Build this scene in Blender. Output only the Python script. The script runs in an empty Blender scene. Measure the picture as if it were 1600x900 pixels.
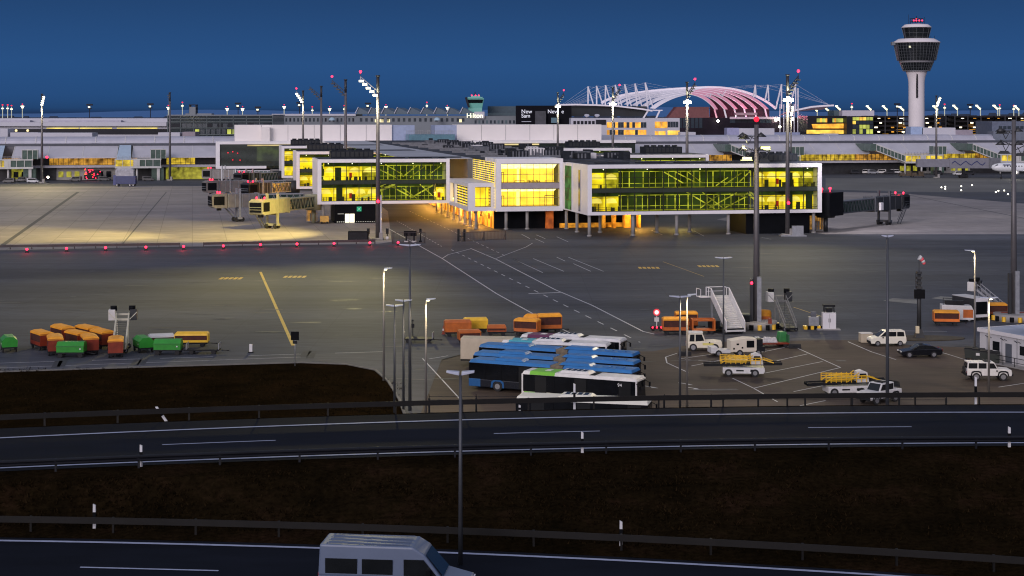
import bpy, bmesh, math, random
from mathutils import Vector, Matrix
random.seed(7)
PI = math.pi
R = math.radians
scene = bpy.context.scene
COL = scene.collection

# ------------------------------------------------------------------ camera numbers used to turn sight lines into places
F, EYE, HZ = 2500.0, 28.0, 178.0
def G(px, py, z=0.0):
    Y = F * (EYE - z) / (py - HZ)
    return ((px - 800.0) * Y / F, Y, z)
def X_at(px, Y): return (px - 800.0) * Y / F
def Z_at(py, Y): return EYE - (py - HZ) * Y / F

# ------------------------------------------------------------------ materials
MATS = {}
def mat(name, col, rough=0.6, metal=0.0, var=0.12, scale=0.6, emit=None, es=0.0, detail=3.0, bump=0.0, spec=0.5):
    if name in MATS: return MATS[name]
    m = bpy.data.materials.new(name); m.use_nodes = True
    nt = m.node_tree; b = nt.nodes['Principled BSDF']
    b.inputs['Base Color'].default_value = (*col, 1)
    b.inputs['Roughness'].default_value = rough
    b.inputs['Metallic'].default_value = metal
    b.inputs['Specular IOR Level'].default_value = spec
    if emit is not None:
        b.inputs['Emission Color'].default_value = (*emit, 1)
        b.inputs['Emission Strength'].default_value = es
    if var > 0 or bump > 0:
        tc = nt.nodes.new('ShaderNodeTexCoord')
        nz = nt.nodes.new('ShaderNodeTexNoise'); nz.inputs['Scale'].default_value = scale; nz.inputs['Detail'].default_value = detail
        nz.inputs['Roughness'].default_value = 0.65
        nt.links.new(tc.outputs['Object'], nz.inputs['Vector'])
        if var > 0:
            rp = nt.nodes.new('ShaderNodeValToRGB')
            rp.color_ramp.elements[0].position = 0.3; rp.color_ramp.elements[1].position = 0.7
            lo = [c * (1 - var) for c in col]; hi = [min(1, c * (1 + var)) for c in col]
            rp.color_ramp.elements[0].color = (*lo, 1); rp.color_ramp.elements[1].color = (*hi, 1)
            nt.links.new(nz.outputs['Fac'], rp.inputs['Fac'])
            nt.links.new(rp.outputs['Color'], b.inputs['Base Color'])
        if bump > 0:
            bp = nt.nodes.new('ShaderNodeBump'); bp.inputs['Strength'].default_value = bump
            nt.links.new(nz.outputs['Fac'], bp.inputs['Height']); nt.links.new(bp.outputs['Normal'], b.inputs['Normal'])
    MATS[name] = m
    return m

def glow(name, col, strength, var=0.0, scale=1.0, lo=0.3, zgrad=None):
    """emitting surface; var>0 breaks it up with noise so a lit room has darker and lighter places"""
    if name in MATS: return MATS[name]
    m = bpy.data.materials.new(name); m.use_nodes = True
    nt = m.node_tree; b = nt.nodes['Principled BSDF']
    b.inputs['Base Color'].default_value = (*[min(.8, c * .5) for c in col], 1)
    b.inputs['Roughness'].default_value = 0.7
    b.inputs['Emission Color'].default_value = (*col, 1)
    b.inputs['Emission Strength'].default_value = strength
    if var > 0:
        tc = nt.nodes.new('ShaderNodeTexCoord')
        nz = nt.nodes.new('ShaderNodeTexNoise'); nz.inputs['Scale'].default_value = scale; nz.inputs['Detail'].default_value = 2.5
        nt.links.new(tc.outputs['Object'], nz.inputs['Vector'])
        mr = nt.nodes.new('ShaderNodeMapRange')
        mr.inputs['From Min'].default_value = 0.35; mr.inputs['From Max'].default_value = 0.65
        mr.inputs['To Min'].default_value = strength * lo; mr.inputs['To Max'].default_value = strength * (1 + var)
        nt.links.new(nz.outputs['Fac'], mr.inputs['Value'])
        nt.links.new(mr.outputs['Result'], b.inputs['Emission Strength'])
    MATS[name] = m
    return m

def glass(name, tint, gloss=0.10, rough=0.03):
    if name in MATS: return MATS[name]
    m = bpy.data.materials.new(name); m.use_nodes = True
    nt = m.node_tree
    for n in list(nt.nodes): nt.nodes.remove(n)
    out = nt.nodes.new('ShaderNodeOutputMaterial'); mx = nt.nodes.new('ShaderNodeMixShader')
    tr = nt.nodes.new('ShaderNodeBsdfTransparent'); gl = nt.nodes.new('ShaderNodeBsdfGlossy')
    tr.inputs['Color'].default_value = (*tint, 1); gl.inputs['Roughness'].default_value = rough
    lw = nt.nodes.new('ShaderNodeLayerWeight'); lw.inputs['Blend'].default_value = 0.25
    mr = nt.nodes.new('ShaderNodeMapRange'); mr.inputs['To Min'].default_value = gloss * .5; mr.inputs['To Max'].default_value = min(1, gloss * 5)
    nt.links.new(lw.outputs['Fresnel'], mr.inputs['Value']); nt.links.new(mr.outputs['Result'], mx.inputs['Fac'])
    nt.links.new(tr.outputs[0], mx.inputs[1]); nt.links.new(gl.outputs[0], mx.inputs[2]); nt.links.new(mx.outputs[0], out.inputs['Surface'])
    MATS[name] = m
    return m

# ------------------------------------------------------------------ mesh builder
class MB:
    def __init__(s): s.v = []; s.f = []; s.m = []; s.sm = []
    def quad(s, pts, m=0):
        n = len(s.v); s.v += [tuple(p) for p in pts]; s.f.append(tuple(range(n, n + len(pts)))); s.m.append(m); s.sm.append(False); return s
    def box(s, x0, x1, y0, y1, z0, z1, m=0):
        n = len(s.v)
        s.v += [(x0,y0,z0),(x1,y0,z0),(x1,y1,z0),(x0,y1,z0),(x0,y0,z1),(x1,y0,z1),(x1,y1,z1),(x0,y1,z1)]
        for f in ((3,2,1,0),(4,5,6,7),(0,1,5,4),(1,2,6,5),(2,3,7,6),(3,0,4,7)):
            s.f.append(tuple(n + i for i in f)); s.m.append(m); s.sm.append(False)
        return s
    def frust(s, b, zb, t, zt, m=0):
        """b, t = (x0,x1,y0,y1) at zb and zt"""
        n = len(s.v)
        s.v += [(b[0],b[2],zb),(b[1],b[2],zb),(b[1],b[3],zb),(b[0],b[3],zb),(t[0],t[2],zt),(t[1],t[2],zt),(t[1],t[3],zt),(t[0],t[3],zt)]
        for f in ((3,2,1,0),(4,5,6,7),(0,1,5,4),(1,2,6,5),(2,3,7,6),(3,0,4,7)):
            s.f.append(tuple(n + i for i in f)); s.m.append(m); s.sm.append(False)
        return s
    def cyl(s, p, q, r0, r1=None, n=10, m=0, caps=True):
        r1 = r0 if r1 is None else r1
        p, q = Vector(p), Vector(q); d = (q - p).normalized()
        u = d.orthogonal().normalized(); w = d.cross(u); k = len(s.v)
        for c, r in ((p, r0), (q, r1)):
            for i in range(n):
                a = 2 * PI * i / n; s.v.append(tuple(c + u * math.cos(a) * r + w * math.sin(a) * r))
        for i in range(n):
            j = (i + 1) % n; s.f.append((k + i, k + j, k + n + j, k + n + i)); s.m.append(m); s.sm.append(n > 6)
        if caps:
            s.f.append(tuple(k + i for i in reversed(range(n)))); s.m.append(m); s.sm.append(False)
            s.f.append(tuple(k + n + i for i in range(n))); s.m.append(m); s.sm.append(False)
        return s
    def bar(s, p, q, w, h=None, m=0):
        """square bar from p to q"""
        h = w if h is None else h
        p, q = Vector(p), Vector(q); d = (q - p)
        if d.length < 1e-6: return s
        d.normalize(); up = Vector((0, 0, 1))
        if abs(d.z) > .98: up = Vector((0, 1, 0))
        u = d.cross(up).normalized(); t = u.cross(d).normalized(); k = len(s.v)
        for c in (p, q):
            for a, b in ((-1,-1),(1,-1),(1,1),(-1,1)): s.v.append(tuple(c + u * a * w / 2 + t * b * h / 2))
        for f in ((3,2,1,0),(4,5,6,7),(0,1,5,4),(1,2,6,5),(2,3,7,6),(3,0,4,7)):
            s.f.append(tuple(k + i for i in f)); s.m.append(m); s.sm.append(False)
        return s
    def path(s, pts, w, h=None, m=0):
        for a, b in zip(pts, pts[1:]): s.bar(a, b, w, h, m)
        return s
    def prism(s, poly, y0, y1, m=0, inset=None):
        """side profile [(x,z)...] swept across y; inset = (y0b,y1b,zlim): points above zlim use the inner half widths"""
        n = len(s.v); k = len(poly)
        for side in (0, 1):
            for x, z in poly:
                y = (y0, y1)[side]
                if inset and z > inset[2]: y = inset[side]
                s.v.append((x, y, z))
        s.f.append(tuple(n + i for i in range(k))); s.f.append(tuple(n + k + i for i in reversed(range(k))))
        s.m += [m, m]; s.sm += [False, False]
        for i in range(k):
            j = (i + 1) % k; s.f.append((n + j, n + i, n + k + i, n + k + j)); s.m.append(m); s.sm.append(False)
        return s
    def plate(s, poly, z0, z1, m=0):
        n = len(s.v); k = len(poly)
        for z in (z0, z1):
            for x, y in poly: s.v.append((x, y, z))
        s.f.append(tuple(n + i for i in reversed(range(k)))); s.f.append(tuple(n + k + i for i in range(k))); s.m += [m, m]; s.sm += [False, False]
        for i in range(k):
            j = (i + 1) % k; s.f.append((n + i, n + j, n + k + j, n + k + i)); s.m.append(m); s.sm.append(False)
        return s
    def lathe(s, prof, n=20, m=0, c=(0, 0), smooth=True):
        k = len(s.v)
        for r, z in prof:
            for i in range(n):
                a = 2 * PI * (i + .5) / n; s.v.append((c[0] + r * math.cos(a), c[1] + r * math.sin(a), z))
        for t in range(len(prof) - 1):
            for i in range(n):
                j = (i + 1) % n; s.f.append((k + t*n + i, k + t*n + j, k + (t+1)*n + j, k + (t+1)*n + i)); s.m.append(m); s.sm.append(smooth)
        return s
    def ball(s, c, r, m=0, n=8):
        prof = [(max(1e-3, r * math.sin(PI * t / 6)), c[2] - r * math.cos(PI * t / 6)) for t in range(7)]
        return s.lathe(prof, n, m, (c[0], c[1]))
    def build(s, name, mats, parent=None, bevel=0.0, label=None):
        me = bpy.data.meshes.new(name); me.from_pydata(s.v, [], s.f); me.update()
        if not isinstance(mats, (list, tuple)): mats = [mats]
        for m in mats: me.materials.append(m)
        for p, mi, sm in zip(me.polygons, s.m, s.sm):
            p.material_index = min(mi, len(mats) - 1); p.use_smooth = sm
        bm = bmesh.new(); bm.from_mesh(me)
        bmesh.ops.recalc_face_normals(bm, faces=bm.faces)
        if bevel > 0:
            bmesh.ops.remove_doubles(bm, verts=bm.verts, dist=1e-4)
            ed = [e for e in bm.edges if len(e.link_faces) == 2 and e.calc_face_angle(0) > R(25)]
            try: bmesh.ops.bevel(bm, geom=ed, offset=bevel, segments=2, affect='EDGES', profile=.6, clamp_overlap=True)
            except Exception: pass
        bm.to_mesh(me); bm.free()
        o = bpy.data.objects.new(name, me); COL.objects.link(o)
        if parent is not None: o.parent = parent
        if label: o['label'] = label
        return o

def thing(name, label, cat, loc=(0, 0, 0), rz=0.0, group=None):
    o = bpy.data.objects.new(name, None); COL.objects.link(o)
    o.empty_display_size = .2
    o.location = loc; o.rotation_euler = (0, 0, rz); o['label'] = label; o['category'] = cat
    if group: o['group'] = group
    return o
def tag(o, label, cat, group=None, kind=None):
    o['label'] = label; o['category'] = cat
    if group: o['group'] = group
    if kind: o['kind'] = kind
    return o
def struct(o):
    o['kind'] = 'structure'; return o
def kids(o): return list(o.children)
def copy_tree(o, parent=None):
    c = o.copy(); COL.objects.link(c)
    if parent is not None: c.parent = parent
    for ch in kids(o): copy_tree(ch, c)
    return c
def again(o, loc, rz, label, group=None):
    c = copy_tree(o); c.location = loc; c.rotation_euler = (0, 0, rz); c['label'] = label
    if group: c['group'] = group
    return c
def text_part(txt, size, m, parent, loc, rot, name='lettering', extrude=0.02, align='CENTER'):
    cu = bpy.data.curves.new(name, 'FONT'); cu.body = txt; cu.size = size; cu.extrude = extrude; cu.align_x = align
    tmp = bpy.data.objects.new('tmp', cu); COL.objects.link(tmp)
    bpy.context.view_layer.update()
    me = bpy.data.meshes.new_from_object(tmp.evaluated_get(bpy.context.evaluated_depsgraph_get()))
    bpy.data.objects.remove(tmp); bpy.data.curves.remove(cu)
    me.materials.clear(); me.materials.append(m)
    o = bpy.data.objects.new(name, me); COL.objects.link(o); o.location = loc; o.rotation_euler = rot
    if parent is not None: o.parent = parent
    return o
def lamp(kind, name, loc, power, col, size=0.5, parent=None, aim=None, spot=None, blend=.5):
    L = bpy.data.lights.new(name, kind); L.energy = power; L.color = col
    if kind in ('POINT', 'SPOT'): L.shadow_soft_size = size
    if kind == 'SPOT': L.spot_size = R(spot or 120); L.spot_blend = blend
    if kind == 'AREA': L.size = size
    o = bpy.data.objects.new(name, L); COL.objects.link(o); o.location = loc
    if aim is not None:
        o.rotation_euler = (Vector(aim) - Vector(loc)).to_track_quat('-Z', 'Y').to_euler()
    if parent is not None: o.parent = parent
    return o

# ------------------------------------------------------------------ shared materials
white_panel = mat('white_panel', (.62,.60,.61), .5, var=.07, scale=.25)
white_paint = mat('white_paint', (.60,.59,.58), .4, var=.16, scale=1.1, detail=5)
off_white = mat('off_white', (.55,.54,.52), .5, var=.10, scale=.8)
grey_metal = mat('grey_metal', (.22,.22,.24), .45, .6, var=.15, scale=.7)
galv = mat('galvanised_steel', (.30,.31,.33), .45, .5, var=.2, scale=1.2)
dark_metal = mat('dark_metal', (.014,.015,.017), .6, .2, var=.3, scale=1.0, spec=.2)
dark_roof = mat('dark_roof', (.045,.05,.062), .85, var=.4, scale=.35, spec=.15)
unit_dark = mat('unit_dark', (.016,.019,.025), .7, var=.4, scale=.8, spec=.15)
unit_grey = mat('unit_grey', (.10,.105,.12), .6, var=.3, scale=.8)
roof_grey = mat('roof_grey', (.40,.40,.46), .45, .2, var=.10, scale=.15)
roof_pale = mat('roof_pale', (.46,.45,.49), .5, .1, var=.08, scale=.15)
concrete_col = mat('concrete_column', (.26,.25,.24), .75, var=.15)
black = mat('black_cladding', (.004,.0045,.006), .6, var=.3, scale=.4, spec=.08)
black_glass = mat('black_glass', (.006,.008,.010), .12, var=.2, scale=.6)
tyre = mat('tyre_rubber', (.012,.012,.013), .85, var=.2, scale=4)
rim = mat('wheel_rim', (.30,.30,.31), .4, .6, var=.1, scale=4)
orange_paint = mat('orange_paint', (.42,.10,.010), .5, var=.22, scale=1.2)
orange_tarp = mat('orange_tarp', (.74,.30,.014), .65, var=.22, scale=1.0)
red_orange = mat('red_orange_paint', (.19,.022,.006), .5, var=.25, scale=1.2)  # red-orange paint, darkened to hold the shade on the cart sides
green_paint = mat('green_paint', (.022,.23,.022), .45, var=.15, scale=1.2)
yellow_paint = mat('yellow_paint', (.75,.44,.02), .45, var=.15, scale=1.2)
blue_paint = mat('blue_paint', (.018,.14,.38), .35, var=.16, scale=.8)
navy = mat('navy_paint', (.012,.022,.10), .45, var=.2, scale=.8)
beige = mat('beige_panel', (.42,.36,.27), .6, var=.12, scale=.6)
red_glow = glow('red_lamp', (1.0, .015, .045), 7)
red_deep = glow('red_lens', (.9, .01, .03), 2.2)
white_glow = glow('white_lamp', (1.0, .93, .72), 22)
cool_glow = glow('floodlight_glow', (1.0, .95, .70), 5)
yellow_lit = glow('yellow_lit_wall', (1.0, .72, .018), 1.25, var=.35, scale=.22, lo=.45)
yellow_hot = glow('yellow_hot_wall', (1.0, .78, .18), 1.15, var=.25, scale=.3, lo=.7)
green_dim = glow('green_dim_wall', (.040, .070, .016), .30, var=1.4, scale=.25, lo=.15)
green_bar = glow('green_lit_bar', (.62, .60, .06), .70, var=.6, scale=.4, lo=.15)
yellow_mid = glow('yellow_mid_wall', (.92, .62, .016), .75, var=.6, scale=.45, lo=.35)
yellow_dim = glow('yellow_dim_wall', (.60, .50, .02), .50, var=.9, scale=.5, lo=.2)
ceil_dark = mat('ceiling_dark', (.02,.03,.02), .8)
# ================================================================== world and sun
w = bpy.data.worlds.new("World"); scene.world = w; w.use_nodes = True
nt = w.node_tree; bg = nt.nodes['Background']
sky = nt.nodes.new('ShaderNodeTexSky'); sky.sky_type = 'NISHITA'; sky.sun_disc = False
SUN_EL, SUN_AZ = R(13), R(205)
sky.sun_elevation = R(1.0); sky.sun_rotation = SUN_AZ; sky.altitude = 450; sky.air_density = 1.0; sky.dust_density = .6; sky.ozone_density = 4.0
tc = nt.nodes.new('ShaderNodeTexCoord'); sp = nt.nodes.new('ShaderNodeSeparateXYZ'); nt.links.new(tc.outputs['Generated'], sp.inputs[0])
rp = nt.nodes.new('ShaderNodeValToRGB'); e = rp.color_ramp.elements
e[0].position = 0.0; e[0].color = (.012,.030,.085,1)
e[1].position = 1.0; e[1].color = (.30,.325,.42,1)  # upper sky brightened above the frame to fill level surfaces with light
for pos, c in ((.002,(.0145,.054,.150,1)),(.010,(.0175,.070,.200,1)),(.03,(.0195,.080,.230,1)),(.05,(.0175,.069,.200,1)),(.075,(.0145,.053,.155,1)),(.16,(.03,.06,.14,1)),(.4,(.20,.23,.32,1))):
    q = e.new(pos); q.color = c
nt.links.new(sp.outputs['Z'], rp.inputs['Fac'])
# afterglow behind the viewer, where the sun went down
mr = nt.nodes.new('ShaderNodeMapRange'); mr.inputs['From Min'].default_value = .1; mr.inputs['From Max'].default_value = -1.0
mr.inputs['To Min'].default_value = 0; mr.inputs['To Max'].default_value = 1
nt.links.new(sp.outputs['Y'], mr.inputs['Value'])
glowc = nt.nodes.new('ShaderNodeMixRGB'); glowc.blend_type = 'ADD'; glowc.inputs[0].default_value = 1
gcol = nt.nodes.new('ShaderNodeMixRGB'); gcol.blend_type = 'MIX'; gcol.inputs[1].default_value = (0,0,0,1); gcol.inputs[2].default_value = (.50,.45,.54,1)
nt.links.new(mr.outputs['Result'], gcol.inputs[0])
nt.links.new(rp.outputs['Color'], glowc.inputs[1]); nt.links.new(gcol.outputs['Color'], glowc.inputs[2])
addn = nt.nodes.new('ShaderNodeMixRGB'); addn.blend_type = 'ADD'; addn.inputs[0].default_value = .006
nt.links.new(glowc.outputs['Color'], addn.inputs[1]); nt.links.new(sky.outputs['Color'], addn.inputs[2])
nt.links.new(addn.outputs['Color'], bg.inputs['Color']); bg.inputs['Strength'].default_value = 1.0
sun = bpy.data.lights.new('sun', 'SUN'); sun.energy = 2.0; sun.angle = R(30); sun.color = (1.0,.89,.91)
so = bpy.data.objects.new('sun', sun); COL.objects.link(so)
sd = Vector((math.sin(SUN_AZ) * math.cos(SUN_EL), math.cos(SUN_AZ) * math.cos(SUN_EL), math.sin(SUN_EL)))   # towards the sun
so.rotation_euler = (-sd).to_track_quat('-Z', 'Y').to_euler()

# ================================================================== camera
cam = bpy.data.cameras.new('camera'); co = bpy.data.objects.new('camera', cam); COL.objects.link(co)
co.location = (0, 0, EYE); co.rotation_euler = (R(90), 0, 0)
cam.sensor_width = 36; cam.sensor_fit = 'HORIZONTAL'; cam.lens = F / 1600 * 36; cam.shift_y = -(450 - HZ) / 1600
cam.clip_start = .5; cam.clip_end = 30000
scene.camera = co
scene.view_settings.view_transform = 'Standard'; scene.view_settings.look = 'None'; scene.view_settings.exposure = 0
scene.cycles.use_denoising = True; scene.cycles.filter_width = 1.15
scene.cycles.max_bounces = 6; scene.cycles.diffuse_bounces = 3; scene.cycles.transparent_max_bounces = 12
scene.cycles.sample_clamp_indirect = 4; scene.cycles.caustics_reflective = False; scene.cycles.caustics_refractive = False

# ================================================================== ground surfaces
def ground_mat(name, base, dark, warm, joint=0.0, jx=7.5, rough=.75, stain=.5, ang=0.0, sc=1.0, spec=.2):
    m = bpy.data.materials.new(name); m.use_nodes = True
    nt = m.node_tree; b = nt.nodes['Principled BSDF']; b.inputs['Roughness'].default_value = rough
    b.inputs['Specular IOR Level'].default_value = spec
    tc = nt.nodes.new('ShaderNodeTexCoord'); mp = nt.nodes.new('ShaderNodeMapping'); mp.inputs['Rotation'].default_value = (0, 0, ang)
    nt.links.new(tc.outputs['Object'], mp.inputs['Vector'])
    def noise(scale, det, stretch=None):
        n = nt.nodes.new('ShaderNodeTexNoise'); n.inputs['Scale'].default_value = scale; n.inputs['Detail'].default_value = det; n.inputs['Roughness'].default_value = .62
        if stretch:
            mm = nt.nodes.new('ShaderNodeMapping'); mm.inputs['Scale'].default_value = stretch
            nt.links.new(mp.outputs['Vector'], mm.inputs['Vector']); nt.links.new(mm.outputs['Vector'], n.inputs['Vector'])
        else: nt.links.new(mp.outputs['Vector'], n.inputs['Vector'])
        return n
    def ramp(src, a, bb, c0, c1):
        r = nt.nodes.new('ShaderNodeValToRGB'); r.color_ramp.elements[0].position = a; r.color_ramp.elements[1].position = bb
        r.color_ramp.elements[0].color = c0; r.color_ramp.elements[1].color = c1; nt.links.new(src, r.inputs['Fac']); return r.outputs['Color']
    def mix(kind, fac, a, bsock):
        x = nt.nodes.new('ShaderNodeMixRGB'); x.blend_type = kind
        if isinstance(fac, float): x.inputs[0].default_value = fac
        else: nt.links.new(fac, x.inputs[0])
        nt.links.new(a, x.inputs[1]); nt.links.new(bsock, x.inputs[2]); return x.outputs['Color']
    c = ramp(noise(.012 * sc, 4).outputs['Fac'], .35, .65, (*base, 1), (*warm, 1))
    streak = ramp(noise(.07 * sc, 7, (.10, 1.0, 1)).outputs['Fac'], .36, .62, (1 - stain * .45,) * 3 + (1,), (1.12, 1.12, 1.12, 1))
    c = mix('MULTIPLY', 1.0, c, streak)
    fine = ramp(noise(.9, 8, (.3, 1, 1)).outputs['Fac'], .3, .7, (.76,.76,.77,1), (1.2,1.2,1.2,1))
    c = mix('MULTIPLY', 1.0, c, fine)
    spots = ramp(noise(.30 * sc, 3, (.35, 1.2, 1)).outputs['Fac'], .68, .74, (1,1,1,1), (.55,.55,.57,1))
    c = mix('MULTIPLY', float(stain), c, spots)
    if joint > 0:
        br = nt.nodes.new('ShaderNodeTexBrick'); br.offset = 0.0
        br.inputs['Scale'].default_value = 1.0; br.inputs['Brick Width'].default_value = jx; br.inputs['Row Height'].default_value = jx
        br.inputs['Mortar Size'].default_value = .09; br.inputs['Mortar Smooth'].default_value = .3
        br.inputs['Color1'].default_value = (1.06,1.06,1.06,1); br.inputs['Color2'].default_value = (.88,.88,.88,1); br.inputs['Mortar'].default_value = (.55,.55,.55,1)
        nt.links.new(mp.outputs['Vector'], br.inputs['Vector'])
        c = mix('MULTIPLY', float(joint), c, br.outputs['Color'])
    nt.links.new(c, b.inputs['Base Color'])
    bp = nt.nodes.new('ShaderNodeBump'); bp.inputs['Strength'].default_value = .15; bp.inputs['Distance'].default_value = .02
    nt.links.new(noise(6, 4).outputs['Fac'], bp.inputs['Height']); nt.links.new(bp.outputs['Normal'], b.inputs['Normal'])
    return m
asphalt = ground_mat('apron_asphalt', (.056,.062,.080), None, (.074,.076,.082), .35, 12.0, stain=.8)
concrete = ground_mat('apron_concrete', (.215,.20,.20), None, (.27,.245,.225), .75, 7.5, stain=.35, ang=R(-11.3))
lot_asphalt = ground_mat('lot_asphalt', (.060,.046,.037), None, (.082,.059,.043), 0.0, stain=.8)
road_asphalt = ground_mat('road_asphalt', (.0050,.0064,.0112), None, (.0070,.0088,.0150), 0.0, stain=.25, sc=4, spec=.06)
service_asphalt = ground_mat('service_asphalt', (.070,.072,.082), None, (.085,.085,.092), 0.0, stain=.5)

def grass_mat(name, a, b_, c_):
    m = bpy.data.materials.new(name); m.use_nodes = True
    nt = m.node_tree; b = nt.nodes['Principled BSDF']; b.inputs['Roughness'].default_value = 1.0; b.inputs['Specular IOR Level'].default_value = .0
    tc = nt.nodes.new('ShaderNodeTexCoord')
    n1 = nt.nodes.new('ShaderNodeTexNoise'); n1.inputs['Scale'].default_value = .22; n1.inputs['Detail'].default_value = 8; n1.inputs['Roughness'].default_value = .7
    n2 = nt.nodes.new('ShaderNodeTexNoise'); n2.inputs['Scale'].default_value = 3.5; n2.inputs['Detail'].default_value = 6; n2.inputs['Roughness'].default_value = .75
    for n in (n1, n2): nt.links.new(tc.outputs['Object'], n.inputs['Vector'])
    r1 = nt.nodes.new('ShaderNodeValToRGB'); r1.color_ramp.elements[0].position = .32; r1.color_ramp.elements[1].position = .72
    r1.color_ramp.elements[0].color = (*a, 1); r1.color_ramp.elements[1].color = (*c_, 1); k = r1.color_ramp.elements.new(.52); k.color = (*b_, 1)
    r2 = nt.nodes.new('ShaderNodeValToRGB'); r2.color_ramp.elements[0].position = .3; r2.color_ramp.elements[1].position = .7
    r2.color_ramp.elements[0].color = (.35,.35,.35,1); r2.color_ramp.elements[1].color = (1.5,1.5,1.5,1)
    nt.links.new(n1.outputs['Fac'], r1.inputs['Fac']); nt.links.new(n2.outputs['Fac'], r2.inputs['Fac'])
    mx = nt.nodes.new('ShaderNodeMixRGB'); mx.blend_type = 'MULTIPLY'; mx.inputs[0].default_value = 1
    nt.links.new(r1.outputs['Color'], mx.inputs[1]); nt.links.new(r2.outputs['Color'], mx.inputs[2]); nt.links.new(mx.outputs['Color'], b.inputs['Base Color'])
    bp = nt.nodes.new('ShaderNodeBump'); bp.inputs['Strength'].default_value = .8; bp.inputs['Distance'].default_value = .12
    nt.links.new(n2.outputs['Fac'], bp.inputs['Height']); nt.links.new(bp.outputs['Normal'], b.inputs['Normal'])
    return m
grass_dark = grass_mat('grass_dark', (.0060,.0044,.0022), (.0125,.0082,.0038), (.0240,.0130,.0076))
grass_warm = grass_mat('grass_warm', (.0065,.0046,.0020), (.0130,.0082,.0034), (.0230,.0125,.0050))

struct(MB().quad([(-9000,-300,0),(9000,-300,0),(9000,14000,0),(-9000,14000,0)]).build('ground', asphalt))

def sheet(name, pts, z, m):
    return struct(MB().quad([(x, y, z) for x, y in pts]).build(name, m))
def gpts(L, z=0): return [G(x, y, z)[:2] for x, y in L]
sheet('concrete_apron', gpts([(-700,397),(0,391),(250,386),(590,381),(612,378),(606,330),(560,296),(320,291),(-100,292),(-900,292)]), .004, concrete)
sheet('concrete_apron', gpts([(1120,343),(1290,366),(1600,366),(2300,366),(2300,322),(1600,318),(1405,302),(1310,300)]), .004, concrete)
sheet('concrete_apron', gpts([(1290,296),(1420,300),(2300,300),(2300,278),(1290,278)]), .004, mat('apron_far', (.10,.10,.095), .8, var=.25, scale=.03))
sheet('parking_lot', gpts([(652,660),(690,562),(735,550),(1020,549),(1065,541),(1120,534),(1340,531),(1345,536),(1560,545),(2000,552),(2400,700),(1000,668)]), .004, lot_asphalt)
sheet('service_road', gpts([(-500,588),(0,572),(160,566),(600,549),(690,547),(735,551),(690,563),(660,640),(628,640),(600,581),(500,565),(330,570),(180,575),(0,581),(-500,602)]), .004, service_asphalt)

# --- the embankment with its two roads (heights 10 m and 8 m above the apron)
def fit(pts):
    import numpy as np
    xs = [p[0] for p in pts]; ys = [p[1] for p in pts]
    c = np.polyfit(xs, ys, 2); lo, hi = -34.0, 34.0
    def f(x):
        if x < lo: d = 2*c[0]*lo + c[1]; return float(np.polyval(c, lo) + d*(x-lo))
        if x > hi: d = 2*c[0]*hi + c[1]; return float(np.polyval(c, hi) + d*(x-hi))
        return float(np.polyval(c, x))
    return f
y_fr = fit([G(px, py, 10)[:2] for px, py in ((0,671),(400,654),(715,646),(1250,636.5),(1600,633))])      # far rail
y_fl = fit([G(px, py, 10)[:2] for px, py in ((0,685),(400,666.5),(715,656.5),(1250,647),(1600,644))])    # far edge line
y_nl = fit([G(px, py, 10)[:2] for px, py in ((0,731),(400,717),(715,705),(1200,695),(1600,692.5))])      # near edge line
y_ll = fit([G(px, py, 8)[:2] for px, py in ((0,845),(500,857),(800,868.5),(1250,890),(1375,900))])       # lower road, far edge line
XS = [x for x in range(-420, -60, 20)] + [x * 1.0 for x in range(-60, 61, 2)] + [x for x in range(80, 440, 20)]
def strip(name, fa, fb, z, m, xs=XS, n=1):
    b = MB()
    for x0, x1 in zip(xs, xs[1:]):
        b.quad([(x0, fa(x0), z), (x1, fa(x1), z), (x1, fb(x1), z), (x0, fb(x0), z)])
    return b.build(name, m)
rows = [(lambda x: -300, -.2), (lambda x: -45, -.2), (lambda x: -12, 20), (lambda x: 4, 20), (lambda x: 9, 19), (lambda x: 30, 12.5), (lambda x: y_ll(x) - 14, 8.2), (lambda x: y_ll(x) - 10, 7.98), (lambda x: y_ll(x) + .8, 7.98),
        (lambda x: y_ll(x) + 3.0, 8.15), (lambda x: .5*(y_ll(x) + y_nl(x)), 8.9), (lambda x: y_nl(x) - 3.2, 9.85), (lambda x: y_nl(x) - 1.1, 9.98), (lambda x: y_fr(x) + .5, 9.98), (lambda x: y_fr(x) + 1.6, 9.7), (lambda x: y_fr(x) + 22, -.1)]
rnd = random.Random(3)
b = MB()
fine = []
for (f0, z0), (f1, z1) in zip(rows, rows[1:]):
    k = 6 if (z0 > 8.05 and z1 < 9.9 and z0 < 9 and z1 > 8.2) else 2
    for t in range(k): fine.append((f0, f1, z0, z1, t / k))
fine.append((rows[-1][0], rows[-1][0], rows[-1][1], rows[-1][1], 0))
grid = []
for f0, f1, z0, z1, t in fine:
    zz = z0 + (z1 - z0) * t
    rough = .07 if (8.16 < zz < 9.9) else 0.0
    grid.append([(x, f0(x) + (f1(x) - f0(x)) * t, zz + rnd.uniform(-rough, rough)) for x in XS])
for r0, r1 in zip(grid, grid[1:]):
    for i in range(len(XS) - 1): b.quad([r0[i], r0[i+1], r1[i+1], r1[i]])
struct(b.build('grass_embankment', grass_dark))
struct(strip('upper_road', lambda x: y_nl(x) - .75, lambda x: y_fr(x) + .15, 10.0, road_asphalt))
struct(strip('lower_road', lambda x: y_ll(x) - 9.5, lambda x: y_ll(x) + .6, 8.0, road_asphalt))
sheet('grass_field', gpts([(-500,604),(0,582),(180,576),(330,571.5),(470,567.5),(540,570),(585,579),(605,597),(622,625),(632,655),(640,690),(0,720),(-500,720)]), .012, grass_warm)
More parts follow.
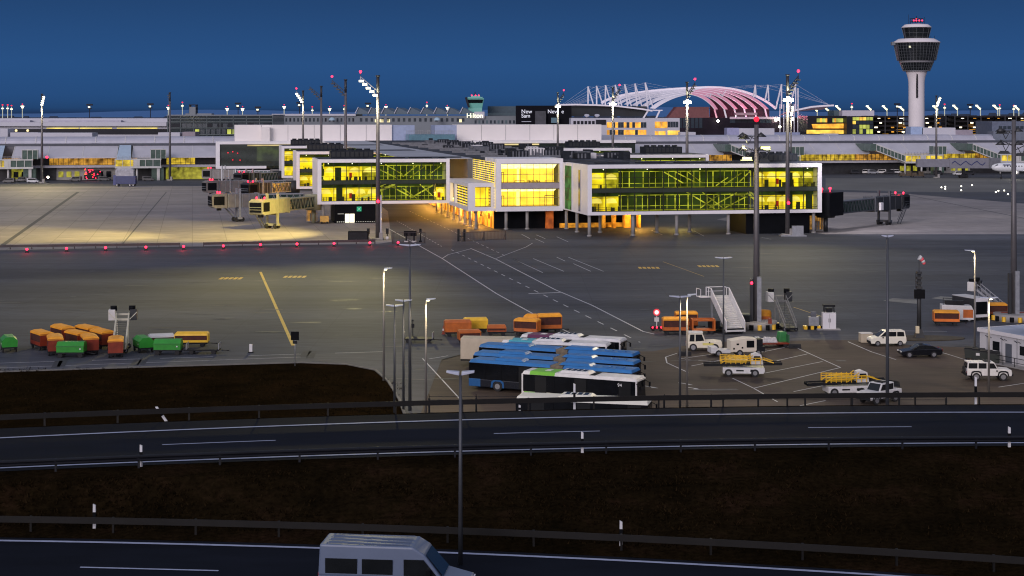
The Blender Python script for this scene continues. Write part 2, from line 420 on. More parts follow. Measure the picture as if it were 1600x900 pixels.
# kerb of the grass field
def curb(pts, w=.25, h=.12, m=concrete_col):
    b = MB(); b.path([(x, y, h/2) for x, y in pts], w, h); return b
struct(curb(gpts([(-200,589),(0,581.5),(180,575.5),(330,571),(470,567),(540,569.5),(587,579),(607,597),(624,625),(633,650)])).build('kerb', mat('kerb_stone', (.13,.125,.115), .8, var=.2)))

# rough dead grass on the verges
def tufts(n, fx, fy, fz, hh, mats, name, label, seed):
    q = random.Random(seed); b = MB()
    for k in range(n):
        cx, cy = fx(q), 0; cy = fy(q, cx); z = fz(cx, cy)
        if math.sin(cx*.9 + 1.3*math.sin(cy*1.1)) + math.sin(cy*1.7 + cx*.35) + math.sin(cx*.23) < q.uniform(-1.6, 1.2): continue
        for t in range(q.randint(3, 6)):
            x, y = cx + q.gauss(0, .12), cy + q.gauss(0, .12); h = hh * q.uniform(.4, 1.2); w_ = .018 + .02*q.random(); lx, ly = q.gauss(0, .10), q.gauss(0, .10)
            b.quad([(x - w_, y, z - .04), (x + w_, y, z - .04), (x + lx, y + ly, z + h)], q.choice((0, 0, 0, 1, 1)) if q.random() < .93 else 2)
    o = b.build(name, mats); tag(o, label, 'grass', kind='stuff'); return o
tm = [mat('blade_dark', (.0070,.0048,.0022), 1.0, var=.3, scale=2, spec=.0), mat('blade_brown', (.0140,.0090,.0040), 1.0, var=.3, scale=2, spec=.0), mat('blade_straw', (.0240,.0150,.0070), 1.0, var=.3, scale=2, spec=.0)]
def verge_z(x, y):
    f = (y - (y_ll(x) + 3.0)) / max(.1, (y_nl(x) - 3.2) - (y_ll(x) + 3.0)); return 8.13 + 1.72*min(1.0, max(0.0, f))
tufts(7000, lambda q: q.uniform(-30, 30), lambda q, x: (y_ll(x) + 2.2) + (y_nl(x) - 1.6 - y_ll(x) - 2.2) * q.random(), verge_z, .11, tm, 'verge_grass', 'dark dry grass tufts on the strip between the two roads', 5)
tufts(2500, lambda q: q.uniform(-64, -11), lambda q, x: q.uniform(150, 176) - max(0, (x + 22)*.9), lambda x, y: .02, .2, tm, 'field_grass', 'dark dry grass tufts on the field left of the lamp posts', 6)
# --- painted markings
line_white = mat('line_white', (.46,.46,.47), .6, var=.25, scale=1.5)
line_road = mat('line_road', (.32,.35,.47), .55, var=.15, scale=2)
line_yellow = mat('line_yellow', (.55,.34,.03), .6, var=.25, scale=1.5)
struct(strip('edge_line', lambda x: y_fl(x) - .13, lambda x: y_fl(x) + .13, 10.02, line_road))
struct(strip('edge_line', lambda x: y_nl(x) - .12, lambda x: y_nl(x) + .12, 10.02, line_road))
struct(strip('edge_line', lambda x: y_ll(x) - .13, lambda x: y_ll(x) + .13, 8.02, line_road))
b = MB()
y_mid = lambda x: .5 * (y_fl(x) + y_nl(x)) + .1
X0 = X_at(252, F*18/(696.5-HZ))
for k in range(-8, 9):
    x0 = X0 + 18.0 * k / 1.0; n = 4
    for t in range(n):
        a, c = x0 + 6*t/n, x0 + 6*(t+1)/n
        b.quad([(a, y_mid(a)-.075, 10.02), (c, y_mid(c)-.075, 10.02), (c, y_mid(c)+.075, 10.02), (a, y_mid(a)+.075, 10.02)])
struct(b.build('dashed_line', line_road))
b = MB(); y_md = lambda x: y_ll(x) - 4.1
X1 = X_at(126, F*20/(886-HZ))
for k in range(-6, 7):
    a = X1 + 18.0*k; c = a + 6.2
    b.quad([(a, y_md(a)-.08, 8.02), (c, y_md(c)-.08, 8.02), (c, y_md(c)+.08, 8.02), (a, y_md(a)+.08, 8.02)])
struct(b.build('dashed_line', line_road))

def gline(b, p, q, w=.18, dash=None, z=.012):
    a = Vector(G(*p)); c = Vector(G(*q)); d = c - a; L = d.length; d.normalize(); n = Vector((-d.y, d.x, 0)) * w / 2; up = Vector((0, 0, z))
    segs = [(0, L)] if not dash else [(s, min(L, s + dash[0])) for s in [i * (dash[0] + dash[1]) for i in range(int(L / (dash[0] + dash[1])) + 1)]]
    for s0, s1 in segs:
        u, v = a + d * s0, a + d * s1
        b.quad([u - n + up, v - n + up, v + n + up, u + n + up])
def gpoly(b, L, **k):
    for p, q in zip(L, L[1:]): gline(b, p, q, **k)
b = MB()
gpoly(b, [(605,356),(655,384),(691,404),(776,459),(845,497),(880,515),(960,556)], w=.22)
gpoly(b, [(735,388),(775,405),(868,453),(925,477),(1005,518),(1022,522)], w=.22)
gpoly(b, [(691,404),(700,398),(735,389)], w=.2)
gpoly(b, [(775,404),(785,400),(822,386),(832,380)], w=.16)
gline(b, (705,390), (1000,535), w=.2, dash=(3, 3.5))
gline(b, (826,459), (876,457), w=.5)
for p, q in (((803,405),(828,417)),((803,405),(848,426)),((833,404),(881,424)),((870,402),(883,408)),((888,402),(943,424)),((896,412),(923,424)),
             ((828,373),(815,366)),((852,373),(838,367)),((888,378),(870,370)),((850,379),(836,373)),((1100,369),(1085,361)),((1035,367),(1018,360)),((1190,371),(1205,374))):
    gline(b, p, q, w=.16)
gline(b, (0,567.5), (250,560), w=.15, dash=(6, 4)); gline(b, (250,560), (600,549.5), w=.15, dash=(6, 4))
gline(b, (-300,585), (0,572), w=.15, dash=(6, 4)); gline(b, (0,575), (470,558), w=.12)
gline(b, (620,345), (690,385), w=.2, dash=(2, 2.5)); gline(b, (640,330), (790,400), w=.15, dash=(3, 3))
# parking lot stalls
for L in ([(1246.7,544.4),(1313.3,574.4),(1177.8,606.7),(1144.4,591)], [(1247,544.4),(1236,541),(1080,572)], [(1285,565),(1195,583)], [(1262,553),(1190,569)], [(1110,554),(1060,561)],
          [(1058,552),(1040,558),(1042,567),(1075,582)], [(1115,565),(1070,562)], [(1178,607),(1215,628)], [(1300,600),(1240,612)], [(660,560),(720,625)], [(700,556),(670,561)], [(740,560),(760,576)],
          [(1325,534),(1362,550),(1400,562)], [(1476,552),(1530,569)], [(1400,517),(1480,518)], [(1620,596),(1560,605)], [(1290,626),(1250,634)], [(1440,540),(1478,553)]):
    gpoly(b, L, w=.14)
for (x, y) in ((1022,606),(1088,608),(1076,601)):    # lane arrows
    p = G(x, y); b.quad([(p[0]-1.0, p[1]+1.1, .012), (p[0]-.85, p[1]+1.25, .012), (p[0]+.2, p[1]+.25, .012), (p[0]+.1, p[1]+.1, .012)])
    b.quad([(p[0]-.1, p[1]+.45, .0125), (p[0]+.45, p[1]-.25, .0125), (p[0]-.35, p[1]-.05, .0125)])
struct(b.build('white_markings', line_white))
b = MB()
gline(b, (407,425), (458,540), w=.42); gline(b, (1036,409), (1100,432), w=.12); gline(b, (1240,480), (1300,500), w=.15)
for (x, y) in ((361,435),(461,432.5),(1014,418.5),(1107,416)):
    p = G(x, y)
    for k in range(5): b.box(p[0]-1.9+.8*k, p[0]-1.35+.8*k, p[1]-1.6, p[1]+1.6, .006, .012)
struct(b.build('yellow_markings', line_yellow))
# tyre marks and concrete patches
b = MB()
for L in ([(95,573),(100,562),(107,560)],[(86,575),(92,564)],[(220,570),(227,559)],[(209,571),(216,562)],[(473,558),(482,548)],[(484,560),(489,549)]):
    gpoly(b, L, w=.9, z=.014)
for (x, y, w_) in ((265,512,60),(288,470,14),(880,412,10),(800,535,10)):
    p = G(x, y); b.quad([(p[0]-w_*.06, p[1]-.8, .009), (p[0]+w_*.06, p[1]-.2, .009), (p[0]+w_*.05, p[1]+.9, .009), (p[0]-w_*.04, p[1]+.5, .009)])
struct(b.build('tyre_marks', mat('tyre_marks', (.03,.03,.034), .8, var=.3, scale=.8)))
b = MB()
for L in ([(1380,470),(1435,475),(1432,468),(1395,466)], [(1455,466),(1515,473),(1512,466),(1470,463)]):
    b.quad([G(*p)[:2] + (.008,) for p in L])
struct(b.build('concrete_patch', mat('concrete_patch', (.19,.185,.165), .8, var=.2)))
# a dark sealed seam across the left stand
b = MB(); gline(b, (0,386), (122,300), w=1.1, z=.010); gline(b, (1410,303), (1620,345), w=.6, z=.010)
gline(b,(190,383),(260,300), w=.35, z=.010)
struct(b.build('sealed_seam', mat('sealed_seam', (.05,.05,.055), .8)))
# oil stains, patches and scuffs on the apron
rs = random.Random(77); b = MB(); b2 = MB()
for k in range(150):
    px, py = rs.uniform(-40, 1640), 385 + 240 * rs.random()**1.1
    if py > 560 and px < 640: continue
    p = G(px, py); L, W = rs.uniform(.5, 3.4), rs.uniform(.12, .6); a = rs.uniform(-.25, .25); z = .0085 + .0001*k*.1
    d = Vector((math.cos(a), math.sin(a), 0)); n = Vector((-d.y, d.x, 0)); c = Vector((p[0], p[1], z + .012))
    pts = [c + d*L*math.cos(t)*rs.uniform(.7, 1.1) + n*W*math.sin(t)*rs.uniform(.7, 1.1) for t in [2*PI*i/9 for i in range(9)]]
    (b if rs.random() < .75 else b2).quad(pts)
struct(b.build('oil_stains', mat('oil_stain', (.028,.029,.033), .6, var=.4, scale=.9))); struct(b2.build('worn_patches', mat('worn_patch', (.10,.098,.092), .8, var=.3, scale=.9)))
# far woods on the horizon
b = MB(); rr = random.Random(5)
for Y, zb, zs in ((5200, 14, 16), (4200, 6, 10)):
    x = -4200.0
    while x < 4200:
        wd = rr.uniform(14, 40); h = zb + zs * abs(math.sin(x * .0021 + Y) * .5 + math.sin(x * .0007) * .5) + rr.uniform(-3, 5)
        b.frust((x - wd, x + wd, Y - 12, Y + 12), 0, (x - wd * .35, x + wd * .4, Y - 4, Y + 4), h); x += wd * .9
tag(b.build('far_woods', mat('far_woods', (.018,.030,.055), .95, var=.3, scale=.02)), 'dark band of distant woods along the horizon', 'woods', kind='stuff')
b = MB()
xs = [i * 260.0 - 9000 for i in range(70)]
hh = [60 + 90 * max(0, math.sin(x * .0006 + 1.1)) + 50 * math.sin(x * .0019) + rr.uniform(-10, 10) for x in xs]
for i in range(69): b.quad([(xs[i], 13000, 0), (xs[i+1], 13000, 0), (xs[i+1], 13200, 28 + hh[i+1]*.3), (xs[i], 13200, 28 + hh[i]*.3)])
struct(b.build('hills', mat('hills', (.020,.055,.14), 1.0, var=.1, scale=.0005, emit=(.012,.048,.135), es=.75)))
# ================================================================== the glazed pier in the middle
PO = Vector((17.2, 364.0, 0)); PANG = R(11.2)
UU = Vector((math.cos(PANG), math.sin(PANG), 0)); VV = Vector((-math.sin(PANG), math.cos(PANG), 0))
def PW(a, b_, z=0): p = PO + UU * a + VV * b_; return (p.x, p.y, z)
pier = thing('terminal_pier', 'long white framed airport pier with yellow lit glass fronts raised on columns', 'terminal', PO, PANG)
pane_green = glass('pane_green', (.80,.86,.58), .05)
pane_clear = glass('pane_clear', (.93,.94,.80), .05)
mullion = mat('mullion_dark', (.015,.017,.012), .5, .3, var=0)
red_cab = mat('red_cabinet', (.5,.02,.02), .5, emit=(.6,.02,.0), es=.25)
frame_white = mat('frame_white', (.72,.70,.72), .42, .05, var=.05, scale=.3)
louver = mat('louver_slat', (.05,.055,.05), .5, .4, var=.1)

def curtain(a0, a1, bb, rows, n, parent, pane, mull=mullion, w=.16, hbars=()):
    """bays of glazing in the plane b = bb; each bay and storey is a window with its pane"""
    st = (a1 - a0) / n
    for (z0, z1) in rows:
        for i in range(n):
            x0, x1 = a0 + i*st, a0 + (i+1)*st
            f = MB(); f.box(x0 - w/2, x0 + w/2, bb - .12, bb + .12, z0, z1)
            if i == n-1: f.box(x1 - w/2, x1 + w/2, bb - .12, bb + .12, z0, z1)
            f.box(x0 + w/2, x1 - w/2, bb - .08, bb + .08, z0, z0 + .14); f.box(x0 + w/2, x1 - w/2, bb - .08, bb + .08, z1 - .14, z1)
            for h in hbars:
                if z0 + .3 < h < z1 - .3: f.box(x0 + w/2, x1 - w/2, bb - .07, bb + .07, h - .06, h + .06)
            fo = f.build('window', mull, parent)
            MB().quad([(x0, bb, z0), (x1, bb, z0), (x1, bb, z1), (x0, bb, z1)]).build('pane', pane, fo)

def wing(a0, a1, b0, depth, zb, zt, segs, bars, nbay, full=True, doors=()):
    ft = .85
    MB().box(a0, a1, b0, b0 + depth, zt - ft, zt).box(a0, a1, b0, b0 + depth, zb, zb + .75) \
        .box(a0, a0 + 1.0, b0, b0 + depth, zb + .75, zt - ft).box(a1 - .9, a1, b0, b0 + depth, zb + .75, zt - ft).build('portal_frame', frame_white, pier)
    # roof covering with a light rim
    MB().box(a0 + .6, a1 - .6, b0 + 1.6, b0 + depth - .6, zt + .002, zt + .14).build('roof', dark_roof, pier)
    g0, g1, gz0, gz1 = a0 + 1.0, a1 - .9, zb + .75, zt - ft
    mid = zb + 5.55
    bb = b0 + .55
    curtain(g0, g1, bb, ((gz0, mid - .4), (mid + .45, gz1)), nbay, pier, pane_green, hbars=(zb + 3.9, zb + 8.5, zb + 1.35))
    MB().box(g0, g1, bb - .1, bb + 8.8, mid - .39, mid + .44).build('floor_slab', ceil_dark, pier)
    back = b0 + 6.5
    furn = MB(); wr = random.Random(int(a0*7 + b0)); wl = MB(); lit = MB(); hot = MB(); cb = MB(); fl = MB()
    for s0, s1, lv, kind in segs:        # fractions along the front, storey (0, 1), kind
        x0, x1 = g0 + (g1 - g0) * s0, g0 + (g1 - g0) * s1
        z0, z1 = (gz0 + .02, mid - .41) if lv == 0 else (mid + .46, gz1 - .02)
        if kind == 'y':
            d = 3.2; nb = max(1, round((x1 - x0) / 3.4))
            for k in range(nb):
                u0, u1 = x0 + (x1 - x0)*k/nb, x0 + (x1 - x0)*(k + 1)/nb
                lit.quad([(u0, b0 + d, z0), (u1, b0 + d, z0), (u1, b0 + d, z1 - 1.1), (u0, b0 + d, z1 - 1.1)], wr.choice((0, 0, 1, 2) if lv else (0, 0, 0, 1)))
                for q in range(wr.randint(2, 5)):
                    uu = wr.uniform(u0 + .1, u1 - .3); furn.box(uu, uu + wr.choice((.06, .06, .10, .5, .9)), b0 + d - 1.2, b0 + d - .9, z0 + .02, z0 + wr.choice((.5, .8, 1.0, 1.1, 1.7)))
            furn.box(x0, x1, b0 + 1.15, b0 + 1.22, z0 + .95, z0 + 1.02)
            wl.quad([(x0, b0 + d + .02, z1 - 1.1), (x1, b0 + d + .02, z1 - 1.1), (x1, b0 + d + .02, z1), (x0, b0 + d + .02, z1)])
            n = max(1, int((x1 - x0) / 2.6))
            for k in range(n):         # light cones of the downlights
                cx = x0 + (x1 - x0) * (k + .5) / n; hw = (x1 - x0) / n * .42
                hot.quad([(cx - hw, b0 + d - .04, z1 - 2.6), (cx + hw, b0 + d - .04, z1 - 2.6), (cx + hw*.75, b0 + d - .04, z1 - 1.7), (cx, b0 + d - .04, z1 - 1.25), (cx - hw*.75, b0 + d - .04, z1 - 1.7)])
        else:
            wl.quad([(x0, back, z0), (x1, back, z0), (x1, back, z1), (x0, back, z1)])
            n = int((x1 - x0) / 1.5)
            for k in range(n + 1):
                xx = x0 + (x1 - x0) * k / max(1, n) + wr.uniform(-.35, .35)*(0 < k < n); tw = wr.choice((.03, .04, .05, .11)); cb.box(xx - tw, xx + tw, back - 1.2, back - 1.05, z0, z1 - .9)
            cb.box(x0, x1, back - 1.25, back - 1.0, z1 - 1.0, z1 - .85); cb.box(x0, x1, back - 1.25, back - 1.0, z0 + .9, z0 + 1.0)
            fl.quad([(x0, b0 + 1.0, z0 + .03), (x1, b0 + 1.0, z0 + .03), (x1, back, z0 + .03), (x0, back, z0 + .03)])
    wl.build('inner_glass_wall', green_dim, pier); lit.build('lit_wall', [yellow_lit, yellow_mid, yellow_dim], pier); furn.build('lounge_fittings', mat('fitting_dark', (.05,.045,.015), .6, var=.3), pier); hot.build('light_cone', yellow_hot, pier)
    cb.build('inner_mullion', green_bar, pier); fl.build('lit_floor', glow('lit_floor', (.42,.40,.02), .45, var=.6, scale=.3), pier)
    for s0, z0, s1, z1, w_ in bars:
        p = (g0 + (g1 - g0) * s0, b0 + 3.0, zb + z0); q = (g0 + (g1 - g0) * s1, b0 + 4.2, zb + z1)
        t = MB(); t.bar(p, q, w_)
        if w_ > .3: t.bar((p[0], p[1], p[2] + 1.0), (q[0], q[1], q[2] + 1.0), .09); t.bar((p[0], p[1] + 1.2, p[2] + 1.0), (q[0], q[1] + 1.2, q[2] + 1.0), .09)
        t.build('stair' if w_ > .3 else 'brace', glow('stair_lit', (.62,.60,.10), .75, var=.3, scale=.4) if w_ > .3 else green_bar, pier)
    for s, lv, kind in doors:
        x = g0 + (g1 - g0) * s; z0 = (gz0 if lv == 0 else mid + .45) + .03
        if kind == 'red': MB().box(x - .35, x + .35, b0 + 2.9, b0 + 3.1, z0 + .6, z0 + 1.9).build('hose_cabinet', red_cab, pier)
        else: MB().box(x - .8, x + .8, b0 + 2.95, b0 + 3.1, z0, z0 + 3.3).build('door', mat('door_dark', (.02,.04,.02), .5), pier)
    # small glints of ceiling lamps
    c = MB()
    for k in range(5): c.ball((g0 + (g1 - g0) * (.06 + .22 * k + .03 * math.sin(k * 5)), b0 + 2.2, gz1 - .35), .11)
    c.build('ceiling_lamp', glow('ceiling_glint', (1, .97, .75), 5), pier)

ZB, ZT = 4.9, 16.4
# nearest right wing and nearest left wing, built in full
segR = [(0,.13,0,'y'),(.13,.73,0,'g'),(.73,1,0,'y'),(0,.13,1,'y'),(.13,.73,1,'g'),(.73,1,1,'y')]
barR = [(.33,9.6,.42,7.0,.22),(.38,9.6,.48,7.0,.22),(.43,9.8,.50,7.2,.16),(.60,6.6,.68,9.2,.22),(.56,6.4,.62,8.2,.18),(.66,7.0,.72,9.6,.2),
        (.43,4.9,.56,1.0,.24),(.50,4.8,.60,1.0,.2),(.53,1.2,.66,4.6,.22),(.49,1.2,.58,4.2,.18),(.60,1.2,.70,3.6,.2),(.70,4.6,.77,1.6,.34),(.62,4.4,.71,3.6,.18)]
wing(0, 56.5, 0, 22, ZB, ZT, segR, barR, 16, doors=[(.835,0,'red'),(.835,1,'red'),(.89,1,'d'),(.89,0,'d'),(.98,0,'d')])
segL = [(0,.46,0,'y'),(.46,.93,0,'g'),(.93,1,0,'y'),(0.0,.03,1,'g'),(.03,.11,1,'y'),(.11,.33,1,'y'),(.33,.46,1,'y'),(.46,1,1,'g')]
barL = [(.30,1.0,.60,4.8,.5),(.48,8.6,.62,6.4,.22),(.52,10.0,.66,7.4,.2),(.66,6.8,.78,9.6,.24),(.72,6.6,.84,9.4,.2),(.55,4.6,.75,1.2,.3),(.72,1.2,.92,4.6,.3),(.66,3.8,.78,1.1,.2),(.80,4.8,.90,2.0,.2),(.86,7.0,.97,9.4,.2)]
wing(-57, -22.9, 56, 18, ZB, ZT, segL, barL, 10, doors=[(.14,1,'d'),(.24,0,'red'),(.24,1,'red'),(.955,0,'red'),(.15,0,'d')])
# wings further back, seen over the roofs
segB = [(0,.5,0,'y'),(.5,1,0,'g'),(0,.5,1,'y'),(.5,1,1,'g')]
for k in (1, 2): wing(-57, -19, 56 + 86.5*k, 18, ZB, ZT, segB, [(.3,1,.5,4.6,.4)], 8)
segC = [(0,1,0,'g'),(0,.3,1,'y'),(.3,1,1,'g')]
wing(19, 56.5, 84, 18, ZB, ZT, segC, [], 8); wing(19, 58, 172, 18, ZB, ZT, segC, [], 6)
# spine with its dark roof
MB().box(-18, 19, 57, 325, ZB, 16.2).build('spine_wall', mat('spine_wall', (.10,.10,.11), .6), pier)
MB().box(0.02, 19, 27, 56.9, ZB, 16.2).build('spine_wall', MATS['spine_wall'], pier)
MB().box(-16.4, 20, 26, 330, 16.45, 16.62).build('spine_roof', dark_roof, pier)
MB().box(-34, -16.6, 58, 330, 16.3, 16.5).build('spine_roof', mat('roof_light', (.34,.35,.38), .6, var=.15, scale=.1), pier)
rr = random.Random(11)
def roof_unit(a, b_, w_, d_, h_, m, z=16.62):
    t = MB(); t.box(a, a + w_, b_, b_ + d_, z, z + h_)
    if w_ > 2.5:
        n = int(w_ / .9)
        for k in range(n): t.box(a + .15 + k*.9, a + .55 + k*.9, b_ - .07, b_, z + .2, z + h_ - .2, 1)
    o = t.build('roof_unit', [m, unit_grey], pier)
    return o
for k in range(66):
    a = rr.uniform(-9, 17); b_ = 30 + rr.random()**1.3 * 230
    roof_unit(a, b_, rr.uniform(1.0, 5.0), rr.uniform(1, 5), rr.choice((.6,.9,1.2,1.6,2.0)), rr.choice((unit_dark, unit_dark, unit_dark, unit_grey)))
roof_unit(-1, 62, 4.6, 4, 2.3, white_panel); roof_unit(6, 95, 3, 3, 2.0, white_panel); roof_unit(11, 44, 2.2, 3, 1.4, white_panel); roof_unit(-4, 130, 3, 3, 1.8, white_panel)
t = MB()
for k in range(9): MB().bar((-14, 60 + 24*k, 16.9), (16, 50 + 24*k, 17.0), .5, .5).build('roof_duct', unit_grey, pier)
for k in range(26): MB().box(*(lambda a, b_: (a, a+.5, b_, b_+.5))(rr.uniform(-8,16), 36 + 8*k), 16.63, 18.2).build('roof_vent', unit_grey, pier)

# plant on the wing roofs
for a, b_ in ((-53, 62), (-53, 148), (-53, 236), (43, 9), (40, 92), (38, 180)):
    t = MB(); t.box(a, a + 11, b_, b_ + 6, 16.56, 18.5)
    for i in range(9): t.box(a + .2 + 1.2*i, a + 1.1 + 1.2*i, b_ - .08, b_, 16.9, 18.2, 1)
    for i in range(5): t.cyl((a + 1.2 + 2.1*i, b_ + 3, 18.5), (a + 1.2 + 2.1*i, b_ + 3, 18.95), .8, n=10, m=0)
    t.build('cooling_plant', [unit_dark, mat('unit_fin', (.012,.014,.016), .5)], pier)
for (a0, a1, b_) in ((3, 11, 4), (13, 20, 5), (22, 30, 4), (32, 40, 5), (-40, -34, 60), (-33, -27, 60), (-25, -19, 61)):
    MB().box(a0, a1, b_, b_ + 1.6, 16.56, 16.8).build('roof_hatch', unit_dark, pier)

# --- the middle block with its two bright windows
cf = MB()
cf.box(-16.5, 0, 24.7, 40, 16.0, 17.2).box(-16.5, -15.25, 24.7, 26, 4.5, 16.0).box(-.85, 0, 24.7, 26, 4.5, 16.0).box(-15.25, -.85, 24.7, 26, 4.5, 5.6)
cf.box(-16.5, 0, 26, 57, 4.5, 5.2)
cf.build('middle_frame', frame_white, pier)
MB().box(-15.25, -.85, 25.0, 26.3, 9.95, 11.3).build('floor_slab', mat('slab_mauve', (.30,.26,.29), .6), pier)
curtain(-15.25, -.85, 25.25, ((5.62, 9.93), (11.32, 15.98)), 9, pier, pane_clear, mat('mullion_light', (.16,.13,.06), .5, var=0), .07, hbars=(13.4, 7.7))
t = MB()
t.quad([(-15.2, 31, 11.35), (-.9, 31, 11.35), (-.9, 31, 14.6), (-15.2, 31, 14.6)]).quad([(-15.2, 31, 5.7), (-.9, 31, 5.7), (-.9, 31, 9.0), (-15.2, 31, 9.0)])
t.build('lit_wall', glow('lit_wall_warm', (1.0, .68, .06), 1.25, var=.25, scale=.35, lo=.72), pier)
t = MB()
t.quad([(-15.2, 31, 14.6), (-.9, 31, 14.6), (-.9, 27, 15.95), (-15.2, 27, 15.95)]).quad([(-15.2, 31, 9.0), (-.9, 31, 9.0), (-.9, 27.5, 9.9), (-15.2, 27.5, 9.9)])
t.build('lit_ceiling', glow('lit_ceiling', (1.0, .88, .45), 1.9, var=.3, scale=.8, lo=.7), pier)
MB().quad([(-15.2, 26.4, 5.65), (-.9, 26.4, 5.65), (-.9, 31, 5.65), (-15.2, 31, 5.65)]).quad([(-15.2, 26.4, 11.33), (-.9, 26.4, 11.33), (-.9, 31, 11.33), (-15.2, 31, 11.33)]).build('lit_floor', glow('floor_amber', (.7,.42,.03), .6), pier)
MB().box(-10.6, -9.9, 29, 29.6, 5.66, 9.5).box(-10.5, -10, 29, 29.5, 11.36, 14.9).build('inner_column', glow('column_hot', (1,.84,.32), 1.25), pier)
for x0, x1, z0 in ((-15.1,-14.4,5.65),(-4.4,-2.0,5.65),(-15.1,-14.5,11.35)):
    d = MB(); d.box(x0, x0+.12, 25.6, 25.75, z0, z0+2.6).box(x1-.12, x1, 25.6, 25.75, z0, z0+2.6).box(x0+.12, x1-.12, 25.6, 25.75, z0+2.45, z0+2.6); d.build('door_frame', mat('frame_brown', (.20,.09,.02), .5), pier)
for x0, x1 in ((-11.8,-9.4),(-4.3,-1.9)):
    d = MB(); d.box(x0, x1, 25.6, 25.72, 11.85, 11.95).box(x0, x0+.1, 25.6, 25.72, 11.33, 11.85).box(x1-.1, x1, 25.6, 25.72, 11.33, 11.85); d.build('railing', MATS['frame_brown'], pier)
d = MB()
for k in range(9): d.box(-8.6+.34*k, -8.38+.34*k, 25.62, 25.7, 11.5 - .05*(k % 2), 11.98 - .07*(k % 3))
d.build('lettering', mat('letter_dark', (.06,.045,.02), .6), pier)
# black ground floor under the block, orange lit service wall along the spine
MB().box(-15.9, 18, 30.5, 60, 0, 4.48).build('ground_floor', black, pier)
ow = MB(); ow.box(-16.05, -15.95, 31, 190, 0, 4.7)
ow.build('service_wall', glow('orange_wall', (.95, .36, .02), .62, var=.6, scale=.35, lo=.35), pier)
rr = random.Random(4)
for k in range(15):
    b0 = 33 + 5.2*k + rr.uniform(0, 1.5)
    MB().box(-16.14, -16.07, b0, b0 + rr.uniform(1.2, 2.4), .05, rr.choice((2.3, 2.8, 3.2))).build('door', rr.choice((mat('door_brown', (.05,.022,.008), .6), mat('door_orange', (.5,.16,.02), .6))), pier)
    if k % 2 == 0: MB().box(-16.14, -16.07, b0 + 2.6, b0 + 4.2, 2.0, 3.4).build('window', black_glass, pier)
for k in range(13):
    t = MB(); t.box(-16.5, -16.2, 36 + 9*k, 37.4 + 9*k, 4.15, 4.3); t.build('strip_lamp', glow('strip_lamp', (1,.62,.16), 9), pier)
for k in range(8):
    lamp('POINT', 'strip_light', (-18.5, 38 + 13.5*k, 3.9), 5200 if k else 3000, (1, .47, .07), .6, pier)
MB().box(-3.4, -1.6, 28.2, 29.5, 0, 4.4).build('service_wall', glow('orange_dim', (.55,.12,.015), .35, var=.8, scale=.6, lo=.2), pier)
for a, b_, w_ in ((10.5, 27, .7), (13.2, 27, .7), (16.2, 27.5, 1.5), (19.6, 27, .6)): MB().box(a, a + w_, b_, b_ + 2, 0, 4.6).build('service_wall', glow('orange_far', (.95,.40,.03), .30, var=1.2, scale=.7, lo=.15), pier)  # orange lit columns: lamplight painted on as a faint glow
lamp('POINT', 'strip_light', (19, 24, 3.9), 4200, (1, .50, .08), .6, pier); lamp('POINT', 'strip_light', (28, 20, 4.2), 1500, (1, .75, .20), .6, pier)
# columns
for a, b_ in ((-13.8, 26.2), (-8.6, 26.2), (1.0, 25.5), (.7, 1.2), (11.0, 1.2), (21.5, 1.4), (-20.5, 30), (-20.5, 38), (-20.5, 46), (-20.5, 54), (-20.5, 64), (-20.5, 74), (-20.5, 84), (-20.5, 94), (6, 12), (19, 9), (27, 9), (.9, 14), (34, 1.4), (55, 1.4), (55, 14), (-55.5, 57.5)):
    MB().cyl((a, b_, 0), (a, b_, 4.9 if b_ < 24 or b_ > 60 else 4.5), .38, n=12).cyl((a, b_, 0), (a, b_, .35), .55, n=12).build('column', concrete_col, pier)
# black plinth buildings under the wings, lit door and green sign
MB().box(38.5, 54.2, 2.0, 15, 0, 4.88).build('ground_floor', black, pier)
MB().box(-52.5, -41.3, 56.8, 70, 0, 4.88).build('ground_floor', black, pier)
MB().box(-49.9, -48.75, 56.68, 56.78, .15, 2.4).box(-48.65, -47.5, 56.68, 56.78, .15, 2.4).build('lit_door', glow('lit_door', (1,.93,.72), 1.3), pier)
s = MB().box(-46.9, -45.7, 56.68, 56.78, 3.0, 4.2).build('exit_sign', mat('sign_green', (.0,.22,.11), .5, emit=(0,.3,.15), es=.5), pier)
MB().bar((-46.7, 56.6, 3.2), (-45.9, 56.6, 4.0), .14, .04).bar((-45.9, 56.61, 3.2), (-46.7, 56.61, 4.0), .14, .04).build('cross_mark', glow('sign_pale', (.7,.9,.75), .6), s)
t = MB()
for k in range(6): t.box(-52+.5*k, -51.75+.5*k, 56.7, 56.78, .25, .45)
for k in range(12): t.box(-47+.45*k, -46.85+.45*k, 56.7, 56.78, .28, .42)
t.box(-51.8, -50.2, 56.7, 56.78, 2.35, 2.45); t.build('marker_lamp', glow('marker_dim', (.9,.9,.8), .35), pier)

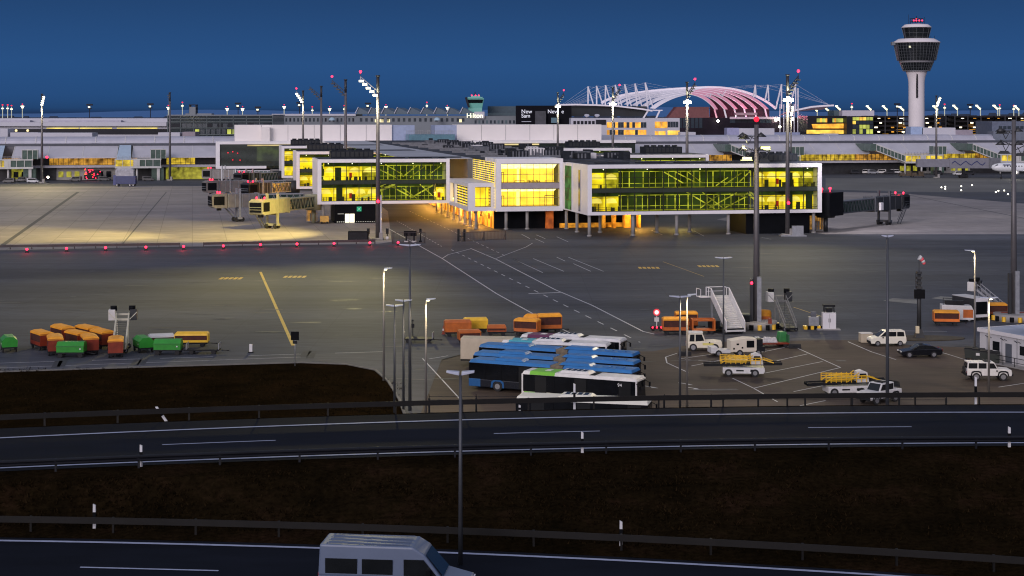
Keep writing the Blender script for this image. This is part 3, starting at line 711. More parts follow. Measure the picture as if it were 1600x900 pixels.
# --- small box in front with louvred side
f = MB()
f.box(-23, -16.52, 26.8, 57, 10.35, 11.3).box(-23, -16.52, 26.8, 57, 4.5, 5.5)
f.box(-23, -21.3, 26.8, 28, 5.5, 10.35).box(-17.4, -16.52, 26.8, 28, 5.5, 10.35).box(-23, -22.2, 55, 57, 5.5, 10.35).box(-23, -22.2, 47, 49, 5.5, 10.35)
f.build('box_frame', frame_white, pier)
MB().box(0.4, 18, 29.9, 30.45, 0, 1.1).build('service_wall', MATS['orange_far'], pier)
curtain(-21.3, -17.4, 27.2, ((5.5, 10.35),), 3, pier, pane_clear, MATS['mullion_light'], .08, hbars=(7.6,))
MB().quad([(-21.2, 32, 5.5), (-17.4, 32, 5.5), (-17.4, 32, 10.3), (-21.2, 32, 10.3)]).quad([(-22.0, 28, 5.5), (-22.0, 55, 5.5), (-22.0, 55, 10.3), (-22.0, 28, 10.3)]).build('lit_wall', glow('box_lit', (1.0,.70,.03), 1.25, var=.35, scale=.4, lo=.6), pier)
def louvres(a, b0, b1, z0, z1, n, fins, name='louvre'):
    t = MB()
    for k in range(n):
        zz = z0 + (z1 - z0) * (k + .5) / n; h = (z1 - z0) / n
        t.box(a - .14, a, b0, b1, zz - h*.22, zz + h*.22)
    for k in range(fins + 1):
        bb = b0 + (b1 - b0) * k / fins; t.box(a - .17, a - .02, bb - .06, bb + .06, z0, z1, 1)
    t.build(name, [louver, frame_white], pier)
louvres(-22.4, 29.2, 46.5, 5.6, 10.3, 7, 4)
# louvred wall of the middle block, lit from behind
MB().quad([(-16.5, 26.02, 5.2), (-16.5, 57, 5.2), (-16.5, 57, 16.3), (-16.5, 26.02, 16.3)]).build('lit_wall', glow('louvre_glow', (.95,.66,.03), 1.5, var=.4, scale=.3, lo=.5), pier)
louvres(-16.6, 26.1, 56.5, 11.4, 16.3, 9, 12); louvres(-16.55, 26.2, 34, 5.4, 10.4, 7, 6)
for k in (1, 2):                     # the same yellow louvres at the back wings
    bq = 38 + 86.5*k
    MB().quad([(-18.6, bq, ZB), (-18.6, bq+20, ZB), (-18.6, bq+20, 16.2), (-18.6, bq, 16.2)]).build('lit_wall', MATS['louvre_glow'], pier)
    louvres(-18.7, bq, bq+20, 9, 16.2, 12, 8)
# --- link wall between middle block and right wing
t = MB(); t.box(-.12, -.02, 15.0, 15.5, 4.9, 16.3); t.box(-.12,-.02, 22, 24.6, 4.9, 16.3); t.build('link_frame', frame_white, pier)
MB().box(-.1, -.02, 7.0, 8.6, 5.4, 15.0).build('slit_window', mat('slit_blue', (.015,.025,.06), .2), pier)
MB().quad([(-.05, 15.5, 5.2), (-.05, 22, 5.2), (-.05, 22, 15.6), (-.05, 15.5, 15.6)]).build('lit_wall', glow('link_green', (.05,.16,.035), .9, var=.9, scale=.4, lo=.2), pier)
t = MB()
for k in range(6): t.box(-.18, -.08, 15.5 + 1.3*k - .06, 15.5 + 1.3*k + .06, 5.2, 15.6)
for z in (7.5, 10.2, 13): t.box(-.17, -.09, 15.5, 22, z - .06, z + .06)
t.build('link_mullion', mullion, pier)
# --- block at the far end: dark louvres on the left, white upper volumes
MB().box(-79, -58, 331, 345, 4.9, 6.0).box(-79, 104, 331, 346, 15.2, 16.4).box(-79, -77.4, 331, 345, 6.0, 15.2).build('end_frame', frame_white, pier)
MB().box(-77.4, 104, 332.2, 345, 5.0, 15.2).build('end_wall', mat('end_wall_dark', (.012,.02,.015), .25, var=.4, scale=.2), pier)
t = MB()
for k in range(20): t.box(-77.4, -40, 331.6, 332.15, 6.2 + .46*k, 6.36 + .46*k)
t.build('louvre', mat('louvre_grey', (.10,.12,.11), .5, .3), pier)
MB().quad([(-62, 332.0, 8), (-50, 332.0, 8), (-50, 332.0, 14), (-62, 332.0, 14)]).build('lit_wall', glow('dim_lit_green', (.05,.07,.015), .5, var=1.2, scale=.3, lo=.1), pier)
t = MB()
for a, z in ((-74,11.6),(-72,12),(-70,11.4),(-72,8.6),(-69,8.5)): t.ball((a, 331.2, z), .22)
t.build('red_reflection_lamp', red_deep, pier)
MB().box(-66, 60, 330.5, 330.9, 14.4, 15.0).build('lit_eave', glow('lit_eave', (.85,.70,.30), .6, var=.5, scale=.05, lo=.2), pier)
for a0, a1 in ((-71, -4), (24.5, 89.5)):
    MB().box(a0, a1, 336, 350, 16.42, 23.3).build('upper_volume', mat('upper_white', (.70,.66,.64), .55, var=.05, scale=.08), pier)
    t = MB()
    for k in range(1, 6): x = a0 + (a1 - a0) * k / 6; t.box(x - .06, x + .06, 335.93, 335.99, 16.5, 23.2)
    t.build('panel_joint', unit_grey, pier)
MB().box(-4, 6, 337, 350, 16.42, 23.1).box(15, 24.5, 337, 350, 16.42, 23.1).build('upper_volume', mat('upper_blue', (.28,.33,.46), .5, var=.1), pier)
MB().box(2, 22, 326, 336.5, 16.7, 19.2).build('glass_upstand', mat('upstand_teal', (.10,.20,.25), .3, var=.2), pier)
t = MB()
for k in range(22): t.box(1 + k, 1.08 + k, 325.6, 325.7, 19.2, 21)
for z in (19.8, 20.4, 21): t.box(1, 22.1, 325.6, 325.7, z - .05, z + .05)
t.build('railing', galv, pier)
MB().box(-60, -56.5, 333, 336, 16.42, 22.4).build('stair_head', MATS['upper_white'], pier)

# ================================================================== boarding bridges of the pier
bridge_panel = mat('bridge_panel', (.15,.135,.125), .5, var=.18, scale=.7)
bridge_pale = mat('bridge_pale', (.25,.24,.15), .5, var=.12, scale=.7)
bridge_dark = mat('bridge_dark', (.012,.014,.016), .5, var=.3, scale=.7)
bridge_glass = mat('bridge_glass', (.015,.04,.035), .2, var=.2)
amber_box = mat('amber_box', (.62,.36,.08), .5, var=.2)
def bridge(rot, cab, label, pal, trim, group=None, floor=4.0, stair=True):
    rx, ry = rot; cx, cy = cab
    L = math.hypot(cx - rx, cy - ry); ang = math.atan2(cy - ry, cx - rx)
    t = thing('boarding_bridge', label, 'boarding bridge', (rx, ry, 0), ang, group)
    MB().cyl((0, 0, 3.4), (0, 0, 7.4), 2.2, n=14).build('rotunda', pal, t)
    MB().cyl((0, 0, 0), (0, 0, 3.4), .5, n=10).build('rotunda_column', pal, t)
    e0 = L * .58
    b1 = MB(); b1.box(1.9, e0, -1.35, 1.35, floor, floor + .3).box(1.9, e0, -1.35, 1.35, floor + 2.75, floor + 3.0)
    b1.build('tunnel_frame', trim, t)
    MB().box(2.0, e0, -1.2, 1.2, floor + .3, floor + 2.75).build('tunnel', bridge_glass, t)
    n = max(4, int((e0 - 2) / 1.6))
    for s in (-1.32, 1.32):
        tr = MB()
        for k in range(n):
            x0 = 2 + (e0 - 2) * k / n; x1 = 2 + (e0 - 2) * (k + 1) / n; xm = (x0 + x1) / 2
            tr.bar((x0, s, floor + .3), (xm, s, floor + 2.75), .12); tr.bar((xm, s, floor + 2.75), (x1, s, floor + .3), .12)
        tr.build('tunnel_truss', trim, t)
    MB().box(e0 - .3, L - 2.4, -1.6, 1.6, floor - .25, floor + 3.2).build('outer_tunnel', pal, t, bevel=.06)
    rb = MB()
    for k in range(5): x = e0 + .4 + (L - 3.2 - e0) * k / 4; rb.box(x, x + .12, -1.68, 1.68, floor - .3, floor + 3.26)
    rb.box(e0 - .5, e0 - .1, -1.75, 1.75, floor - .4, floor + 3.4); rb.build('tunnel_rib', trim, t)
    # cab: dark mouth with canopy
    MB().prism([(L - 2.3, floor - .3), (L + .9, floor - .3), (L + 1.6, floor + .1), (L + 1.7, floor + 2.9), (L + .6, floor + 3.4), (L - 2.3, floor + 3.4)], -1.9, 1.9).build('cab', pal, t)
    MB().box(L - 1.6, L + 1.2, -1.98, -1.9, floor + .5, floor + 2.7).box(L - 1.6, L + 1.2, 1.9, 1.98, floor + .5, floor + 2.7).box(L + 1.62, L + 1.78, -1.6, 1.6, floor + .3, floor + 2.7).build('cab_opening', black, t)
    rl = MB()
    for z in (.9, 1.5): rl.box(L - 1.6, L + 1.3, -2.04, -1.99, floor + z, floor + z + .1).box(L + 1.79, L + 1.84, -1.6, 1.6, floor + z, floor + z + .1)
    rl.build('cab_rail', trim, t)
    xd = e0 + (L - e0) * .45
    dc = MB()
    for s in (-1.5, 1.5): dc.box(xd - .25, xd + .25, s - .25, s + .25, .9, floor + 4.6)
    dc.box(xd - .6, xd + .6, -1.9, 1.9, .7, 1.2).box(xd - .3, xd + .3, -1.5, 1.5, floor - .7, floor - .3); dc.build('drive_column', trim, t)
    for s in (-1.2, 1.2):
        for dx in (-.75, .75): MB().cyl((xd + dx, s - .25, .6), (xd + dx, s + .25, .6), .6, n=12).build('wheel', tyre, t)
    if stair:
        st = MB(); x0, x1 = L - 2.6, L - 6.2 if L > 12 else L - 5.4
        for s in (-2.9, -2.1): st.bar((x0, s, floor), (x1, s, .2), .12, .25); st.bar((x0, s, floor + 1), (x1, s, 1.2), .07)
        for k in range(12): f = k / 11; st.box(x0 + (x1 - x0)*f - .15, x0 + (x1 - x0)*f + .15, -2.9, -2.1, floor + (.2 - floor)*f - .03, floor + (.2 - floor)*f + .03)
        st.build('service_stair', trim, t)
    MB().box(e0 + 1.2, e0 + 2.6, -2.3, -1.66, floor + .0, floor + 1.9).build('control_cabinet', white_panel if trim is not bridge_dark else pal, t, bevel=.05)
    MB().box(L - 1.2, L - .2, -.5, .5, floor - 1.0, floor - .3).build('cable_box', dark_metal, t)
    for s in (-1.1, 1.1): MB().ball((L - .6, s, floor + 3.75), .24).cyl((L - .6, s, floor + 3.4), (L - .6, s, floor + 3.6), .12, n=6).build('warning_lamp', red_glow, t)
    lamp('POINT', 'warning_light', (L - .6, 0, floor + 4.1), 130, (1, .03, .06), .3, t)
    return t
def pw2(a, b_): return PW(a, b_)[:2]
# two at each left wing
cabs = [((405,309),(-57.8,58.5)), ((338,300),(-58,74)), ((389,283),(-58,145)), ((327,280),(-58,160)), ((376,268),(-58,231)), ((325,262),(-58,247))]
names = ['nearest boarding bridge on the left, pale and lit yellow, with its cab facing left', 'boarding bridge with beige tunnel just behind the lit pale one', 'dark boarding bridge at the second wing, the nearer of its pair',
         'boarding bridge at the second wing with its dark cab furthest left', 'dark boarding bridge at the third wing, the right hand one of its pair', 'furthest boarding bridge on the left with two red lamps on its cab']
for i, (((px, py), r), nm) in enumerate(zip(cabs, names)):
    Y = 20.2 * F / (py - HZ)
    bridge(pw2(*r), (X_at(px, Y), Y), nm, (bridge_pale, bridge_panel, bridge_dark, bridge_panel, bridge_dark, bridge_panel)[i], (bridge_pale, galv, galv, galv, galv, galv)[i], 'boarding bridges left of the pier')
# the dark one at the right end
brR = bridge(pw2(59.5, 5), (100.0, 412.0), 'dark boarding bridge reaching out from the right end of the glazed wing', bridge_dark, mat('bridge_trim', (.06,.065,.075), .5, .3))
MB().box(-3.6, 3.4, -2.9, 2.9, 3.9, 9.4).build('junction_box', black, brR)
MB().ball((-2, 0, 10.2), .32).cyl((-2, 0, 9.4), (-2, 0, 9.9), .1, n=6).build('warning_lamp', red_glow, brR); MB().ball((2.2, 0, 10.2), .32).cyl((2.2, 0, 9.4), (2.2, 0, 9.9), .1, n=6).build('warning_lamp', red_glow, brR)
# amber lit plant beside the right plinth and below the left bridge
def plant_cage(p, w_, label, rz):
    t = thing('service_cage', label, 'service cage', p, rz)
    MB().box(-w_/2, w_/2, -1, 1, .1, .35).build('base', concrete_col, t)
    MB().box(-w_/2 + .3, w_/2 - .3, .7, .8, .3, 3.9).build('back_panel', glow('cage_amber', (.9,.45,.10), .38, var=.7, scale=.8, lo=.3), t)
    f = MB()
    for k in range(8): x = -w_/2 + w_*k/7; f.box(x - .06, x + .06, -1, -.9, .35, 4.2)
    for z in (1.2, 2.4, 4.1): f.box(-w_/2, w_/2, -1.0, -.9, z - .05, z + .05)
    f.build('cage_bars', amber_box, t)
    MB().box(-w_*.2, w_*.1, -.4, .4, .35, 2.4).cyl((w_*.3, 0, .35), (w_*.3, 0, 3.2), .3, n=8).build('pump', galv, t)
plant_cage(PW(58.5, 8), 4.5, 'amber lit cage of pipes beside the black plinth at the right wing end', PANG)
plant_cage(G(487, 347.5), 2.6, 'amber lit cage of equipment under the boarding bridges', PANG)
t = thing('ground_power_unit', 'small amber box on wheels under the lit boarding bridge', 'power unit', G(507, 349.5), .1)
MB().box(-1.1, 1.1, -.7, .7, .4, 2.0).build('housing', amber_box, t, bevel=.08)
for s in (-.7, .7): MB().cyl((s, -.75, .3), (s, -.6, .3), .3).cyl((s, .6, .3), (s, .75, .3), .3).build('wheel', tyre, t)
# ================================================================== long barrel roofed hall behind the pier
hall = thing('terminal_hall', 'very long low terminal hall with barrel roof and amber window band behind the pier', 'terminal', PO, PANG)
HB = 345.0
A0, A1 = -330, 470
t = MB()
pr = [(HB + 16, 15.3), (HB + 16.3, 16.4), (HB + 17.2, 17.3), (HB + 18.8, 17.9), (HB + 21, 18.15), (HB + 24, 18.0), (HB + 27, 17), (HB + 28, 15.3)]
for (b0, z0), (b1, z1) in zip(pr, pr[1:]): t.quad([(A0, b0, z0), (A1, b0, z0), (A1, b1, z1), (A0, b1, z1)]); t.sm[-1] = True
for k in range(int((A1 - A0) / 12.5)):
    a = A0 + 12.5 * k
    for (b0, z0), (b1, z1) in zip(pr[:4], pr[1:5]): t.bar((a, b0 - .05, z0 + .05), (a + .3, b1 - .05, z1 + .06), .28, .1, 1)
t.build('barrel_roof', [roof_grey, off_white], hall)
MB().box(A0, A1, HB + 9, HB + 16.2, 14.0, 15.25).build('clerestory', mat('clerestory', (.06,.065,.08), .4), hall)
t = MB(); cut = 24.0
k = 0; a = A0
gaps = [-166, -117, 152, 223, 271]          # roof gaps where the gate corridors leave
xs = [A0] + sorted(g for g in gaps if A0 < g < A1) + [A1]
for x0, x1 in zip(xs, xs[1:]):
    x0 += 3.2 if x0 != A0 else 0; x1 -= 3.2 if x1 != A1 else 0
    t.quad([(x0, HB - 1.6, 9.7), (x1, HB - 1.6, 9.7), (x1, HB + 9, 14.25), (x0, HB + 9, 14.25)]); t.quad([(x0, HB - 1.6, 9.3), (x1, HB - 1.6, 9.3), (x1, HB - 1.6, 9.7), (x0, HB - 1.6, 9.7)])
    n = max(1, int((x1 - x0) / 12.5))
    for k in range(n + 1):
        a = x0 + (x1 - x0) * k / n; t.bar((a, HB - 1.55, 9.78), (a + .2, HB + 8.8, 14.26), .24, .08, 1)
t.build('sloped_roof', [roof_pale, off_white], hall)
MB().box(A0, A1, HB + 8.5, HB + 40, 0, 14.0).build('hall_body', mat('hall_body', (.10,.10,.115), .6), hall)
MB().box(A0, A1, HB - 1.0, HB + .8, 5.3, 6.3).build('floor_edge', mat('floor_edge', (.34,.33,.36), .6, var=.1), hall)
MB().box(A0, A1, HB + .8, HB + 8.5, 5.4, 6.2).build('floor_slab', concrete_col, hall)
rr = random.Random(21)
warm = [glow('hall_amber', (.85,.42,.05), .26, var=1.6, scale=.5, lo=.08), glow('hall_gold', (.9,.62,.05), .30, var=1.5, scale=.5, lo=.10), mat('hall_unlit', (.012,.012,.012), .3)]
n = 66; st = (A1 - A0) / n
for k in range(n):
    a = A0 + st*k
    if -72 < a < 45: continue
    right = a > 60
    MB_ = MB().quad([(a, HB + 4.5, 6.35), (a + st, HB + 4.5, 6.35), (a + st, HB + 4.5, 9.2), (a, HB + 4.5, 9.2)])
    wi = rr.choices((0, 1, 2), (5, 2, 2) if not right else (2, 6, 1))[0]
    f = MB(); 
    for i in range(7): x = a + st*i/6; f.box(x - .08, x + .08, HB + .0, HB + .15, 6.31, 9.3)
    f.box(a, a + st, HB + .02, HB + .13, 7.2, 7.3)
    fo = f.build('window', mullion, hall); MB_.build('pane', warm[wi], fo)
# ground floor
segs = []
a = A0
rr = random.Random(8)
gy = glow('ground_yellow', (.66,.62,.06), .20, var=1.2, scale=.5, lo=.15); gw = mat('ground_pale', (.30,.29,.27), .6, var=.15); gk = mat('ground_dark', (.018,.018,.02), .5, var=.4)
while a < A1:
    L = rr.uniform(6, 20); m = rr.choices((gk, gy, gw), (6, 2 if a < 100 else .5, 2))[0]
    if -160 < a < -125: m = rr.choice((gw, gy, gk))
    if -100 < a < -85: m = gy if rr.random() < .7 else gk
    o = MB().box(a, min(A1, a + L - .05), HB + 3.0, HB + 3.4, 0, 5.35).build('ground_wall', m, hall)
    if m is gw or rr.random() < .25:
        t = MB()
        for i in range(int(L / 3.4)): t.box(a + .8 + 3.3*i, a + 2.8 + 3.3*i, HB + 2.85, HB + 2.98, 1.2, 3.6)
        if t.v: t.build('window', rr.choice((black_glass, gy, black_glass)), o)
    a += L
# gate corridors and glass stair towers
gate_glass = mat('gate_glass', (.06,.085,.078), .15, var=.3, scale=.5, emit=(.12,.20,.12), es=.07)
gate_white = mat('gate_white', (.46,.46,.45), .5, var=.1)
gate_pale = mat('gate_roof_pale', (.36,.46,.56), .35, var=.08)
gate_lit = glow('gate_lit', (.75,.55,.05), .55, var=.9, scale=.4, lo=.2)
def gate(a, d, slope):
    """glass corridor sliding out of the roof, box above the apron and a stair tower; d = +1 to the right"""
    x = lambda q: a + d*q
    def bx(b, q0, q1, b0, b1, z0, z1, m=0): b.box(min(x(q0), x(q1)), max(x(q0), x(q1)), b0, b1, z0, z1, m); return b
    c = MB(); q1 = 10 if slope else -3.6
    if slope:
        c.prism([(x(-4), 11.0), (x(q1), 5.9), (x(q1), 8.9), (x(-4), 14.0)], HB - 9, HB - 6, 0)
        for k in range(9):
            f = k/8; xx = x(-4) + (x(q1) - x(-4))*f; c.bar((xx, HB - 9.1, 11 - 5.1*f), (xx, HB - 9.1, 14 - 5.1*f), .22, .2, 1)
        c.bar((x(-4), HB - 9.1, 14), (x(q1), HB - 9.1, 8.9), .3, .6, 1); c.bar((x(-4), HB - 9.1, 11), (x(q1), HB - 9.1, 5.9), .3, .4, 1)
        c.box(min(x(-4), x(-7)), max(x(-4), x(-7)), HB - 9, HB + 8, 11, 14.2)
    else:
        c.frust((a - 3, a + 3, HB - 10, HB - 9.6), 8.8, (a - 2.4, a + 2.4, HB + 8, HB + 8.4), 14.6)
    c.build('gate_corridor', [gate_glass if slope else gate_pale, gate_white], hall)
    g = MB(); bx(g, q1, q1 + 19, HB - 9.5, HB - 5, 5.2, 6.0); bx(g, q1, q1 + 19, HB - 9.5, HB - 5, 8.7, 9.2); bx(g, q1 + 7.6, q1 + 10.2, HB - 9.5, HB - 9.2, 6.0, 8.7)
    for k in range(7): bx(g, q1 + 3.1*k, q1 + 3.1*k + .25, HB - 9.5, HB - 9.3, 6, 8.7)
    g.build('gate_frame', gate_white, hall)
    w1 = MB(); bx(w1, q1 + .3, q1 + 7.5, HB - 9.2, HB - 9.1, 6.05, 8.65); w1.build('window', gate_lit, hall)
    w2 = MB(); bx(w2, q1 + 10.2, q1 + 18.5, HB - 9.2, HB - 9.1, 6.05, 8.65); w2.build('window', rr.choice((gate_lit, gate_glass)), hall)
    s = MB(); bx(s, q1 + 14.5, q1 + 21, HB - 8.6, HB - 4, 9.25, 13.0); s.build('stair_tower', gate_glass, hall)
    s = MB(); 
    for k in range(4): bx(s, q1 + 14.5 + 2.1*k, q1 + 14.7 + 2.1*k, HB - 8.75, HB - 8.6, 9.2, 13.1)
    bx(s, q1 + 14.4, q1 + 21.1, HB - 8.75, HB - 8.6, 12.9, 13.2); bx(s, q1 + 17.2, q1 + 18.4, HB - 8.75, HB - 8.6, 0, 9.2)
    s.build('stair_frame', gate_white, hall)
    r = MB()
    for z in (9.8, 10.3): bx(r, q1, q1 + 14, HB - 9.4, HB - 9.3, z, z + .08)
    for k in range(10): bx(r, q1 + 1.5*k, q1 + 1.5*k + .1, HB - 9.4, HB - 9.3, 9.2, 10.35)
    r.build('railing', galv, hall)
    t2 = MB(); bx(t2, q1 + 15, q1 + 20, HB - 8, HB - 4.4, 0, 5.2)
    t2.build('stair_tower', gate_glass, hall)
    for q in (q1 + .8, q1 + 9): MB().cyl((x(q), HB - 7.4, 0), (x(q), HB - 7.4, 5.2), .45, n=8).build('column', gate_white, hall)
gate(-169, 1, False); gate(-117, 1, False); gate(154, 1, True); gate(224, 1, True); gate(272, 1, True)
MB().ball((-262.5, HB - 4, 3.0), .0) if False else None

# ------------------------------------------------------------------ low white hall on the left horizon and dark glass block
def bld(name, label, cat, px0, px1, py, Y, depth, wall, base=0.0, rows=(), roof=None, group=None, rz=0.0):
    """building whose front spans px0..px1 with its top at py when seen from the hill, standing Y metres away"""
    x0, x1 = X_at(px0, Y), X_at(px1, Y); z = Z_at(py, Y); cx = (x0 + x1) / 2; hw = (x1 - x0) / 2
    o = thing(name, label, cat, (cx, Y, 0), rz, group)
    MB().box(-hw, hw, 0, depth, 0, z).build('wall', wall, o)
    if roof: MB().box(-hw - .4, hw + .4, -.4, depth + .4, z + .01, z + .6).build('roof', roof, o)
    for (p0, p1, zp0, zp1, n, fill, mats, seed) in rows:
        q = random.Random(seed)
        a0, a1 = X_at(p0, Y) - cx, X_at(p1, Y) - cx; z0, z1 = Z_at(zp1, Y), Z_at(zp0, Y); st = (a1 - a0) / n
        for k in range(n):
            m = q.choices(mats, [1.0 / (1 + i * .0) for i in range(len(mats))])[0]
            MB().box(a0 + st*(k + .5 - fill/2), a0 + st*(k + .5 + fill/2), -.12, -.02, z0, z1).build('window', m, o)
    return o, hw, z, cx
far_white = mat('far_white', (.42,.42,.47), .6, var=.08, scale=.04)
far_grey = mat('far_grey', (.14,.16,.18), .6, var=.12, scale=.06)
far_teal = mat('far_teal', (.045,.085,.10), .5, var=.2, scale=.06)
far_dark = mat('far_dark', (.012,.013,.019), .5, var=.3, scale=.06, spec=.15)
strip_y = glow('strip_yellow', (.9,.72,.14), .8, var=.5, scale=.1, lo=.4)
win_dark = mat('win_dark', (.02,.03,.04), .2)
win_gold = glow('win_gold', (1.0,.62,.08), .85, var=.5, scale=.25, lo=.5)
win_amber = glow('win_amber', (1.0,.45,.04), .75, var=.7, scale=.3, lo=.3)
win_cream = glow('win_cream', (1.0,.85,.45), .95)
win_green = glow('win_green', (.55,.62,.10), .45, var=1.0, scale=.15, lo=.1)
o, hw, z, cx = bld('long_hall', 'long low white hall with thin yellow light strips on the left horizon', 'hall', -40, 262, 197, 830, 60, far_white,
    rows=[(50, 250, 204.5, 209, 28, .98, [win_dark, win_green, win_dark], 2)], roof=None)
MB().box(X_at(-40,830)-cx, hw, -3, 0, z, z + 2.0).build('roof_edge', far_white, o)
MB().box(X_at(-40,830)-cx, hw, 8, 58, z + 2.0, Z_at(185, 838)).build('upper_roof', far_white, o)
MB().box(X_at(72,830)-cx, X_at(186,830)-cx, 4, 8, z + .1, Z_at(188, 835)).box(X_at(-10,830)-cx, X_at(43,830)-cx, 4, 8, z + .1, Z_at(188, 835)).build('roof_box', mat('far_lilac', (.36,.35,.42), .6), o)
for a, c in ((73,123),(125,175),(183,246)): MB().box(X_at(a,830)-cx, X_at(c,830)-cx, -.4, -.05, Z_at(201,830), Z_at(199.6,830)).build('light_strip', strip_y, o)
MB().box(X_at(0,830)-cx, hw, -.3, -.05, Z_at(210,830), Z_at(201.4,830)).build('dark_band', far_dark, o)
for a in (20, 38): MB().ball((X_at(a+6,830)-cx, -.8, Z_at(204,830)), .7).build('lamp', win_cream, o)
MB().box(X_at(60,760)-X_at(0,760)*0-cx*0, X_at(144,760), 0, 2, 0, 1).build('x', far_white) if False else None
for i, (a, c, y, m) in enumerate(((0,12,201,far_white),(16,60,207,far_white),(60,144,207.5,far_white),(247,281,207,far_white),(285,305,206,mat('far_mauve', (.22,.19,.22), .6)))):
    q, _, _, _ = bld('roof_plant_block', ('white plant block at the left edge above the barrel roof','white plant block with dark fittings above the barrel roof','long white plant block above the barrel roof left of the mast','white plant block in front of the dark glass building','small mauve plant block in front of the dark glass building')[i], 'plant block', a, c, y, 735, 10, m, group='plant blocks behind the barrel roof')
o, hw, z, cx = bld('glass_office', 'dark glass office block with dim greenish lit lobby left of centre', 'office building', 262, 426, 181, 800, 40, mat('office_glass', (.008,.016,.018), .12, var=.5, scale=.1),
    rows=[(304, 404, 202, 209.5, 12, .75, [win_green, win_green, win_dark], 5), (268, 420, 193, 199, 19, .9, [win_dark, win_dark, far_dark], 6)], roof=far_grey)
t = MB()
for y in (186, 191, 200.5, 211): t.box(-hw, hw, -.3, -.13, Z_at(y, 800), Z_at(y, 800) + .35)
for k in range(9): t.box(-hw + 2*hw*k/8 - .15, -hw + 2*hw*k/8 + .15, -.3, -.14, 0, z)
t.build('facade_grid', mat('grid_teal', (.06,.085,.09), .5), o)
MB().box(-hw*.62, -hw*.5, 4, 9, z, z + 4.5).box(-hw*.7, -hw*.2, 5, 12, z, z + 1.2).build('roof_plant', far_grey, o)
t = thing('far_roof_frame', 'small dark steel frame standing on the roof of the dark glass office', 'roof frame', (X_at(301, 805), 805, Z_at(180, 805)))
f = MB()
for x in (-1.6, 1.6):
    for y in (0, 3): f.box(x - .3, x + .3, y, y + .5, .6, 5)
f.box(-2, 2, 0, 3.5, 3.2, 3.7).box(-2, 2, 0, 3.5, 5, 5.4); f.build('frame', far_dark, t)
# grey hall with a scalloped roof in the middle distance
o, hw, z, cx = bld('scallop_hall', 'grey hall with a row of scalloped roof shells in the middle distance', 'hall', 425, 812, 181, 900, 60, far_grey,
    rows=[(432, 555, 184.5, 190, 20, .45, [win_dark, win_dark, far_dark], 9), (560, 728, 184.5, 190, 20, .45, [win_dark, win_dark, win_dark], 4), (585, 600, 186.5, 191, 2, .8, [win_cream], 1), (604, 610, 186.5, 191, 1, .8, [win_cream], 1), (717, 722, 186.5, 191, 1, .8, [win_cream], 1), (740, 812, 188, 193, 12, .5, [win_dark, far_teal], 8)], roof=None)
MB().box(X_at(425,900)-cx, X_at(556,900)-cx, -1, 40, z, z + 1.1).build('roof_edge', far_white, o)
MB().box(X_at(556,900)-cx, X_at(812,900)-cx, -1.2, -.1, Z_at(178.7,900), Z_at(177.6,900)).build('roof_edge', far_teal, o)
for k in range(9):
    x0 = X_at(557 + 20.4*k, 900) - cx; wdt = 20.4 * 900 / F; zb = Z_at(178, 900); zt = Z_at(168, 900)
    t = MB(); pts = [(x0, zb), (x0, zb)]
    arc = [(x0 + wdt*.15 + wdt*.95*(1 - math.cos(f*PI/2)) , zb + (zt - zb)*math.cos(f*PI/2)**.8 if f < 1 else zb) for f in [i/6 for i in range(7)]]
    up = [(x0, zb), (x0 + wdt*.08, zb + (zt-zb)*.7), (x0 + wdt*.15, zt)]
    t.prism(up + arc[1:], 0.0, 55); t.build('roof_shell', mat('shell_teal', (.05,.085,.12), .4, var=.15, scale=.1), o)
    t = MB()
    e = [(x0 - wdt*.1, zb + .3)] + [(x0 + wdt*.15, zt + .05)]
    t.bar((e[0][0], -.6, e[0][1]), (e[1][0], -.6, e[1][1] + .2), .5, .4); 
    t.build('shell_rim', far_white, o)
txt = text_part('Hilton', 3.7, glow('sign_glow', (1, .95, .70), 1.5), o, (X_at(742, 900) - cx, -2.0, Z_at(184, 900)), (R(90), 0, 0), 'lettering', .15)
MB().box(X_at(741,900)-cx, X_at(757,900)-cx, -1.6, -.3, Z_at(185,900), Z_at(174.5,900)).build('sign_board', far_white, o)
for x in (519, 683, 430): MB().lathe([(1.9, 0), (1.6, .9), (.9, 1.5), (.05, 1.7)], 10, 0, (0,0)).build('dome_light', mat('dome_pale', (.30,.42,.50), .4), o).location = (X_at(x, 895) - cx, -6, Z_at(188, 894))
# teal low block right of the small tower
o, hw, z, cx = bld('teal_hall', 'dark teal flat roofed hall between the small tower and the billboard', 'hall', 762, 812, 166, 930, 40, mat('teal_wall', (.022,.05,.07), .5, var=.2),
    rows=[(765, 810, 182, 192, 9, .35, [win_dark, far_grey, far_white], 12)])
# small old tower with teal cab
tw = thing('small_tower', 'small old control tower with teal lit cab behind the scalloped roof', 'control tower', (X_at(742, 910), 910, 0))
k = 910/F; zt = lambda y: Z_at(y, 910)
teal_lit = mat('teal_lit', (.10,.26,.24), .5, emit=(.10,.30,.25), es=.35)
MB().box(-10*k, 11*k, 0, 9, 0, zt(169)).build('shaft', teal_lit, tw)
MB().frust((-10*k, 11*k, 0, 9), zt(169), (-13*k, 14*k, -1.5, 10), zt(153.5)).build('cab_body', teal_lit, tw)
MB().frust((-10.8*k, 11.8*k, -1.0, 9.2), zt(161), (-12.6*k, 13.0*k, -1.75, 9.8), zt(155.5)).build('cab_glass', black_glass, tw)
MB().box(-11*k, 12*k, -1.9, 9.5, zt(153.5), zt(151.5)).box(-6*k, 8*k, 1, 7, zt(151.5), zt(149.8)).build('roof', teal_lit, tw)
MB().bar((-14*k, -2, zt(152)), (-9*k, -2, zt(168)), 1.2).build('side_fin', far_dark, tw)
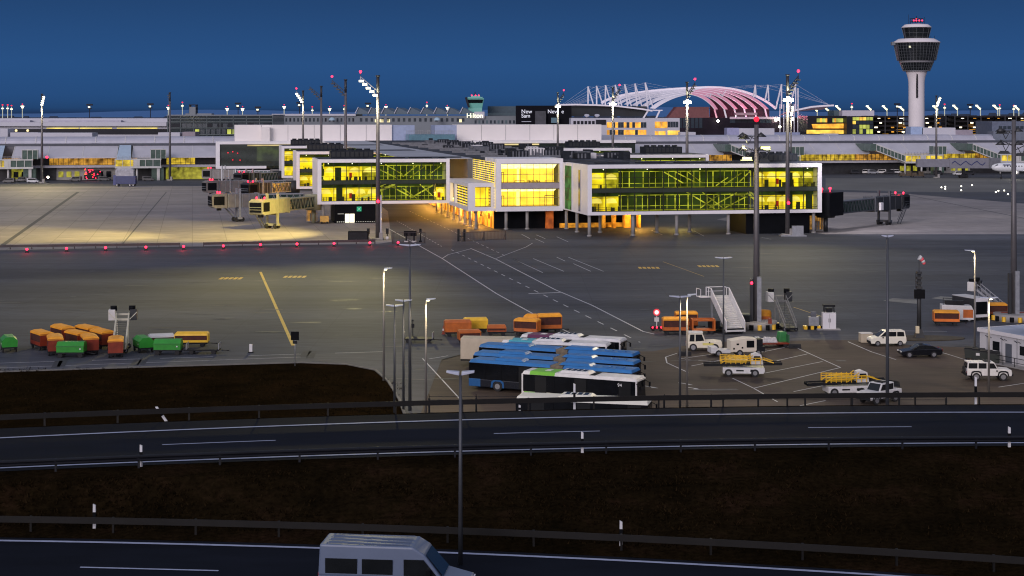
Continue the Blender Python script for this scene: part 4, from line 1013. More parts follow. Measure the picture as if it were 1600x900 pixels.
MB().cyl((0, 3, zt(150)), (0, 3, zt(143.5)), .25, n=6).bar((-3*k, 3, zt(147)), (3*k, 3, zt(147)), .2).build('antenna', far_dark, tw)
for x in (-5, 6, 1): MB().ball((x*k, 2, zt(149.3)), .45).build('red_lamp', red_glow, tw)
# black billboard building
bb_, hw, z, cx = bld('billboard_building', 'black building front carrying large white advertising words', 'building', 806, 893, 165, 880, 40, mat('billboard_black', (.003,.003,.006), .6, var=.2, spec=.08))
bt = glow('billboard_text', (.75,.75,.85), .75)
text_part('New', 3.0, bt, bb_, (X_at(814.5, 880) - cx, -.3, Z_at(177, 880)), (R(90), 0, 0), 'lettering', .05, 'LEFT')
text_part('New  e', 3.0, bt, bb_, (X_at(855.5, 880) - cx, -.3, Z_at(177, 880)), (R(90), 0, 0), 'lettering', .05, 'LEFT')
text_part('Sam', 3.0, bt, bb_, (X_at(814.5, 880) - cx, -.3, Z_at(183.6, 880)), (R(90), 0, 0), 'lettering', .05, 'LEFT')
MB().box(X_at(815,880)-cx, X_at(830,880)-cx, -.2, -.05, Z_at(190.4,880), Z_at(189.5,880)).build('small_line', glow('billboard_dim', (.5,.5,.6), .25), bb_)
MB().box(X_at(836,880)-cx, X_at(853,880)-cx, -3, -.1, 0, Z_at(173.5,880)).build('front_tower', mat('tower_murky', (.030,.032,.042), .5, var=.5, scale=.3), bb_)
MB().box(X_at(861,880)-cx, X_at(873,880)-cx, -4, -.1, Z_at(192,880), Z_at(184,880)).build('side_box', mat('box_teal', (.08,.16,.20), .4), bb_)
# forum with the tent roof
fo_, hw, z, cx = bld('forum_building', 'dark forum building with wide tensioned canopy and pink lit ribbed roof', 'building', 893, 1300, 184, 950, 70, mat('forum_dark', (.010,.006,.013), .5, var=.6, scale=.08, spec=.15),
    rows=[(1140, 1215, 186, 192, 8, .9, [win_dark, far_dark, mat('forum_mauve', (.05,.02,.05), .4)], 3), (1060, 1098, 184, 200, 6, .8, [win_dark, far_dark], 4), (900, 1000, 177, 182, 9, .6, [win_dark, far_dark, far_grey], 6)])
FX = lambda px, Y=950: X_at(px, Y) - cx
FZ = lambda py, Y=950: Z_at(py, Y)
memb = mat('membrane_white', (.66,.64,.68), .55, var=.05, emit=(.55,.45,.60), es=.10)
memp = mat('membrane_pink_lit', (.70,.36,.44), .55, var=.10, scale=.06, emit=(.80,.20,.30), es=.17)  # same membrane, the pink uplight painted into its colour and glow
steel_w = mat('steel_white', (.58,.58,.64), .45)
t = MB()       # canopy edge
can = [(868,162.8),(900,162.3),(930,163),(965,164.8),(1000,169),(1018,172)]
for (a, y0), (c, y1) in zip(can, can[1:]):
    t.quad([(FX(a), -6, FZ(y0)), (FX(c), -6, FZ(y1)), (FX(c), -6, FZ(y1) - .9), (FX(a), -6, FZ(y0) - .9)]); t.quad([(FX(a), -6, FZ(y0)), (FX(c), -6, FZ(y1)), (FX(c), 40, FZ(y1) - 2), (FX(a), 40, FZ(y0) - 2)])
can2 = [(1228,173.5),(1245,170),(1265,165.8),(1285,164),(1300,163.5)]
for (a, y0), (c, y1) in zip(can2, can2[1:]):
    t.quad([(FX(a), -6, FZ(y0)), (FX(c), -6, FZ(y1)), (FX(c), -6, FZ(y1) - 1.0), (FX(a), -6, FZ(y0) - 1.0)]); t.quad([(FX(a), -6, FZ(y0)), (FX(c), -6, FZ(y1)), (FX(c), 30, FZ(y1) - 3), (FX(a), 30, FZ(y0) - 3)])
t.build('canopy', memb, fo_)
MB().box(FX(868), FX(1010), -2, -.5, FZ(182), FZ(166)).build('canopy_front', mat('canopy_shade', (.006,.010,.014), .6, var=.5, scale=.1), fo_)
# masts of the canopy
for (tx, ty, f1, f2, fy) in ((919,135,919,927,162),(932.5,134,932.5,942,163),(946.5,133,946,956,165),(961.5,132.5,967,972,165),(976.5,131.5,981,987,166),(992.5,130.5,996,1004,168),(1008.5,129,1013,1022,172),
                             (1181,132.5,1178,1182,152),(1201,132.5,1196,1202,158),(1222,131.5,1213,1222,170),(1244,131.5,1234,1244,172)):
    t = MB(); tp = (FX(tx), 2, FZ(ty)); t.bar((FX(f1), 2, FZ(fy)), tp, .8); t.bar((FX(f2), 2, FZ(fy)), tp, .7); t.build('canopy_mast', steel_w, fo_)
t = MB()
tops = [(880,162),(919,135),(932.5,134),(946.5,133),(961.5,132.5),(976.5,131.5),(992.5,130.5),(1008.5,129),(1060,146)]
for k, (a, y) in enumerate(tops[1:-1]): t.bar((FX(880 + 4*k), 2, FZ(162.5)), (FX(a), 2, FZ(y)), .07); t.bar((FX(a), 2, FZ(y)), (FX(1000 + 14*k), 4, FZ(150 - k)), .06)
for a, y in ((1181,132.5),(1201,132.5),(1222,131.5),(1244,131.5)): t.bar((FX(a), 2, FZ(y)), (FX(1296), 2, FZ(163.5)), .07); t.bar((FX(a), 2, FZ(y)), (FX(a - 60), 4, FZ(138)), .06)
t.bar((FX(1247), 2, FZ(172)), (FX(1275), 2, FZ(205)), .2)
t.build('stay_cable', steel_w, fo_)
# ribbed vault: one shell slit open towards both springings
LK = [(1022,170),(1008,168.5),(995,165.2),(984,163.4),(973,162.4),(962,161.8),(945,161.2)]
CK = [(1075,147.5),(1080,144.8),(1086,142.3),(1093,140),(1100,138.2),(1108,136.8),(1118,135.6)]
RK = [(1115,171),(1132.5,171),(1151,170.5),(1169,170),(1188,170),(1208,170.3),(1229,170.5)]
QL = [(1046,152),(1035,149.5),(1023,147),(1011,145),(1000,143.4),(988,142),(972,141)]
QR = [(1099,150),(1112,146.5),(1126,143.5),(1141,141),(1157,139),(1173,137),(1189,135)]
def lk(T, u):
    i = min(5, int(u)); f = u - i; return (T[i][0] + (T[i+1][0] - T[i][0])*f, T[i][1] + (T[i+1][1] - T[i][1])*f)
def shell(u, v):
    u = max(0.0, min(6.0, u))
    if v <= .5: a, c, e, t = lk(LK, u), lk(QL, u), lk(CK, u), v*2
    else: a, c, e, t = lk(CK, u), lk(QR, u), lk(RK, u), (v - .5)*2
    px = a[0]*(1-t)**2 + 2*c[0]*t*(1-t) + e[0]*t*t; py = a[1]*(1-t)**2 + 2*c[1]*t*(1-t) + e[1]*t*t
    return Vector((FX(px), -4 + 7*u, FZ(py)))
NV = 28
def gap(v):
    if v < .33: return .50*(1 - v/.33)**.9
    if v > .63: return .64*((v - .63)/.37)**.8
    return 0.0
for k in range(6):
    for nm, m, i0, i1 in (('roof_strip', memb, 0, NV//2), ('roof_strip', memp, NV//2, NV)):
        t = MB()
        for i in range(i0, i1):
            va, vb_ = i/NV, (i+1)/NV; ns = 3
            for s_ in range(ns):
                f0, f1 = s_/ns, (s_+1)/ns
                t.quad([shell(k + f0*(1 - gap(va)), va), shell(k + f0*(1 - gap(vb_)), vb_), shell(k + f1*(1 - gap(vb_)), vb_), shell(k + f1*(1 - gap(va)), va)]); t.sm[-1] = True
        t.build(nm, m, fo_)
    e_ = shell(k, 1.0); q_ = Vector((e_.x + 1.3, e_.y, FZ(184)))
    MB().bar(e_, q_, .9).build('arch_foot', memb if k else memp, fo_)
    t = MB(); t.path([shell(k, i/NV) - Vector((0, .15, 0)) for i in range(NV + 1)], .22, .3); t.build('roof_rib', memb, fo_)
MB().path([shell(6, i/NV) + Vector((0, 0, .3)) for i in range(NV + 1)], .5, 1.5).build('roof_rib', memb, fo_)
for (xa, ya, xb, yb) in ((1091,151,1094,146.5),(1109,151,1105,147.5),(1109,151,1113,145.5),(1128,151,1122.5,145.5),(1128,151,1137,139.5)):
    MB().bar((FX(xa), -2, FZ(ya)), (FX(xb), 6, FZ(yb)), .35).build('brace', memb, fo_)
t = MB()       # dark underside behind the slits
for i in range(NV//2 + 1, NV):
    q0, q1 = shell(5.6, i/NV) + Vector((-.6, 4.5, -.5)), shell(5.6, (i+1)/NV) + Vector((-.6, 4.5, -.5)); t.quad([q0, q1, (q1.x, q1.y, FZ(186)), (q0.x, q0.y, FZ(186))])
t.build('vault_end_wall', mat('vault_dark', (.030,.010,.020), .6, var=.4, scale=.1), fo_)
for a in (1012, 1030): MB().bar((FX(a), -4.5, FZ(172)), (FX(a + (-8 if a < 1020 else -6)), -4.5, FZ(185)), .9).build('arch_foot', memb, fo_)
MB().box(FX(1010), FX(1034), -5, -4, FZ(173.2), FZ(171.6)).build('arch_foot', memb, fo_)
for a, z, p in ((1212, 184, 16000), (1150, 182, 5000), (1185, 182, 5000)):
    lamp('POINT', 'pink_roof_light', (FX(a), 10, FZ(z)), p, (1, .22, .38), .8, fo_)
for a, y in ((1210,188),(1214,186),(1216,198),(1236,186),(1120,189)): MB().ball((FX(a), -5.5, FZ(y)), .75).build('white_lamp', white_glow, fo_)
t = MB()
for a in (1216, 1222, 1238): t.bar((FX(a), -6, 0), (FX(a), -6, FZ(163)), .5)
t.bar((FX(1244), -6, 0), (FX(1244), -6, FZ(138)), .7); t.build('lattice_post', steel_w, fo_)
MB().box(FX(1148), FX(1182), -3, 2, FZ(180), FZ(176)).build('roof_box', mat('mauve_box', (.35,.22,.25), .6), fo_)
MB().box(FX(1140), FX(1215), -2.2, -.2, FZ(186), FZ(182.5)).build('terrace_edge', mat('pinkish_white', (.50,.38,.44), .6), fo_)
MB().frust((FX(1040), FX(1110), 2, 20), FZ(190), (FX(1058), FX(1108), 2, 20), FZ(167)).build('inner_hall', mat('inner_mauve', (.10,.035,.04), .6, emit=(.3,.07,.06), es=.12, var=.2), fo_)
# white office with amber windows
o, hw, z, cx = bld('white_office', 'white low office building with amber lit windows in front of the forum', 'office building', 892, 1062, 184.5, 790, 24, far_white,
    rows=[(948, 1010, 191, 199.5, 14, .92, [win_amber, win_dark, win_dark], 7), (948, 1010, 203, 210.5, 14, .92, [win_amber, win_amber, win_dark], 17), (1023, 1043, 190, 200, 2, .95, [win_amber], 3), (1043, 1060, 190, 199, 4, .9, [win_dark], 3), (1023, 1040, 205, 212, 3, .9, [win_amber, win_gold], 3), (1043, 1062, 204, 212, 4, .95, [win_gold], 3), (895, 930, 189, 195, 6, .7, [win_amber, far_dark, far_dark], 5)])
MB().box(X_at(931,790)-cx, X_at(947,790)-cx, -.3, -.05, Z_at(195,790), Z_at(187,790)).build('dark_sign', far_dark, o)
for k in range(2): 
    t = MB(); zz = Z_at(183, 790) 
    t.cyl((X_at((917, 933)[k],790)-cx, 1, z + .3), (X_at((917, 933)[k],790)-cx, .4, z + 1.4), .3, 1.3, n=10); t.build('dish', far_white, o)
# plant boxes behind the barrel roof on the right
for i, (a, c, y, m, nm) in enumerate(((1063,1087,206.5,far_white,'low white plant block left of the lattice mast'),(1136,1155,200,mat('box_lilac', (.26,.27,.42), .6),'lilac plant block behind the barrel roof'),(1155,1210,200.5,far_white,'wide white plant block behind the barrel roof'),
        (1210,1250,207,mat('box_blue', (.20,.23,.36), .6),'bluish low plant block below the canopy posts'),(1423,1442,198,mat('box_sky', (.26,.34,.50), .6),'blue plant block at the foot of the control tower'),(1441,1493,199.5,far_white,'white plant block beside the control tower foot'),
        (1493,1520,203,mat('box_mauve', (.24,.21,.25), .6),'mauve plant block right of the control tower'),(1287,1310,209,far_white,'low white plant block below the amber hall'),(1552,1606,205,mat('box_slate', (.12,.14,.18), .6),'slate plant block at the right edge'),)):
    bld('roof_plant_block', nm, 'plant block', a, c, y, 775, 10, m, group='plant blocks behind the barrel roof')
# amber hall and parking decks at the right
o, hw, z, cx = bld('amber_hall', 'dark hall with two bright amber window bands right of the forum', 'hall', 1262, 1323, 181, 900, 30, far_dark,
    rows=[(1276, 1320, 185, 191, 16, .96, [win_green, win_amber, far_dark], 4)])
bld_ = MB().prism([(X_at(1268,900)-cx, Z_at(194,900)), (X_at(1270,900)-cx, Z_at(200.5,900)), (X_at(1322,900)-cx, Z_at(200.5,900)), (X_at(1324,900)-cx, Z_at(193,900))], -1.5, -.2).build('window', win_amber, o)
MB().box(X_at(1260,900)-cx, X_at(1318,900)-cx, -1.5, -.2, Z_at(209,900), Z_at(203,900)).build('window', win_gold, o)
o, hw, z, cx = bld('glass_hall', 'black framed glass hall with a bright yellow lit upper corner', 'hall', 1323, 1364, 181.5, 890, 30, far_dark,
    rows=[(1332, 1364, 183, 188, 6, .9, [win_gold, win_cream, win_green], 2), (1332, 1364, 189, 194, 6, .9, [win_green, win_gold, win_dark], 5), (1332, 1364, 195, 201, 6, .9, [win_green, win_dark], 6), (1332, 1364, 202, 209, 6, .9, [win_green, win_dark, win_dark], 8)])
bld('white_block', 'white windowless block on the horizon left of the control tower', 'block', 1316, 1366, 172.5, 1000, 30, far_white)
bld('dark_block', 'dark block beside the white block on the horizon', 'block', 1303, 1317, 172.5, 1010, 20, far_teal)
def garage(px0, px1, label, seed, Y=900, ys=(181, 188.5, 195.5, 202.5, 209.5)):
    x0, x1 = X_at(px0, Y), X_at(px1, Y); cx = (x0 + x1)/2; hw = (x1 - x0)/2
    o = thing('parking_garage', label, 'parking garage', (cx, Y, 0), 0, 'open parking decks on the right')
    q = random.Random(seed)
    MB().box(-hw, hw, 14, 30, 0, Z_at(ys[0], Y)).build('back_wall', mat('deck_back', (.02,.018,.018), .7), o)
    for i, y in enumerate(ys):
        z = Z_at(y, Y); MB().box(-hw, hw, 0, 30.2, z - .9, z).build('deck', mat('deck_dark', (.018,.016,.018), .8, spec=.1), o)
    t = MB(); n = int(2*hw / 6)
    for k in range(n + 1): x = -hw + 2*hw*k/n; t.box(x - .25, x + .25, -.1, .3, 0, Z_at(ys[0], Y))
    t.build('deck_columns', mat('deck_steel', (.03,.03,.035), .5), o)
    for i, y in enumerate(ys[:-1]):
        z = Z_at(y, Y) - 1.5
        for k in range(n):
            if q.random() < (.85 if i in (0, 1, 2) else .8):
                x = -hw + 2*hw*(k + .5)/n + q.uniform(-1.4, 1.4)
                MB().box(x - q.uniform(.4, 1.1), x + .7, .5, 1.2, z - .1, z + .75 - (.5 if i == 0 else 0)).build('deck_lamp', glow('deck_white', (1, .86, .62), 2.4) if q.random() < .72 else win_amber, o)
        for k in range(n // 3):
            x = q.uniform(-hw + 3, hw - 3); MB().box(x - 1.6, x + 1.6, 3, 4, z - 2.1, z - .9).build('parked_car_glint', q.choice((win_amber, win_dark, win_gold)), o)
garage(1364, 1421, 'open parking deck with rows of white lamps just left of the control tower', 3)
garage(1443, 1478, 'dim open parking deck right behind the control tower shaft', 4)
garage(1492, 1553, 'open parking deck with white and amber lamps right of the control tower', 6)
garage(1553, 1640, 'open parking deck at the right edge of the picture', 9, ys=(181, 188.5))
MB_ = bld('grey_hall', 'slate grey hall with pale roof band at the right edge', 'hall', 1550, 1640, 190, 850, 30, mat('slate_wall', (.10,.12,.17), .5, var=.2), rows=[(1560, 1600, 197, 202, 6, .8, [win_dark, far_white], 4)])

# ------------------------------------------------------------------ control tower
TY = 845.0; tx = X_at(1432, TY)
ct = thing('control_tower', 'tall white concrete control tower with dark glazed crown and red lit roof frame', 'control tower', (tx, TY, 0))
tc_ = mat('tower_concrete', (.60,.56,.57), .7, var=.04, scale=.1)
tg = mat('tower_glass', (.010,.012,.014), .15, var=.4, scale=.4); tline = mat('tower_mullion', (.10,.11,.12), .5)
MB().lathe([(4.15, 0), (4.1, 40), (4.15, 45), (4.6, 47.6), (5.3, 49.6), (5.6, 50.5), (6.9, 50.6)], 32).build('shaft', tc_, ct)
t = MB().box(-1.2, -.55, -5.0, -3.9, 36.5, 49.2); t.build('slot_window', black, ct)
def ring(r0, z0, r1, z1, n, rows, name):
    MB().lathe([(r0, z0), (r1, z1)], 24).build(name, tg, ct)
    t = MB()
    for i in range(n):
        a = 2*PI*(i + .5)/n
        t.bar(((r0+.05)*math.cos(a), (r0+.05)*math.sin(a), z0), ((r1+.05)*math.cos(a), (r1+.05)*math.sin(a), z1), .12)
    for j in range(1, rows):
        f = j/rows; r = r0 + (r1-r0)*f + .05; z = z0 + (z1-z0)*f
        t.lathe([(r, z-.05), (r+.03, z+.05)], 24)
    t.build('mullion', tline, ct)
ring(6.95, 50.7, 8.7, 55.0, 36, 3, 'lower_glazing')
MB().lathe([(6.2, 50.5), (7.05, 50.55), (7.05, 50.8)], 24).lathe([(8.8, 55.0), (9.1, 55.2), (9.1, 56.1), (10.0, 56.2)], 24).build('ring_band', mat('tower_ring', (.25,.25,.27), .5), ct)
ring(10.0, 56.2, 11.9, 65.4, 40, 6, 'main_glazing')
MB().lathe([(11.95, 65.35), (12.3, 65.5), (12.2, 65.9), (9.4, 67.6), (6.4, 67.8), (6.2, 67.8)], 32).build('roof_ring', tc_, ct)
ring(6.2, 67.8, 7.6, 73.6, 12, 2, 'cab_glazing')
MB().lathe([(7.65, 73.5), (7.75, 73.9), (6.0, 75.2), (3.0, 75.5), (.01, 75.5)], 24).build('cab_roof', tc_, ct)
t = MB()
for x in (-2.6, 0, 2.6):
    for y in (-2, 2): t.bar((x, y, 75.4), (x, y, 78.2), .18)
for z in (76.6, 78.2): t.box(-3.2, 3.2, -2.2, 2.2, z, z + .18)
t.bar((-4.2, 0, 75.4), (-4.2, 0, 80.5), .14).bar((4.2, 0, 75.4), (4.2, 0, 79.2), .14).bar((0, 0, 78), (0, 0, 79.6), .3); t.build('roof_frame', far_dark, ct)
for x in (-2.0, -.7, .9, 2.4): MB().ball((x, -2.3, 77.2), .36).build('red_lamp', red_glow, ct)
lamp('POINT', 'red_roof_light', (0, 0, 77.4), 900, (1, .05, .08), .4, ct)
MB().box(-13.4, -11.6, -2, 1, 64.2, 66.0).bar((-12, 0, 66), (-8, 0, 67.5), .4).build('side_platform', far_grey, ct)
MB().box(-6.4, -4.2, -9.92, -9.6, 62.6, 63.6).build('lit_window', glow('tower_win', (.8,.8,.55), .7), ct)
for x in (-8, 8, 6): MB().bar((x, -6, 67.4), (x, -6, 69), .15).build('railing_post', far_dark, ct)
# ================================================================== tall floodlight masts
mast_metal = mat('mast_metal', (.115,.108,.112), .5, .4, var=.15, scale=.4)
head_dark = mat('mast_head_dark', (.035,.037,.04), .5, .4)
def flood_mast(px, py_base, label, height, arm, lit, red=True, ladder=True, r=.56, Y=None, group='floodlight masts on the apron', base=True):
    """arm = direction in plan (unit-ish dx, dy) the lamp ladder points to"""
    if Y is None: Y = G(px, py_base)[1]
    t = thing('floodlight_mast', label, 'floodlight mast', (X_at(px, Y), Y, 0), 0, group)
    MB().cyl((0, 0, 0), (0, 0, height), r, r*.55, n=14).build('pole', mast_metal, t)
    if base: MB().cyl((0, 0, 0), (0, 0, .5), 1.4, n=12).box(r*.6, r*.6 + .8, -1.1, -.3, 0, 1.7).build('base', concrete_col, t)
    hd = MB(); hd.cyl((0, 0, height - 3.2), (0, 0, height + .3), r*.62, n=10).cyl((0, 0, height + .3), (0, 0, height + .6), r*.9, n=10); hd.build('mast_head', head_dark, t)
    d = Vector((arm[0], arm[1], 0)); 
    n = 5; lad = MB(); z0 = height - 4.2
    tip = d*5.6 + Vector((0, 0, z0 + 4.0))
    lad.bar((0, 0, z0), tip, .2); lad.bar((0, 0, z0 + 1.2), tip + Vector((0, 0, .5)), .16)
    for k in range(6): p = Vector((0, 0, z0)).lerp(tip, k/5); lad.bar(p, p + Vector((0, 0, 1.2 - .13*k)), .12)
    on_pole = lit and not ladder
    if on_pole:
        for k in range(3):
            a = -1.1 + 1.1*k; z = height - 5.2 - .5*(k != 1)
            h = MB().box(a*.7 - .4, a*.7 + .4, -.95, -.6, z, z + .7).build('floodlight', galv, t)
            MB().box(a*.7 - .35, a*.7 + .35, -1.0, -.955, z + .05, z + .65).build('floodlight_lens', cool_glow, h)
        lit = False
    lad.build('lamp_ladder', head_dark if not lit else galv, t)  # lit masts: ladder and lamps paler, lamplight put into the colour
    for k in range(n):
        p = Vector((0, 0, z0)).lerp(tip, (k + .7)/n) + Vector((0, -.25, -.2))
        h = MB(); h.box(p.x - .55, p.x + .55, p.y - .35, p.y + .35, p.z - .18, p.z + .15)
        ho = h.build('floodlight', head_dark if not lit else galv, t)
        if lit: MB().box(p.x - .5, p.x + .5, p.y - .42, p.y - .355, p.z - .2, p.z + .16).box(p.x - .5, p.x + .5, p.y - .3, p.y + .3, p.z - .24, p.z - .19).build('floodlight_lens', cool_glow, ho)
    lit = lit or on_pole
    if lit: lamp('POINT', 'mast_spill', (d.x*1.2, d.y*1.2 - 1.9, height - 5.6), 9000 if on_pole else 3500, (1, .9, .6), .5, t)
    if red:
        q = tip + Vector((0, 0, 1.6)); MB().bar(tip, q, .1).build('lamp_rod', head_dark, t); MB().ball(q, .32).build('red_lamp', red_glow, t)
    return t
m590 = flood_mast(590.5, 375, 'tall lit floodlight mast with red lamp in front of the left glazed wing', 36, (-.72, .3), True)
MB().ball((.1, -.75, 8.6), .36).build('red_lamp', red_glow, m590)
MB().box(.5, .9, -.6, -.2, 0, 10).build('cable_tray', galv, m590)
flood_mast(540, 0, 'unlit floodlight mast with red lamp, second behind the left wing', 37.2, (-.72, .3), False, Y=452, base=False)
flood_mast(502, 0, 'unlit floodlight mast without red lamp behind the left wings', 36.8, (-.72, .3), False, red=False, Y=535, base=False)
flood_mast(473.5, 0, 'lit floodlight mast furthest back left of the pier', 36.5, (-.5, .3), True, Y=620, base=False)
m1230 = flood_mast(1230.5, 368.5, 'tall floodlight mast in front of the right end of the glazed wing', 36.5, (.5, .3), True, ladder=False)
MB().ball((.1, -.75, 7.6), .36).build('red_lamp', red_glow, m1230)
MB().box(.8, 3.4, -1.6, -.8, .3, 2.4).box(-1.8, 4, -2, 1.6, 0, .3).build('switch_box', galv, m1230)
flood_mast(1073.5, 0, 'lit floodlight mast behind the right wing below the forum roof', 36.8, (.45, .3), True, ladder=False, Y=466, base=False)
flood_mast(957.5, 0, 'lit floodlight mast in front of the canopy masts', 36.8, (.45, .3), True, ladder=False, Y=562, base=False)
flood_mast(871.5, 0, 'lit floodlight mast in front of the black billboard', 36.3, (.45, .3), True, ladder=False, Y=655, base=False)
m65 = flood_mast(65.5, 0, 'brightly lit floodlight mast at the far left before the barrel roof', 35.6, (.12, .1), True, red=False, Y=648)
MB().ball((2.2, -.6, 10.5), .5).build('red_lamp', red_glow, m65)
flood_mast(265.5, 0, 'dark unlit floodlight mast left of the dark glass office', 36.5, (-.15, .3), False, red=False, Y=672)
flood_mast(1463, 0, 'lit floodlight mast right of the control tower', 35.5, (.3, .1), True, red=False, Y=700)
flood_mast(1236, 0, 'slim lit lamp mast just behind the right wing mast', 31.5, (.12, .2), True, red=False, r=.4, Y=640, base=False)
# the two nearer masts with star shaped lamp crowns
def crown_mast(px, py_base, label, height, lit):
    x, Y, _ = G(px, py_base)
    t = thing('crown_mast', label, 'floodlight mast', (x, Y, 0), 0, 'nearer masts with lamp crowns')
    MB().cyl((0, 0, 0), (0, 0, height), .46, .28, n=14).build('pole', mast_metal, t)
    MB().cyl((0, 0, 0), (0, 0, 1.0), 2.7, n=16).build('planter', concrete_col, t)
    st = MB()
    for k in range(16):
        a = 2*PI*k/16; st.cyl((2.72*math.cos(a), 2.72*math.sin(a), .1), (2.72*math.cos(a), 2.72*math.sin(a), .75), .28, n=6, m=k % 2)
    st.build('stripe_blocks', [yellow_paint, black], t)
    MB().box(-.95, -.55, -.8, -.4, 1.0, 6.5).build('cable_tray', head_dark, t)
    MB().box(-.05, .5, -.9, -.48, 1.0, 6.8).build('control_panel', galv, t)
    a = MB()
    for zz, pts in ((height - 1.0, ((-1,0,-.9,.3),(1,0,.9,.1),(-.6,0,-1.9,.7))), (height - 2.8, ((-1,0,-1.8,.6),(1,0,1.0,.4)))):
        a.bar((-2.4, 0, zz - .5), (1.2, 0, zz - .5), .12)
        for dx in (-1.8, .6):
            a.cyl((dx, 0, zz - .6), (dx, 0, zz), .75, .05, n=8)
    for s, zz in ((-1, height - 2), (-1, height - 3.6), (1, height - 4.2)):
        a.bar((0, 0, zz), (s*1.8, 0, zz + .9), .1); a.bar((s*1.8, 0, zz + .9), (s*1.1, 0, zz - .6), .08); a.bar((s*1.1, 0, zz - .6), (s*.5, 0, zz + .5), .08)
    a.build('lamp_arms', head_dark, t)
    for s, zz, on in ((1.1, height - 2.9, lit), (-1.3, height - 4.3, lit), (-1.6, height - 1.6, False), (1.0, height - 4.6, False)):
        f = MB().frust((s - .75, s + .75, -.5, .5), zz - .3, (s - .45, s + .45, -.3, .3), zz + .1).build('floodlight', head_dark, t)
        if on: MB().box(s - .7, s + .7, -.45, .45, zz - .38, zz - .31).box(s - .6, s + .6, -.5, -.46, zz - .25, zz + .05).build('floodlight_lens', glow('lens_yellow', (.95, .95, .25), 3.5), f)
    return t
cm = crown_mast(1182, 513, 'nearer grey mast with star shaped lamp crown beside the white passenger stairs', 26.6, True)
MB().ball((.0, 0, 27.3), .36).build('red_lamp', red_deep, cm); MB().ball((-.75, -.7, 6.0), .22).build('red_lamp', red_glow, cm)
cm2 = crown_mast(1584, 501, 'nearer grey mast with lamp crown at the right edge of the apron', 27.2, False)

# ------------------------------------------------------------------ small lit lamps far away on the horizon
def far_mast(kind):
    t = thing('far_lamp_mast', 'x', 'lamp mast', (0, 0, 0), 0, 'small lamp masts along the horizon')
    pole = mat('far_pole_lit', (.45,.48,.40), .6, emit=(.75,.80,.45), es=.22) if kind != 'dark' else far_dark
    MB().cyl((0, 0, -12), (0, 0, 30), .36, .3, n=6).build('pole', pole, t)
    if kind == 'lit':
        MB().box(-1.1, 1.1, -.5, .5, 29.3, 29.8).box(-.55, .55, -.6, .6, 28.2, 29.2).build('lamp_head', glow('far_lamp', (1, .95, .62), 3.6), t); MB().box(-.3, .3, -.3, .3, 30.8, 31.3).build('red_lamp', red_deep, t)
    elif kind == 'dark':
        MB().box(-2.2, 2.2, -.5, .5, 30, 31.2).box(-1.4, 1.4, -.5, .5, 27.5, 28.2).build('lamp_rack', far_dark, t); MB().box(-.9, .5, -.8, -.5, 28.4, 29.4).build('lamp_head', glow('far_lamp_dim', (1, .95, .6), 1.8), t)
    elif kind == 'red':
        MB().box(-.4, .4, -.4, .4, 30.6, 31.3).build('red_lamp', red_deep, t); MB().box(-.7, .7, -.6, .6, 28, 28.8).build('lamp_head', glow('far_lamp_dim', (1, .95, .6), 1.8), t)
    else:
        MB().bar((0, 0, 29), (-2.6, 0, 31.4), .9).build('lamp_arm', glow('arm_lit', (1, .9, .45), 2.2), t); MB().box(-3.2, -1.8, -.6, .6, 31, 31.8).build('lamp_head', glow('far_lamp', (1, .95, .62), 3.6), t)
    return t
protos = {}
spots = [(4,165,'red'),(12,165,'red'),(18,166,'red'),(35,164,'lit'),(140,164,'dark'),(235,163,'dark'),(263,166,'lit'),(285,161,'red'),(306,166,'lit'),(355,168,'lit'),(372,162,'dark'),(379,168,'lit'),(403,168,'dark'),(444,165,'lit'),(468,161,'dark'),(488,168,'red'),(515,168,'lit'),(538,166,'red'),
         (575,162,'dark'),(603,165,'lit'),(667,161,'red'),(699,166,'lit'),(1277,170,'arm'),(1295,170,'arm'),(1313,168,'arm'),(1331,163,'red'),(1361,168,'arm'),(1386,168,'arm'),(1402,163,'dark'),(1412,169,'arm'),(1465,168,'arm'),(1476,164,'red'),(1496,167,'arm'),(1516,164,'dark'),(1532,167,'arm'),(1559,167,'arm'),(1562,165,'red'),(1584,166,'red'),(1592,168,'arm')]
FL = {'lit':'small lit lamp mast with pale pole on the horizon', 'dark':'small dark lamp mast with one dim lamp on the horizon', 'red':'small lamp mast with red lamp on the horizon', 'arm':'small pole with slanting lit lamp arm above the parking decks'}
for px, py, kd in spots:
    top = 31.6; Y = 1150.0 if kd != 'arm' else 1050.0
    zt_ = Z_at(py - 2.5, Y); loc = (X_at(px, Y), Y, zt_ - top)
    if kd not in protos:
        o = far_mast(kd); protos[kd] = o; o.location = loc; o['label'] = FL[kd]
    else: again(protos[kd], loc, 0, FL[kd])
